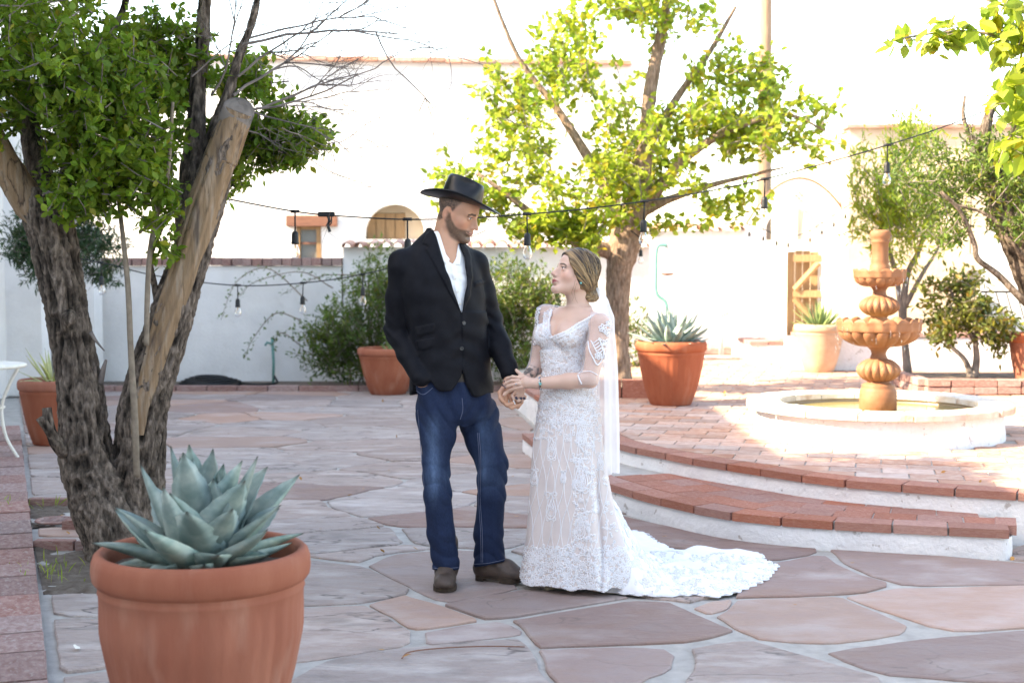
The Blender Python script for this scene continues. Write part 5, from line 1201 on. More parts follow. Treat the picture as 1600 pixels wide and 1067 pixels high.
def frame(c, yaw, pitch, roll=0.0):
    """columns: subject's side towards +x of the face frame, forward, up"""
    f = np.array([math.sin(yaw)*math.cos(pitch), -math.cos(yaw)*math.cos(pitch), math.sin(pitch)])
    u = np.array([-math.sin(yaw)*math.sin(pitch), math.cos(yaw)*math.sin(pitch), math.cos(pitch)])
    x = np.cross(f, u)
    if roll: x, u = x*math.cos(roll)+u*math.sin(roll), u*math.cos(roll)-x*math.sin(roll)
    return np.array(c, float), np.stack([x, f, u], 1)
def head(f, fr, s, male):
    c, R = fr; w = lambda x, y, z: c+R@np.array([x, y, z])*s
    el = lambda p, r, k=.01, op='u': f.ell(w(*p), np.array(r)*s, R, k*s, op)
    ca = lambda p, q, ra, rb, k=.01, op='u': f.cap(w(*p), w(*q), ra*s, rb*s, k*s, op)
    el((0, -.014, .036), (.077, .098, .086), .0); el((0, .036, .035), (.064, .052, .055), .03)
    el((0, .030, -.045), (.060, .060, .072), .03)
    jw, jr = (.054, .024) if male else (.046, .021)
    for q in (-1, 1):
        ca((q*jw, -.004, -.062), (q*.016, .078, -.106), jr, .019, .022)
        el((q*.046, .054, -.030), (.022, .022, .022), .024)
        ca((q*.064, .0, -.02), (q*jw, -.002, -.065), .018, .022, .025)
    el((0, .082, -.108), (.022, .018, .016) if male else (.018, .016, .016), .02)
    for q in (-1, 1): ca((q*.010, .0885, .016 if male else .018), (q*.044, .074, .017), .0095 if male else .0075, .008, .016)
    for q in (-1, 1): el((q*.032, .100, -.001), (.0175, .016, .0115), .012, 's')
    for q in (-1, 1):
        el((q*.0315, .0775, -.001), (.0125, .0125, .0115), .002)
        ca((q*.0190, .0855, .0035), (q*.0320, .0895, .0078), .003, .0032, .004); ca((q*.0320, .0895, .0078), (q*.0445, .0825, .0035), .0032, .003, .004)
        ca((q*.021, .0855, -.0065), (q*.043, .0825, -.0060), .0028, .0028, .005)
    nl = 1.0 if male else .90
    ca((0, .089, .012), (0, .089+.030*nl, -.034), .0075, .0085, .010)
    ca((0, .074, .010), (0, .092+.004*nl, -.034), .0125, .0135, .010); ca((0, .084, -.002), (0, .098, -.036), .009, .010, .008)
    el((0, .089+.031*nl, -.0375), (.0105, .010, .009), .008)
    for q in (-1, 1): el((q*.0115, .1015, -.042), (.0072, .011, .0075), .007)
    for q in (-1, 1): el((q*.0055, .107, -.049), (.003, .005, .003), .003, 's')
    el((0, .092, -.070), (.027, .016, .020), .014)
    ca((-.015, .0965, -.0665), (.015, .0965, -.0665), .0048, .0048, .006); ca((0, .1000, -.0655), (0, .1000, -.0655), .0048, .0048, .005)
    for q in (-1, 1): ca((0, .0980, -.0765), (q*.015, .0940, -.0755), .0058, .0042, .006)
    ca((-.023, .0905, -.0715), (.023, .0905, -.0715), .002, .002, .003, 's'); ca((-.012, .1045, -.0718), (.012, .1045, -.0718), .0018, .0018, .003, 's')
    el((0, .097, -.091), (.02, .006, .006), .008, 's')
    for q in ((-1, 1) if male else ()):
        el((q*.082, -.016, -.012), (.011, .020, .033), .006); el((q*.093, -.010, -.010), (.007, .010, .018), .004, 's'); el((q*.083, -.006, -.042), (.007, .009, .010), .005)
def lcl(fr, V, s): return (V-fr[0])@fr[1]/s
def skin_col(fr, s, male, base, extra=None):
    base = np.array(base)
    def fn(V):
        C = np.tile(base, (len(V), 1))*(1+.05*fbm(V*26, 2, 4))[:, None]
        q = lcl(fr, V, s); x, y, z = np.abs(q[:, 0]), q[:, 1], q[:, 2]
        def mix(m, c):
            m = np.clip(m, 0, 1)[:, None]; C[:] = C*(1-m)+np.asarray(c)*m
        g = lambda x0, y0, z0, rx, ry, rz: np.exp(-(((x-x0)/rx)**2+((y-y0)/ry)**2+((z-z0)/rz)**2))
        mix(.45*g(.045, .06, -.035, .03, .05, .025), base*np.array([1.10, .74, .70])); mix(.4*g(0, .118, -.038, .014, .02, .014), base*np.array([1.08, .76, .72]))
        mix(.5*g(.08, -.012, -.014, .014, .03, .035), base*np.array([1.10, .74, .70]))
        lip = (1-((x/(.0255 if male else .0285))**2+((z+.0718-.10*x)/(.0108*(1.02-x*14)))**2))*5; mix(lip*(y > .086), (.38, .19, .155) if male else (.36, .09, .10))
        eye = (1-(((x-.0318)/.0118)**2+((z-.0005)/.0052)**2))*5*(y > .07); mix(eye, (.72, .68, .66)); mix((1-(((x-.0325)/.0058)**2+((z-.0008)/.0060)**2))*6*(y > .075), (.05, .035, .025))
        up = z-(.0060-.10*(x-.032)**2*40*.1); mix((1-np.abs(up-.0005)/(.0022 if male else .0034))*3.2*(np.abs(x-.0325) < .0165)*(y > .072), (.03, .02, .018))
        br = .0205+.10*(x-.02)-2.2*np.clip(x-.035, 0, 1)**1.0*.25
        mix((1-np.abs(z-br)/(.0058 if male else .0046))*3*(x > .010)*(x < .052)*(y > .06), (.075, .048, .034))
        mix((1-np.abs(z+.0720-(.10 if male else .24)*x)/.0016)*1.6*(x < .026)*(y > .08), base*np.array([.22, .12, .12]))
        if male:
            low = np.clip((-.030-z-.22*np.clip(y-.02, 0, 1)*(y > .02)-.0)/.012, 0, 1)
            # beard line: sideburn in front of the ear, cheek edge falling to the mouth corner, moustache, chin
            edge = np.interp(y, [-.02, .005, .02, .04, .06, .075, .095], [.01, .0, -.030, -.050, -.058, -.056, -.053])
            bd = np.clip((edge-z)/.010, 0, 1)*np.clip((y+.016-.55*np.clip(-.045-z, 0, 1))/.016, 0, 1)*np.clip((z+.150)/.012, 0, 1)*(y < .115)
            neck = np.clip((-.106-z-.30*(y-.03))/.014, 0, 1); bd = bd*(1-neck)
            bd = bd*np.where((lip > -.8) & (y > .08), .15, 1.0)
            n = .5+.5*vn(V*260, 6); mix(bd*(.70+.30*n), np.array((.070, .045, .030))*(.7+.7*n[:, None]))
            hr = np.clip((np.interp(y, [-.12, -.05, -.03, .0, .012, .05], [-.075, -.07, -.05, -.0, -.012, .06])*-1+z)/.014, 0, 1)*np.clip((.020+.5*(z-.02)-y)/.01, 0, 1)
            ear = ((x > .0760) & (np.abs(y+.014) < .024) & (np.abs(z+.014) < .034)); hr = np.where(ear, 0, hr)
            mix(hr*(.80+.25*vn(V*170, 8)), (.055, .037, .028))
        if extra is not None: extra(V, C, mix)
        return np.c_[np.clip(C, .005, 1), np.ones(len(V))]
    return fn
def skinmat(name):
    m = mat(name, (1, 1, 1), None, rough=.48, spec=.4, attr=True, bump=.10, bs=260, bd=.002); b = m.node_tree.nodes['Principled BSDF']
    b.inputs['Subsurface Weight'].default_value = .12; b.inputs['Subsurface Radius'].default_value = (1, .35, .2); b.inputs['Subsurface Scale'].default_value = .012
    return m
SKIN = skinmat('skin')
def finger(f, pts, r0, r1, k=.004):
    n = len(pts)
    for i in range(n-1): f.cap(pts[i], pts[i+1], r0+(r1-r0)*i/(n-1), r0+(r1-r0)*(i+1)/(n-1), k)
# ------------------------------------------------------------------ the groom
hf = frame(P(720, 316, 6.755), math.radians(72), math.radians(-13), math.radians(7))
Mo = (P(712, 900, 6.76)[0], 6.76, 0.0)
groom = thing('person', Mo, 'tall bearded person in black cowboy hat, dark suit jacket, white shirt and jeans', 'person')
YAW = math.radians(28); ty_ = 6.77
mh = frame(P(716, 331, 6.76), math.radians(65), math.radians(-23), math.radians(-2)); MS = 1.0
def T_(px, z, dy=0): y = ty_+dy; return (P(px, 500, y)[0], y)
TOR = [(.84, 706, .205, .150), (.93, 705, .205, .150), (1.02, 704, .198, .143), (1.15, 701, .190, .133), (1.28, 697, .200, .138), (1.40, 690, .215, .145), (1.48, 688, .212, .138), (1.545, 687, .195, .122), (1.60, 688, .158, .102), (1.64, 688, .118, .088), (1.68, 688, .082, .074), (1.71, 688, .060, .060)]
def torso(f, off, zmin=.84, zmax=1.7, k=.02):
    f.loft([(z, *T_(px, z), rx+off, ry+off) for z, px, rx, ry in TOR if zmin <= z <= zmax], YAW, k, 2.15)
sR, eR, wR = np.array(P(628, 413, 6.70)), np.array(P(619, 515, 6.76)), np.array(P(655, 588, 6.62))
sL, eL, wL = np.array(P(742, 414, 6.86)), np.array(P(767, 503, 6.90)), np.array(P(797, 584, 6.72))
hp = np.array(P(798, 606, 6.69))
body = Field((-.66, 6.42, .02), (.09, 7.02, 1.92), .0036)
head(body, mh, MS, True)
nk0 = mh[0]+mh[1]@np.array([0, -.034, -.05]); nk1 = np.array([*T_(691, 1.6, .0), 1.575])
body.cap(nk0, nk1, .056, .064, .02); body.cap(nk0+mh[1]@np.array([0, .03, -.045]), nk1+np.array([.03, -.05, -.02]), .035, .045, .03)
body.cap(nk0+mh[1]@np.array([.045, .0, -.0]), nk1+np.array([-.01, -.075, -.035]), .012, .014, .02)
torso(body, -.035, .9, 1.60, .03)
for q in (sR, sL): body.cap(nk1+np.array([0, 0, -.06]), q, .05, .06, .03)
body.chain([(sR, .05), (eR, .042), (wR, .030)], .02); body.chain([(sL, .05), (eL, .042), (wL, .030)], .02)
# right hand pushed into the pocket
pk = [wR+(np.array(P(673, 616, 6.70))-wR)*t for t in (0, .75, 1)]
body.cap(wR, pk[1], .030, .034, .01); body.ell(pk[1], (.034, .020, .036), None, .012)
for j in range(4): b0 = pk[1]+np.array([-.026+.017*j, -.002, -.03]); finger(body, [b0, b0+np.array([.010, .012, -.034]), b0+np.array([.014, .02, -.06])], .0095, .0078)
finger(body, [pk[1]+np.array([.022, .0, .0]), pk[1]+np.array([.034, .006, -.022]), pk[1]+np.array([.036, .010, -.045])], .0105, .0088)
# left hand closed round the bride's hand
K = lambda px, py, Y: np.array(P(px, py, Y))
body.cap(wL, K(797, 598, 6.70), .029, .033, .01)
body.ell(K(795, 607, 6.685), (.034, .030, .040), None, .014)
for pts, r in (([(787, 614, 6.655), (785, 627, 6.640), (793, 633, 6.630), (801, 630, 6.628)], .0098), ([(791, 618, 6.655), (791, 632, 6.640), (800, 637, 6.632), (809, 633, 6.632)], .0100),
               ([(797, 619, 6.660), (800, 634, 6.648), (809, 636, 6.640), (815, 629, 6.640)], .0094), ([(803, 617, 6.670), (808, 629, 6.660), (815, 629, 6.650), (818, 622, 6.650)], .0082)):
    finger(body, [K(*p) for p in pts], r, r*.86, .005)
finger(body, [K(786, 606, 6.665), K(781, 613, 6.645), K(782, 622, 6.632), K(786, 627, 6.628)], .0112, .0092, .006)
for q in ([(684, 640, 6.72), (681, 735, 6.69), (697, 890, 6.74)], [(748, 640, 6.82), (768, 740, 6.79), (767, 890, 6.84)]): body.chain([(K(*q[0]), .07), (K(*q[1]), .045), (K(q[2][0], q[2][1]-28, q[2][2]), .03)], .02)
X, Y, Z = body.axes(); body.a = np.maximum(body.a, ((X[:, None, None]-hf[0][0])*F4(hf[1][0, 2])+(Y[None, :, None]-hf[0][1])*F4(hf[1][1, 2])+(Z[None, None, :]-hf[0][2])*F4(hf[1][2, 2])-F4(.012)).astype(F4))
groom_body = grown('body', body, SKIN, groom, skin_col(mh, MS, True, (.52, .285, .19)))
del body
# shirt
SHIRT = mat('white_shirt', (.80, .82, .84), None, rough=.8, bump=.25, bs=60, bd=.004, spec=.2)
front = lambda f, o=0.0: (lambda X, Y, Z: ((X[:, None, None]-T_(697, 1)[0])*math.sin(YAW)-(Y[None, :, None]-ty_)*math.cos(YAW)+0*Z[None, None, :]) > o)(*f.axes())
sh_ = Field((-.46, 6.52, 1.12), (-.1, 6.95, 1.70), .004)
torso(sh_, -.014, 1.02, 1.70, .0)
sh_.cap(nk1+np.array([.0, .0, -.03]), nk1+np.array([.006, -.004, .045]), .075, .068, .015)
sh_.carve([(682, 348), (695, 396), (700, 404), (707, 413), (713, 404), (717, 385), (716, 350)], front(sh_, -.03))
sh_.carve([(640, 300), (640, 352), (673, 357), (716, 376), (735, 380), (760, 300)], None)
sh_.raise_([(674, 352), (682, 352), (697, 398), (703, 405), (696, 413), (686, 402), (670, 362)], .010, .002, front(sh_)); sh_.raise_([(716, 378), (722, 396), (719, 414), (708, 413), (713, 402)], .009, .002, front(sh_))
sh_.raise_([(704, 414), (711, 413), (724, 486), (717, 486)], .004, .0015, front(sh_))
sh_.warp(lambda X, Y, Z: (.003*np.sin((X[:, None, None]*60+Z[None, None, :]*95)+2*np.sin(Z[None, None, :]*25))*(Z[None, None, :] < 1.5)+0*Y[None, :, None]).astype(F4))
shirt = grown('shirt', sh_, SHIRT, groom, None, 1)
for a in ((711, 432), (715, 452), (719, 472)):
    x, y, z = P(*a, 6.61); 
del sh_
# jacket
JACKET = mat('black_suit_cloth', (.0036, .0040, .0065), (.0065, .0070, .0105), rough=.68, ns=30, bump=.12, bs=420, bd=.001, spec=.16)
jk = Field((-.68, 6.44, .86), (.07, 7.06, 1.75), .0044)
torso(jk, .000, .84, 1.72, .0)
nt_ = np.array([*T_(688, 1.6, .01), 1.66])
for q, e in ((sR, -1), (sL, 1)):
    jk.cap(nt_+np.array([e*.030, e*.015, -.015]), q+np.array([0, 0, .004]), .036, .052, .03)
def sleeve(s_, e_, w_):
    jk.cap(s_, s_, .064, .064, .035)
    m1 = s_*.5+e_*.5; m2 = e_*.5+w_*.5
    jk.chain([(s_, .059), (m1, .061), (e_, .057)], .018); jk.chain([(e_, .057), (m2, .052), (w_, .045)], .018)
def jwr(X, Y, Z):
    X = X[:, None, None]; Y = Y[None, :, None]; Z = Z[None, None, :]; o = 0
    for c, e, L in ((eR, sR, .09), (eL, sL, .10)):
        r2 = (X-F4(c[0]))**2+(Y-F4(c[1]))**2+(Z-F4(c[2]))**2
        o = o+.006*np.exp(-r2/F4(L*L))*np.sin(Z*88+X*46+1.6*np.sin(X*37+Z*18))
    t = np.clip((1.30-Z)/.1, 0, 1)*np.clip((Z-1.0)/.1, 0, 1); bx = P(720, 510, 6.62)[0]
    o = o+.0035*t*np.sin((Z-1.26)*70+np.abs(X-bx)*42)*np.exp(-((X-bx)/.13)**2)
    o = o+.0022*np.sin(Z*47+X*31+Y*23+1.5*np.sin(X*20-Z*15))
    o = o+.004*np.sin(X*58+Z*9)*np.clip((1.02-Z)/.1, 0, 1)
    return o.astype(F4)
fm = front(jk, -.01); fs = front(jk, .02)
xs_, ys_, zs_ = jk.axes()
jk.raise_([(721, 487), (723, 545), (724, 582), (745, 632), (800, 632), (800, 487)], .006, .0014, fm)
LAP = [(676, 356), (690, 400), (706, 445), (721.5, 489), (702, 457), (682, 419), (665, 389), (671, 385), (660, 380), (666, 366)]
LAR = [(717, 378), (727, 410), (729.5, 447), (721.5, 490), (735, 462), (738.5, 432), (735.5, 400), (731, 388), (724, 382)]
jk.raise_(LAP, .009, .0014, fm); jk.raise_(LAR, .009, .0014, fm)
jk.raise_([(741, 442), (760, 436), (761, 441), (742, 448)], .005, .0012, fm)
for q in ([(648, 512), (679, 505.5), (676.5, 519), (651, 526)], [(650, 533), (678.5, 528), (676, 541), (664, 547), (652, 545)]): jk.raise_(q, .007, .0014, fm)
jk.carve([(676, 345), (690, 400), (706, 445), (721.5, 488), (729.5, 447), (727, 410), (718, 381), (716, 345)], front(jk, -.05))
jk.carve([(660, 300), (660, 340), (676, 359), (700, 374), (718, 381), (732, 378), (750, 300)], None)
jk.carve([(722, 570), (724, 580), (727, 600), (737, 616), (746, 622.5), (800, 621), (800, 700), (640, 700), (640, 612), (692, 612.5), (704, 609), (715, 600), (721, 588)], front(jk, .0))
jk.carve([(628, 548), (657, 556), (666, 582), (684, 611), (684, 660), (600, 660), (600, 600)], front(jk, .02))
jk.a = np.maximum(jk.a, (F4(.918)-zs_)[None, None, :])
sleeve(sR, eR, wR+np.array([.004, .012, -.006])); sleeve(sL, eL, wL+(eL-wL)*.03)
jk.warp(jwr)
jacket = grown('suit_jacket', jk, JACKET, groom, None, 1); del jk
BTN = mat('dark_button', (.03, .03, .03), rough=.3, spec=.6)
from mathutils.bvhtree import BVHTree
def bvh_of(o):
    w = np.array(WL[o]); V = [tuple(np.array(v.co)+w) for v in o.data.vertices]; return BVHTree.FromPolygons(V, [tuple(p.vertices) for p in o.data.polygons])
def pixhit(bvh, px, py):
    d = np.array(P(px, py, 6.7))-np.array([0, 0, CAMH]); d /= np.linalg.norm(d)
    h = bvh.ray_cast(Vector((0, 0, CAMH)), Vector(d))
    return (np.array(h[0]), np.array(h[1])) if h[0] is not None else (None, None)
def disc(mb, p, n, r, h, seg=14):
    n = n/np.linalg.norm(n); u = np.cross(n, [0, 0, 1.]); u /= np.linalg.norm(u)+1e-9; v = np.cross(n, u); A = np.arange(seg)/seg*2*math.pi
    rings = [[p+(u*math.cos(a)+v*math.sin(a))*rr+n*z for a in A] for rr, z in ((r, -.001), (r, h*.8), (r*.8, h), (r*.62, h*.7), (.0003, h*.7))]
    F = [(k*seg+j, k*seg+(j+1) % seg, (k+1)*seg+(j+1) % seg, (k+1)*seg+j) for k in range(4) for j in range(seg)]
    mb.add(np.vstack(rings), F)
jb = bvh_of(jacket)
for a in ((724.5, 505), (721.5, 544.5)):
    p, n = pixhit(jb, *a)
    if p is not None: mb = MB(); disc(mb, p, n, .0095, .005); part('button', mb, BTN, jacket, True)
sb2 = bvh_of(shirt)
for a in ((711, 436), (715, 456), (719, 475)):
    p, n = pixhit(sb2, *a)
    if p is not None: mb = MB(); disc(mb, p, n, .0055, .003); part('shirt_button', mb, WMETAL, shirt, True)
# jeans
jn = Field((-.50, 6.50, .03), (.02, 7.06, 1.06), .0046)
jn.loft([(.775, *T_(712, .8), .11, .08), (.805, *T_(711, .8), .160, .112), (.84, *T_(711, .8), .176, .122), (.88, *T_(711, .9), .181, .128), (.96, *T_(709, .9), .172, .124), (1.04, *T_(707, 1.0), .165, .120)], YAW*.6, .0, 2.3)
LEG1 = [((684, 645, 6.725), .108), ((684, 680, 6.715), .087), ((680.5, 719, 6.70), .0675), ((684, 775, 6.70), .066), ((689, 831, 6.72), .068), ((695.5, 872, 6.735), .064), ((697, 891, 6.735), .064)]
LEG2 = [((744, 645, 6.83), .110), ((756, 685, 6.82), .094), ((768.5, 722, 6.80), .077), ((768, 775, 6.80), .070), ((763, 831, 6.83), .076), ((765.5, 872, 6.85), .075), ((767, 885, 6.85), .077)]
jn.cap(P(666, 606, 6.672), P(676, 634, 6.668), .050, .046, .035)
for L in (LEG1, LEG2):
    L = [(K(*a), r*.965) for a, r in L]; jn.chain(L, .016)
def jw(X, Y, Z):
    X = X[:, None, None]; Y = Y[None, :, None]; Z = Z[None, None, :]
    low = np.clip((.32-Z)/.2, 0, 1); kn = np.exp(-((Z-.50)/.10)**2); cr = np.exp(-((Z-.80)/.07)**2)
    rg = lambda v: 1-2*np.abs(np.sin(v))**.7
    o = .0044*low*rg(Z*44+2.6*np.sin(X*19+1)+Y*17)+.0045*kn*rg(Z*36+X*34+Y*20+1.5*np.sin(X*25))+.0050*cr*rg(Z*34-np.abs(X+.27)*52)
    o = o+.0022*np.sin(Z*17+X*38+Y*30+1.2*np.sin(Z*11))+.0022*np.sin(X*95+Z*13+3*np.sin(Z*7))
    return o.astype(F4)
jn.warp(jw)
jn.carve([(640, 891), (671, 889), (700, 892), (722, 889), (727, 884), (740, 886), (757, 884), (794, 876), (830, 880), (830, 950), (640, 950)], None)
def jcol(V):
    px = 800+FPX*V[:, 0]/V[:, 1]; z = V[:, 2]; n = .5+.5*fbm(V*np.array([30, 30, 9]), 3, 3); fine = .5+.5*vn(V*np.array([420, 420, 130]), 5)
    fade = np.exp(-((px-676)/11)**2)*np.clip((.86-z)/.1, 0, 1)*np.clip((z-.36)/.2, 0, 1)*.75+np.exp(-((px-758)/13)**2)*np.clip((.86-z)/.1, 0, 1)*np.clip((z-.40)/.2, 0, 1)*.45
    fade = fade+.35*np.exp(-((z-.53)/.06)**2)*n; fade = fade*(V[:, 1] < 6.83+0*z)
    ridge = .5+.5*np.sin(z*62+V[:, 0]*44); sk = .5+.5*vn(V*np.array([70, 70, 7]), 9); g = np.clip(fade*(.25+.55*n+.5*sk)+.10*ridge*fade, 0, 1)[:, None]
    C = np.array([.0110, .0215, .054])*(1-g)+np.array([.072, .122, .215])*g
    return np.c_[C*(.78+.44*fine)[:, None]*(.85+.3*n)[:, None], np.ones(len(V))]
DENIM = mat('denim', (1, 1, 1), None, rough=.85, spec=.2, attr=True, bump=.25, bs=500, bd=.0012)
jeans = grown('jeans', jn, DENIM, groom, jcol, 1); del jn
jbv = bvh_of(jeans); STITCH = mat('stitching', (.10, .12, .19), None, rough=.8)
def on(bvh, pts, lift=.001, n=24, keep=.12):
    o = []
    for a in catmull(np.c_[np.array(pts, float), np.zeros(len(pts))], n):
        p, nn = pixhit(bvh, a[0], a[1])
        if p is not None and (not o or np.linalg.norm(p-o[-1]) < keep): o.append(p+nn*lift)
    return o
for pts in ([(746, 676), (749, 720), (748, 775), (751, 830), (752, 878)], [(748.5, 676), (751.5, 720), (750.5, 775), (753.5, 830), (754.5, 878)], [(671, 886), (690, 888), (716, 886)], [(741, 881), (765, 879), (791, 873)], [(722, 622), (723, 640), (719, 655)], [(650, 610), (662, 616), (676, 606)], [(653, 640), (657, 690), (663, 760)]):
    o = on(jbv, pts)
    if len(o) > 3: part('seam', MB().tube(o, .0016, 4), STITCH, jeans)
BELT = mat('dark_leather_belt', (.02, .014, .011), None, rough=.4)
q = [T_(707, 1.0)]; mb = MB(); cy_, sy_ = math.cos(YAW*.6), math.sin(YAW*.6)
for zz in (1.0,):
    ring = [(q[0][0]+cy_*.176*math.cos(t)-sy_*.130*math.sin(t), q[0][1]+sy_*.176*math.cos(t)+cy_*.130*math.sin(t)) for t in np.linspace(0, 2*math.pi, 49)[:-1]]
    V = [(x, y, z) for z in (.985, 1.025) for x, y in ring]; mb.add(V, [(k, (k+1) % 48, 48+(k+1) % 48, 48+k) for k in range(48)])
part('belt', mb, BELT, jeans, True)
# boots
BOOT = mat('brown_leather_boot', (.045, .030, .024), (.085, .058, .045), rough=.55, ns=14, bump=.4, bs=60, bd=.003, spec=.4); SOLE = mat('boot_sole', (.055, .035, .022), (.03, .02, .015), rough=.8, ns=20)
def boot(heel, toe, w=.052):
    heel = np.array(heel); toe = np.array(toe); d = toe-heel; L = np.linalg.norm(d); d /= L; s_ = np.array([-d[1], d[0], 0]); R = np.stack([s_, d, [0, 0, 1]], 1)
    at = lambda x, t, z: heel+s_*x+d*L*t+np.array([0, 0, z])
    b = Field(np.minimum(heel, toe)-np.array([.09, .09, .0])+np.array([0, 0, .0]), np.maximum(heel, toe)+np.array([.09, .09, .24]), .004)
    b.ell(at(0, .74, .045), (w, .085, .040), R, .0); b.ell(at(0, .92, .036), (w*.86, .045, .030), R, .02); b.ell(at(0, .42, .055), (w*.80, .10, .048), R, .03); b.ell(at(0, .14, .055), (w*.72, .05, .05), R, .03)
    b.ell(at(0, .48, .075), (w*.72, .085, .045), R, .03); b.cap(at(0, .27, .08), at(0, .26, .20), .052, .055, .04); b.cap(at(-w*.7, .55, .075), at(w*.7, .55, .075), .010, .010, .02)
    X, Y, Z = b.axes(); b.a = np.maximum(b.a, (F4(.022)-Z)[None, None, :])
    b.a -= (.0022*np.sin(((X[:, None, None]-heel[0])*d[0]+(Y[None, :, None]-heel[1])*d[1])*110+Z[None, None, :]*70)*np.clip((Z[None, None, :]-.05)/.03, 0, 1)).astype(F4)
    o = grown('boot', b, BOOT, groom, None, 1)
    pr = []
    for t, ww in ((.0, .55), (.06, .70), (.2, .74), (.4, .72), (.6, .92), (.75, 1.06), (.88, 1.0), (.97, .72), (1.02, .36)): pr.append((t, ww*w))
    poly = [at(x, t, 0)[:2] for t, x in pr]+[at(-x, t, 0)[:2] for t, x in pr[::-1]]
    part('sole', MB().prism(poly, .012, .028, .003), SOLE, o)
    poly = [at(x, t, 0)[:2] for t, x in pr if t < .3]+[at(-x, t, 0)[:2] for t, x in pr[::-1] if t < .3]
    part('heel', MB().prism(poly, .0, .012), SOLE, o)
    poly = [at(x, t, 0)[:2] for t, x in pr if t > .5]+[at(-x, t, 0)[:2] for t, x in pr[::-1] if t > .5]
    part('sole_pad', MB().prism(poly, .001, .012), SOLE, o)
boot((P(699, 900, 6.86)[0], 6.86, 0), (P(694, 920, 6.60)[0], 6.60, 0), .053)
boot((P(746, 905, 6.88)[0], 6.88, 0), (P(812, 905, 6.78)[0], 6.80, 0), .050)
# hat
HAT = mat('black_felt_hat', (.0035, .0035, .0042), (.006, .006, .0075), rough=.34, ns=20, bump=.08, bs=200, bd=.001, spec=.34)
hm = MB(); A = np.linspace(0, 2*math.pi, 97)[:-1]; rings = []
def ring(rx, ry, zf, cy=0.0): rings.append(np.stack([rx*np.cos(A), ry*np.sin(A)+cy, zf(A)], 1))
br = lambda t, dz=0.0: (lambda A: dz+.030*t**2*np.abs(np.cos(A))**2.2-.014*t**1.5*np.clip(np.sin(A), 0, 1)**2-.002*t*np.clip(-np.sin(A), 0, 1)**2)
for t in np.linspace(0, 1, 9): ring(.078+(.158-.078)*t, .100+(.203-.100)*t, br(t, -.004))
for t in np.linspace(1, 0, 9): ring(.079+(.1575-.079)*t, .102+(.2025-.102)*t, br(t, .001))
for z, sx, sy, cy in ((.012, .99, .99, 0), (.03, .975, .97, .0), (.055, .95, .95, .001), (.08, .915, .925, .002), (.099, .86, .895, .002), (.110, .79, .845, .002), (.1165, .70, .775, .002), (.117, .60, .70, .002)):
    ring(.080*sx, .103*sy, lambda A, z=z: z+(.006*np.clip(-np.sin(A), 0, 1)-.016*np.clip(np.sin(A), 0, 1)**1.5)*(z/.116)**2+0*A, cy)
ring(.080*.48, .103*.62, lambda A: .104-.012*np.clip(np.sin(A), 0, 1), .002); ring(.080*.2, .103*.48, lambda A: .092-.012*np.clip(np.sin(A), 0, 1), .002); ring(.001, .103*.4, lambda A: .090+0*A, .002)
V = np.vstack(rings); z = V[:, 2]
for q in (-1, 1):            # side dents of the crown
    dn = np.exp(-(((V[:, 0]-q*.066)/.040)**2+((V[:, 1]-.030)/.052)**2+((z-.088)/.030)**2)); V[:, 0] -= q*.032*dn
n = len(A); m = len(rings); i = np.arange(m-1)[:, None]*n; j = np.arange(n)[None]; k = (j+1) % n
F = np.stack([i+j, i+k, i+n+k, i+n+j], -1).reshape(-1, 4)
hm.add(hf[0]+V@hf[1].T, F); hat = part('cowboy_hat', hm, HAT, groom, True)
hb = MB(); rr = []
for z_, o_ in ((.003, .0805), (.003, .0822), (.019, .0815), (.019, .0795)): rr.append(np.stack([o_*np.cos(A), (o_+.022)*np.sin(A), z_+0*A], 1))
V = np.vstack(rr); F = [(a*n+b, a*n+(b+1) % n, ((a+1) % 4)*n+(b+1) % n, ((a+1) % 4)*n+b) for a in range(4) for b in range(n)]
hb.add(hf[0]+V@hf[1].T, F); part('hat_band', hb, mat('hat_ribbon', (.008, .008, .009), None, rough=.5), hat, True)
# ------------------------------------------------------------------ the bride
Yb_ = 6.67
Bo = (P(893, 915, Yb_)[0], Yb_, 0.0)
bride = thing('person', Bo, 'smiling woman in fitted white lace wedding gown with long train and veil', 'person')
BYAW = math.radians(-36); BS = .93
bh = frame(P(899, 427, Yb_), math.radians(-68), math.radians(17), math.radians(0))
B = lambda px, py, Y=Yb_: np.array(P(px, py, Y))
nSh, nEl, nWr = B(938, 506, 6.60), B(922, 593, 6.53), B(838, 599, 6.57)
fSh, fEl, fWr = B(853, 492, 6.80), B(839, 572, 6.76), B(817, 596, 6.68)
bb_ = Field((-.06, 6.36, .03), (.56, 6.96, 1.63), .0034)
head(bb_, bh, BS, False)
bk0 = bh[0]+bh[1]@np.array([0, -.032, -.055])*BS; bk1 = np.array(B(904, 487, 6.70))
bb_.cap(bk0, bk1, .046, .050, .02); bb_.cap(bk0+bh[1]@np.array([0, .022, -.03]), bk1+np.array([-.012, -.025, .0]), .032, .034, .02)
BT = [(.90, 889, .105, .085), (1.0, 887, .105, .085), (1.09, 885, .106, .084), (1.18, 884, .120, .095), (1.25, 887, .130, .092), (1.30, 893, .128, .080), (1.335, 899, .085, .062)]
def btorso(f, off, z0=0, z1=2, k=.02):
    f.loft([(z, B(px, 500, 6.695)[0], 6.695, rx+off, ry+off) for z, px, rx, ry in BT if z0 <= z <= z1], BYAW, k, 2.1)
btorso(bb_, -.006, k=.03)
bfw = np.array([math.sin(BYAW), -math.cos(BYAW), 0]); bsd = np.array([math.cos(BYAW), math.sin(BYAW), 0])
bc = np.array([B(884, 500, 6.695)[0], 6.695, 0])
BUST = [bc+bsd*q*.062+bfw*.078+np.array([0, 0, 1.205]) for q in (-1, 1)]
for p in BUST: bb_.ell(p, (.056, .052, .056), None, .035)
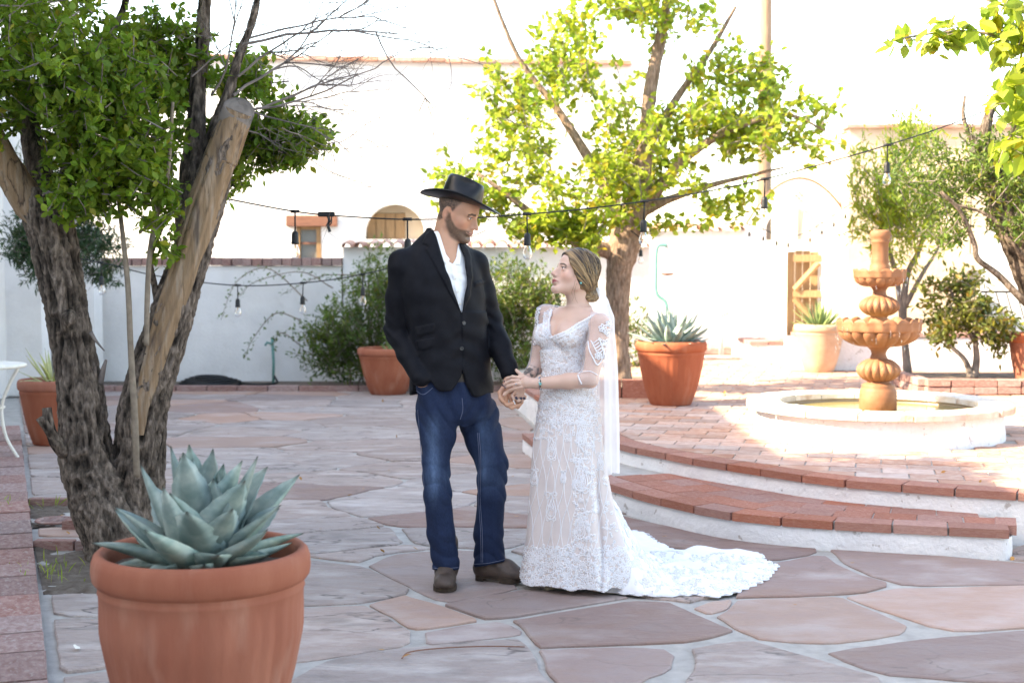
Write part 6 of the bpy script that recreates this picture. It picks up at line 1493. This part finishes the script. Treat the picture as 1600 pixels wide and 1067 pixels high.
for q in (nSh, fSh): bb_.cap(bk1+np.array([0, .0, -.045]), q+np.array([0, 0, .004]), .040, .040, .03)
bb_.cap(bk1+np.array([-.01, -.045, -.055]), nSh+np.array([-.03, -.02, .005]), .008, .008, .02)
bb_.chain([(nSh, .045), (nSh*.5+nEl*.5, .043), (nEl, .036)], .02); bb_.chain([(nEl, .0375), (nEl*.6+nWr*.4, .0365), (nWr, .0245)], .015)
bb_.chain([(fSh, .044), (fEl, .035), (fWr, .024)], .02)
# her left hand laid over the clasp
bb_.ell(B(824, 598, 6.575), (.034, .020, .027), None, .012); bb_.cap(nWr, B(822, 598, 6.575), .022, .020, .012)
for pts, r in (([(813, 590, 6.585), (801, 588.5, 6.598), (793, 591, 6.612), (788.5, 596, 6.622)], .0082), ([(811, 594.5, 6.572), (799, 594.5, 6.584), (791, 598, 6.598), (786.5, 602, 6.612)], .0084),
               ([(812, 599.5, 6.566), (801, 601, 6.576), (794, 603, 6.588), (790, 605.5, 6.604)], .0080), ([(815, 604.5, 6.566), (806, 606.5, 6.574), (800, 608, 6.584), (796, 609.5, 6.594)], .0070)):
    finger(bb_, [B(*p) for p in pts], r, r*.80, .0045)
finger(bb_, [B(822, 590, 6.585), B(814, 585.5, 6.595), B(809.5, 581, 6.603), B(806.5, 578, 6.608)], .0092, .0068, .006)
# her right hand held inside his
bb_.ell(B(811, 608, 6.665), (.030, .024, .034), None, .012)
for pts in ([(806, 611, 6.650), (800, 618, 6.632), (803, 623, 6.618), (807, 621.5, 6.612)], [(812, 612, 6.655), (806, 621, 6.630), (810, 626.5, 6.618), (814.5, 622, 6.614)], [(816, 612, 6.660), (812, 622, 6.640), (816, 626, 6.632), (819, 622, 6.630)], [(817, 610, 6.665), (817, 619, 6.650), (820, 622, 6.645), (821, 619, 6.645)]): finger(bb_, [B(*p) for p in pts], .0080, .0068, .004)
finger(bb_, [B(805, 606, 6.65), B(797, 610, 6.635), B(790, 614, 6.628), B(787, 617, 6.626)], .0088, .0072, .004)
bb_.chain([(B(876, 640, 6.69), .06), (B(876, 740, 6.68), .045), (B(872, 880, 6.67), .035)], .02); bb_.chain([(B(905, 640, 6.69), .06), (B(908, 740, 6.68), .045), (B(912, 880, 6.66), .035)], .02)
def tattoo(V, C, mix):
    px = 800+FPX*V[:, 0]/V[:, 1]; z = V[:, 2]; z0 = P(832, 580, 6.72)[2]
    m = (V[:, 1] > 6.64)*(px > 818)*(px < 842)*(np.abs(z-z0+.0009*(px-832)) < .028); n = vn(V*np.array([75, 75, 75]), 3)+.6*vn(V*150, 4)
    mix(m*np.clip(.55+1.1*n, 0, .88), (.045, .055, .055))
    e = B(928, 478, 6.66); d = np.linalg.norm((V-e)*np.array([1, .5, 1.4]), axis=1); mix((d < .016)*(vn(V*190, 5) > .15)*.7, (.10, .09, .08))
    for tip in (B(807, 621.5, 6.612), B(814.5, 622, 6.614), B(819, 622, 6.63), B(786.5, 602, 6.612), B(788.5, 596, 6.622), B(790, 605.5, 6.604)):
        d = np.linalg.norm(V-tip, axis=1); mix((.0095-d)/.002*(V[:, 1] < tip[1]+.002), (.035, .04, .07))
bride_body = grown('body', bb_, SKIN, bride, skin_col(bh, BS, False, (.60, .395, .315), tattoo)); del bb_
# ---- gown: bodice and skirt as one fitted surface, the train as a sheet running out over the stones
GOWN = mat('blush_lining_under_net', (.60, .53, .515), (.66, .585, .565), rough=.75, ns=9, bump=.35, bs=300, bd=.0015, spec=.2)
LACE = mat('white_lace', (.80, .80, .83), None, rough=.75, spec=.2)
gw = Field((-.02, 6.34, .0), (.66, 7.08, 1.36), .0048)
SK = [(.0, 906, .300, .215), (.06, 905, .288, .205), (.15, 902, .262, .19), (.224, 899, .242, .178), (.36, 894, .212, .162), (.50, 891, .190, .150), (.65, 888, .172, .142), (.74, 888, .162, .138), (.836, 889, .152, .132), (.926, 889, .138, .120), (1.0, 888, .126, .106), (1.07, 884, .118, .097), (1.13, 883, .121, .099)]
gw.loft([(z, B(px, 500, 6.69)[0], 6.69+.03*(z < .5)*(.5-z)*2, rx, ry) for z, px, rx, ry in SK], BYAW*.55, .0, 2.1)
btorso(gw, .004, 1.05, 1.34, .02)
for p in BUST: gw.ell(p+bfw*.004, (.058, .054, .057), None, .03)
for q in (nSh, fSh): gw.cap(bk1+np.array([0, .0, -.050]), q+np.array([-.004*(q is fSh), .0, .002]), .042, .041, .03)
def gwarp(X, Y, Z):
    X = X[:, None, None]; Y = Y[None, :, None]; Z = Z[None, None, :]; cx = F4(B(893, 500)[0]); low = np.clip((.75-Z)/.7, 0, 1)
    a = np.arctan2(X-cx, -(Y-6.69)); o = .012*low*np.sin(a*9+.8*np.sin(Z*5))*np.clip(a/.5, 0, 1)+.006*low*np.sin(a*7+1+Z*2)
    fo = np.exp(-((X-F4(B(938, 500, 6.55)[0])-.01*np.sin(Z*9))/.011)**2)*np.clip((.62-Z)/.12, 0, 1)*(Y < 6.75); o = o+.016*fo
    o = o+.0035*np.exp(-((Z-.96)/.10)**2)*np.sin(Z*95+X*40+Y*25)
    return o.astype(F4)
gw.warp(gwarp)
X, Y, Z = gw.axes(); hz = .022+.014*np.abs(np.sin((X[:, None]*1.0+Y[None]*.6)*24)); gw.a = np.maximum(gw.a, (hz.astype(F4)[:, :, None]-Z[None, None, :]))
gfront = (((X[:, None, None]-F4(bc[0]))*F4(bfw[0])+(Y[None, :, None]-6.695)*F4(bfw[1])+0*Z[None, None, :]) > -.03)
gw.carve([(864, 440), (864, 483), (859.5, 503), (862, 526), (872, 521), (884, 516), (903, 504), (934, 486.5), (925, 470), (920, 440)], None)
gw.carve([(952, 440), (943, 488), (936, 500), (931, 517), (934, 540), (990, 540), (990, 440)], None, 0)
gw.carve([(800, 440), (846, 478), (841, 500), (838, 530), (833, 560), (780, 560), (780, 440)], (np.arange(gw.n[0]) >= 0)[:, None, None] & (Y[None, :, None] > 6.70) & (Z[None, None, :] > -9), 0)
gown = grown('wedding_gown', gw, GOWN, bride, None, 1); del gw
# train
TR = np.array([(910, 916), (945, 926), (985, 931), (1040, 934), (1085, 931), (1118, 935), (1150, 928), (1178, 917), (1200, 906), (1216, 886), (1197, 879), (1190, 868), (1165, 864), (1120, 869), (1065, 866), (1030, 852), (1010, 836), (985, 830), (940, 835)], float)
tp_ = np.array([G(a, b)[:2] for a, b in TR]); cen = np.array(G(935, 880)[:2])
n = 220; ring_ = resample(np.vstack([tp_, tp_[:1]]), n+1)[:-1]; V = []; Fq = []; m = 46
Cc = []
for k in range(m):
    t = (k/(m-1))
    p = cen+(ring_-cen)*t
    sc_ = 1+.012*np.sin(np.arange(n)*2*math.pi*.26*1.0)*(t > .9)
    p = cen+(p-cen)*sc_[:, None]
    dx = p[:, 0]-G(948, 880)[0]; dy = p[:, 1]-6.75
    r_ = np.clip(dx, 0, 9)
    h = .40*np.exp(-(r_/.125)**1.25)*(1-t**6*.9)*np.exp(-((dy-.0)/.36)**2)
    f1 = .016*np.sin(dy*34+dx*6+2*np.sin(dx*5))*np.clip(r_/.1, 0, 1)+.012*np.sin(dx*21+dy*15)*np.clip(r_/.2, 0, 1)+.010*fbm(np.c_[p*9, 0*p[:, :1]], 2, 6)
    z = .022+h+(f1+.016)*(1-t**5)+.004*np.sin(np.arange(n)*.9)*(t > .9)
    z = np.maximum(z-(t**12)*.012, .010)
    V.append(np.c_[p, z])
V = np.vstack(V); i = np.arange(m-1)[:, None]*n; j = np.arange(n)[None]; k = (j+1) % n
Fq = np.stack([i+j, i+n+j, i+n+k, i+k], -1).reshape(-1, 4)
tm = MB().add(V, Fq); tm.add(V[-n:], []); b0 = tm.n-n; v0 = b0-n
tm.v[-1] = np.c_[V[-n:, :2]*1.0, np.full(n, .004)]
tm.f += [(v0+a, b0+a, b0+(a+1) % n, v0+(a+1) % n) for a in range(n)]
train = part('train', tm, LACE, gown, True)
gb_ = bvh_of(gown); tb_ = bvh_of(train)
# ---- lace: raised cords and scrolls laid on the gown
lace = MB()
def lay(pts, r=.0024, n=None, bvhs=(gb_,), jump=.05, lift=.0004, target=lace):
    pts = np.asarray(pts, float); n = n or max(6, int(np.sum(np.linalg.norm(np.diff(pts, axis=0), axis=1))/2.2))
    c = catmull(np.c_[pts, np.zeros(len(pts))], n); run = []
    def flush():
        if len(run) > 3: target.tube(np.array(run), r, 4, False)
        run.clear()
    for a in c:
        best_ = None
        for bv in bvhs:
            p, nn = pixhit(bv, a[0], a[1])
            if p is not None and (best_ is None or p[1] < best_[0][1]): best_ = (p, nn)
        if best_ is None: flush(); continue
        q = best_[0]+best_[1]*lift*(1 if best_[1][1] < 0 else -1)
        if run and np.linalg.norm(q-run[-1]) > jump: flush()
        run.append(q)
    flush()
def spiral(cx, cy, r, a0, turns, d=1, asp=1.0):
    t = np.linspace(0, 1, 12); a = a0+d*turns*2*math.pi*t; rr = r*(1-.82*t); return np.c_[cx+rr*np.cos(a)*asp, cy+rr*np.sin(a)]
def scroll(cx, cy, s, rot, flip=1):
    """S shaped tendril with a curl at each end"""
    a = spiral(-.5*s, .12*s, .36*s, -1.57, 1.15, 1); b = spiral(.5*s, -.12*s, .36*s, 1.57, 1.15, 1)
    q = np.vstack([a[::-1], b]); q[:, 1] *= flip; c_, s_ = math.cos(rot), math.sin(rot)
    return np.c_[cx+q[:, 0]*c_-q[:, 1]*s_, cy+q[:, 0]*s_+q[:, 1]*c_]
def petal(cx, cy, s, n=6, rot=0.0):
    o = []
    for k in range(n):
        a = rot+2*math.pi*k/n; d = np.array([math.cos(a), math.sin(a)]); e = np.array([-d[1], d[0]])
        o.append(np.array([cx, cy])+np.array([d*0, d*s*.5+e*s*.28, d*s, d*s*.5-e*s*.28, d*0]))
    return o
def drop(cx, cy, w, h): 
    t = np.linspace(0, 2*math.pi, 22); return np.c_[cx+w*np.sin(t)*(.55-.45*np.cos(t)), cy-h*.5*np.cos(t)]
rr = random.Random(4)
sides = lambda y: (np.interp(y, [500, 523, 569, 616, 646, 677, 708, 758, 850, 918], [838, 834, 841, 846, 842, 835, 831, 826, 815, 808]), np.interp(y, [500, 523, 569, 616, 646, 677, 708, 758, 800, 850, 918], [934, 930, 926, 936, 938, 939, 940, 952, 962, 975, 1000]))
# long ogee lattice between hip and hem
for k in range(9):
    for ph in (0, math.pi):
        y = np.linspace(655, 862, 40); a, b = sides(y); u = (k+.5+.46*np.sin((y-655)/207*math.pi*3.0+ph))/9
        lay(np.c_[a+(np.minimum(b, 950)-a)*u, y], .0017)
# hanging medallions
for cx, cy, w, h in ((862, 700, 10, 34), (907, 676, 10, 36), (861, 790, 11, 42), (908, 742, 15, 50), (835, 745, 8, 24), (938, 720, 7, 26), (906, 822, 12, 40), (880, 744, 6, 18), (932, 790, 6, 20)):
    lay(drop(cx, cy, w, h), .0028); lay(drop(cx, cy+h*.08, w*.66, h*.62), .0022)
    for q in (-1, 1): lay(spiral(cx+q*w*.55, cy-h*.42, w*.55, 1.57 if q > 0 else 1.57, 1.2, q), .0024); lay(spiral(cx+q*w*.35, cy+h*.50, w*.4, -1.57, 1.1, q), .0022)
    for p in petal(cx, cy+h*.05, w*.5, 5, rr.random()*6): lay(p, .0018, 8)
# dense scrollwork on bodice and hips, and the deep band above the hem
def dense(y0, y1, step, s0, s1, xr=None, keep=1.0, rad=.0025):
    y = y0
    while y < y1:
        a, b = sides(y)
        if xr: a, b = max(a, xr[0]), min(b, xr[1])
        x = a+rr.uniform(1, 5)
        while x < b-2:
            if rr.random() < keep:
                t = rr.random(); s = rr.uniform(s0, s1)
                if t < .62: lay(scroll(x, y+rr.uniform(-3, 3), s, rr.uniform(-.9, .9)+(1.57 if rr.random() < .5 else 0), rr.choice((-1, 1))), rad, 30)
                elif t < .85:
                    for p in petal(x, y, s*.62, rr.choice((5, 6)), rr.random()*6): lay(p, rad*.85, 11)
                else: lay(spiral(x, y, s*.5, rr.random()*6, 1.3, rr.choice((-1, 1))), rad)
            x += step*rr.uniform(.85, 1.2)
        y += step*.78
dense(484, 575, 7.6, 6, 10, rad=.0023); dense(575, 664, 8.2, 7, 11, rad=.0023)
dense(664, 690, 9, 6, 10, keep=.6); dense(858, 922, 7.4, 6.5, 11)
dense(690, 858, 8.0, 5, 9, (916, 934), .55); dense(690, 858, 9, 5, 9, (895, 922), .45); dense(700, 860, 10, 5, 8, (944, 990), .6)
# scalloped edge
for x in np.arange(806, 1002, 8.2):
    yb = np.interp(x, [806, 830, 870, 925, 960, 1000], [905, 914, 918, 921, 922, 924])
    for r_ in (5.0, 3.0): t = np.linspace(0, math.pi, 8); lay(np.c_[x+r_*np.cos(t), yb-3+r_*.9*np.sin(t)], .0026, 9)
    lay(np.array([(x, yb-12), (x, yb-8), (x, yb-4)]), .002, 6)
# neckline beads, straps and plunge loops
for q in ([(848, 476), (843, 500), (838, 522)], [(862, 484), (857.5, 503), (858, 522)], [(862, 527), (872, 523), (884, 518), (903, 506.5), (934, 489)], [(866, 531), (880, 525), (904, 512), (936, 495)], [(934, 500), (930, 517), (931, 540)], [(852, 478), (850, 500), (848, 524)]):
    lay(q, .0034)
for y in np.arange(521, 556, 5.2): lay([(855.5, y), (858.5, y+1.5), (862, y)], .0022, 6)
DARKG = mat('dark_plunge_shadow_net', (.30, .27, .27), None, rough=.8)
o = part('lace', lace, LACE, gown, True, kind='stuff')
# lace on the train: cords and scrolls on the sheet
lt2 = MB(); ZT = V[:, 2]
from mathutils import kdtree
def lay2(P2, r):
    run = []
    for a in P2:
        h = tb_.ray_cast(Vector((a[0], a[1], .8)), Vector((0, 0, -1)))
        if h[0] is None: 
            if len(run) > 3: lt2.tube(np.array(run), r, 4, False)
            run = []; continue
        run.append(np.array(h[0])+np.array([0, 0, .0012]))
    if len(run) > 3: lt2.tube(np.array(run), r, 4, False)
for k in range(620):
    x = rr.uniform(.42, 1.36); y = rr.uniform(6.5, 7.3); s = rr.uniform(.02, .034)
    if rr.random() < .7: lay2(scroll(x, y, s, rr.uniform(0, 6.28), rr.choice((-1, 1))), .0026)
    else:
        for p in petal(x, y, s*.7, 6, rr.random()*6): lay2(p, .0022)
for k in range(0, n, 3):
    a = ring_[k]; d = (cen-a); d /= np.linalg.norm(d); e = np.array([-d[1], d[0]]); t = np.linspace(0, math.pi, 8)
    for r_ in (.016, .010): lt2.tube(np.c_[a+d*.012+np.outer(np.cos(t)*r_, e)-np.outer(np.sin(t)*r_, d), np.full(8, .012)], .003, 4, False)
part('lace', lt2, LACE, train, True, kind='stuff')
# ---- sheer sleeves with appliques
TULLE = sheer('sheer_sleeve_net', (.86, .86, .90), .20)
sl = Field((-.06, 6.40, .98), (.52, 6.95, 1.40), .004)
sl.chain([(nSh, .050), (nSh*.5+nEl*.5, .049), (nEl*.97+nWr*.03, .044), (nEl*.88+nWr*.12+np.array([0, 0, .0]), .043)], .015); sl.cap(nSh, nSh+(bk1-nSh)*.30, .048, .042, .02)
sleeve_n = grown('sleeve', sl, TULLE, bride, None, 1)
sl.a[:] = .25; sl.chain([(fSh, .049), (fEl, .040), (fEl*.7+fWr*.3, .036)], .015); sl.cap(fSh, fSh+(bk1-fSh)*.3, .047, .042, .02)
sleeve_f = grown('sleeve', sl, TULLE, bride, None, 1); del sl
ap = MB(); sbv = bvh_of(sleeve_n)
L2 = lambda p, r=.0028, n=None: lay(p, r, n, (sbv,), .05, .0008, ap)
for p in petal(942, 513, 7, 6, .3)+petal(950, 520, 6, 6, .8)+petal(946, 536, 6, 5, .1)+petal(935, 556, 6, 6, .5)+petal(951, 506, 5, 5): L2(p, .0030, 9)
for x, yy in ((927, 536), (929, 540), (931, 544), (933, 548), (935, 552)): L2([(x-4, yy-4), (x, yy), (x+7, yy-5)], .0026, 8)
L2([(919, 533), (921, 547), (927, 560), (933, 570), (940, 562), (944, 548)], .0034); L2([(936, 528), (940, 540), (944, 552), (946, 566)], .0034)
for x, yy in ((937, 530), (940, 537), (942, 544), (944, 551), (945, 558)): L2(spiral(x, yy, 3, 0, 1, 1), .003, 8)
L2([(903, 586), (906, 594), (911, 603), (917, 609)], .0034); L2([(900, 581), (903, 584), (910, 581), (922, 580), (934, 586)], .0018)
part('applique', ap, LACE, sleeve_n, True, kind='stuff')
sbv = bvh_of(sleeve_f); ap = MB()
for k in range(12): L2 = None; lay(petal(842-.8*k*.5, 483+k*4.2, 3.0, 5, k)[0], .003, 8, (sbv,), .05, .001, ap); lay(spiral(841-k*.55, 482+k*5.0, 3, k, 1), .003, 8, (sbv,), .05, .001, ap)
if ap.n: part('applique', ap, LACE, sleeve_f, True, kind='stuff')
# ---- hair: swept back over the ear into a low knot
hc_, HR = bh
w_ = lambda x, y, z: hc_+HR@np.array([x, y, z])*BS
hf_ = Field(hc_-np.array([.17, .17, .19]), hc_+np.array([.19, .19, .17]), .0030)
hf_.ell(w_(0, -.016, .038), np.array((.0850, .108, .0950))*BS, HR, .0); hf_.ell(w_(0, .030, .052), np.array((.068, .062, .058))*BS, HR, .02)
for q in (-1, 1):
    hf_.ell(w_(q*.058, -.025, -.018), np.array((.030, .066, .058))*BS, HR, .03); hf_.ell(w_(q*.060, .032, .022), np.array((.020, .040, .050))*BS, HR, .02)
hf_.ell(w_(0, -.082, -.045), np.array((.052, .048, .050))*BS, HR, .03); hf_.ell(w_(0, -.106, -.082), np.array((.050, .038, .034))*BS, HR, .012)
for q0 in (-.024, 0, .024):
    for t in np.linspace(0, 5.4, 12): f_ = w_(q0+.010*math.sin(t), -.104+.034*math.cos(t), -.078+.028*math.sin(t)); hf_.cap(f_, f_+HR@np.array([.004, 0, 0]), .0125, .0125, .006)
X, Y, Z = hf_.axes(); D = np.stack(np.meshgrid(X, Y, Z, indexing='ij'), -1); q = ((D-hc_)@HR)/BS; del D
lim = np.interp(q[..., 2], [-.10, -.065, -.04, -.01, .02, .045, .065, .085, .11], [-.03, -.012, .012, .034, .052, .066, .078, .098, .12])+.45*np.clip(np.abs(q[..., 0])-.035, 0, 1)*np.clip((q[..., 2]+.0)/.03, 0, 1)
cut = (q[..., 1]-lim)*BS; low_ = (-.075-q[..., 2]-.45*(q[..., 1]+.10)*(q[..., 1] > -.10))*BS
ph = np.arctan2(q[..., 2]+.085, q[..., 1]+.115); st = np.sin(ph*46+np.sin(q[..., 0]*60)*1.5)+.6*np.sin(ph*83+q[..., 0]*40)
hf_.a = np.maximum(np.maximum(hf_.a-.0012*st.astype(F4), cut.astype(F4)), np.where(q[..., 1] > -.06, low_, -1).astype(F4)); del q, cut, low_, st
def hcol(V):
    q = lcl(bh, V, BS); ph = np.arctan2(q[:, 2]+.085, q[:, 1]+.115); r = np.hypot(q[:, 2]+.085, q[:, 1]+.115)
    n = vn(np.stack([ph*17, q[:, 0]*9, r*5], -1), 5)*.6+vn(np.stack([ph*48, q[:, 0]*22, r*9], -1), 7)*.5
    g = np.clip(.12+1.15*n+.45*np.clip((.06-q[:, 2])/.16, 0, 1)-.06, 0, 1)[:, None]
    return np.c_[np.array([.036, .023, .016])*(1-g)+np.array([.40, .25, .12])*g, np.ones(len(V))]
HAIR = mat('highlighted_brown_hair', (1, 1, 1), None, rough=.42, spec=.35, attr=True)
hair = grown('hair', hf_, HAIR, bride, hcol, 1); del hf_
# loose strands over the surface and by the cheek
hbv = bvh_of(hair); sm = MB(); rs = random.Random(8)
for k in range(230):
    side = 1 if rs.random() < .5 else -1; ph0 = rs.uniform(.35, 2.15); xx = rs.uniform(.03, .10)*side; r1 = rs.uniform(.16, .26) if rs.random() < .7 else rs.uniform(.10, .18); pts = []; r0 = rs.uniform(.025, .07)
    for t in np.linspace(0, 1, 13):
        r_ = r1+(r0-r1)*t; f_ = ph0+.05*math.sin(t*4+k); p = w_(xx*(1-.5*t), -.115+r_*math.cos(f_), -.085+r_*math.sin(f_))
        h = hbv.find_nearest(Vector(p))
        if h[0] is not None and (not pts or .0015 < np.linalg.norm(np.array(h[0])-pts[-1]) < .05): pts.append(np.array(h[0])+np.array(h[1])*.0005)
    if len(pts) < 5 or lcl(bh, np.array(pts), BS)[:, 1].max() > .085: continue
    if k % 4 == 0: pts = [q+np.array([rs.gauss(.001, .002), -.002, rs.uniform(.001, .005)])*math.sin(3.1*i/len(pts)) for i, q in enumerate(pts)]
    g = rs.random()**1.3; sm.tube(pts, np.linspace(.0013, .0009, len(pts)), 4, False, np.array([.035, .022, .015])*(1-g)+np.array([.46, .31, .16])*g)
for pts in ([(899, 437), (897, 447), (893, 457), (896, 464), (894, 470)], [(901, 443), (898, 455), (899, 466), (903, 474)]):
    c = catmull([P(*p, 6.575+.004*i) for i, p in enumerate(pts)], 16); sm.tube(c, np.linspace(.0009, .0005, 16), 4, False, (.22, .14, .08))
part('strands', sm, HAIR, hair, True, True, kind='stuff')
TEAL = mat('turquoise', (.10, .42, .42), (.16, .50, .48), rough=.3, ns=60); SILV = mat('silver', (.55, .55, .56), None, rough=.25, metal=1)
mb = MB(); e = w_(.084, -.004, -.042) if abs((w_(.084, -.004, -.042)-hc_)[1]) and (w_(.084, 0, 0)[1] < hc_[1]) else w_(-.084, -.004, -.042)
mb.lathe([(.0003, -.006), (.0045, -.003), (.0050, .001), (.003, .004), (.0003, .005)], e+np.array([0, -.004, -.006]), 12); part('earring', mb, TEAL, bride, True)
# bracelet and ring
br_ = MB(); ax = nEl-nWr; ax /= np.linalg.norm(ax); u = np.cross(ax, [0, 0, 1.]); u /= np.linalg.norm(u); v = np.cross(ax, u); c = nWr+ax*.018
br_.tube([c+(u*math.cos(t)+v*math.sin(t))*.0285+ax*.002*math.sin(9*t) for t in np.linspace(0, 2*math.pi, 40)], .0036, 6, False); bo = part('bracelet', br_, SILV, bride, True)
for dz in (.012, 0, -.012):
    mb = MB(); d = np.array([0, -1, 0])*.9+np.array([0, 0, dz*35]); d /= np.linalg.norm(d); disc(mb, c+d*.029, d, .0062 if dz == 0 else .0042, .004, 12); part('stone', mb, TEAL if dz == 0 else IRON, bo, True)
rg = MB(); c = B(806, 600.3, 6.566); rg.lathe([(.0003, 0), (.005, .001), (.005, .004), (.0003, .006)], c+np.array([0, -.008, -.001]), 10); part('ring', rg, SILV, bride, True)
# low comb in the knot
cm_ = MB(); 
for k in range(4):
    p = w_(.012*(k-1.5), -.128, -.092); cm_.lathe([(.0003, -.005), (.005, 0), (.0003, .005)], p, 8)
part('hair_comb', cm_, mat('burgundy_flower', (.25, .02, .05), (.5, .2, .25), rough=.6, ns=80), hair, True)
# shoe tip under the hem
shm = MB(); a = np.array(G(868, 917)); d = np.array([-.55, -.83, 0]); s_ = np.array([d[1], -d[0], 0])
V2 = []; A2 = np.linspace(0, math.pi, 9)
for t, w2, h2 in ((-.10, .036, .060), (-.04, .038, .052), (.0, .036, .042), (.04, .030, .034), (.07, .020, .026), (.09, .008, .016)):
    for q in A2: V2.append(a+d*t+s_*w2*math.cos(q)+np.array([0, 0, .004+h2*math.sin(q)]))
F2 = [(k*9+j, k*9+j+1, k*9+9+j+1, k*9+9+j) for k in range(5) for j in range(8)]+[tuple(range(45, 54))]
part('shoe', shm.add(V2, F2), mat('tan_snakeskin_boot', (.30, .25, .17), (.14, .11, .08), rough=.5, ns=60, bump=.3, bs=90), bride, True)
# ---- veil
VEIL = sheer('veil_net', (.90, .89, .90), .52, trans=.5)
vm = MB(); nu, nv = 60, 60; V2 = []
top = w_(0, -.110, -.045)
for iv_ in range(nv):
    t = iv_/(nv-1); z = top[2]+.005-t*(top[2]-P(950, 740, 6.7)[2])
    for iu in range(nu):
        u = iu/(nu-1); a = math.radians(-62+168*u)            # from her near side round the back
        pyz = 410-(z-1.545)*333
        R_ = np.interp(t, [0, .06, .16, .45, .75, 1], [.030, .082, .122, .140, .148, .152])
        cx_ = np.interp(t, [0, .1, .25, 1], [top[0], top[0]-.012, B(918, 500)[0], B(918, 500)[0]]); cy_ = np.interp(t, [0, .1, .25, 1], [top[1], top[1], 6.70, 6.70])
        rr_ = R_*(1+(.045*math.sin(u*31+1.2*math.sin(t*3))+.03*math.sin(u*57+2))*min(1, t*3))
        V2.append((cx_+rr_*math.cos(a), cy_+rr_*1.05*math.sin(a), z+.012*math.sin(u*9)*t))
i = np.arange(nv-1)[:, None]*nu; j = np.arange(nu-1)[None]
vm.add(V2, np.stack([i+j, i+j+1, i+nu+j+1, i+nu+j], -1).reshape(-1, 4)); part('veil', vm, VEIL, bride, True)
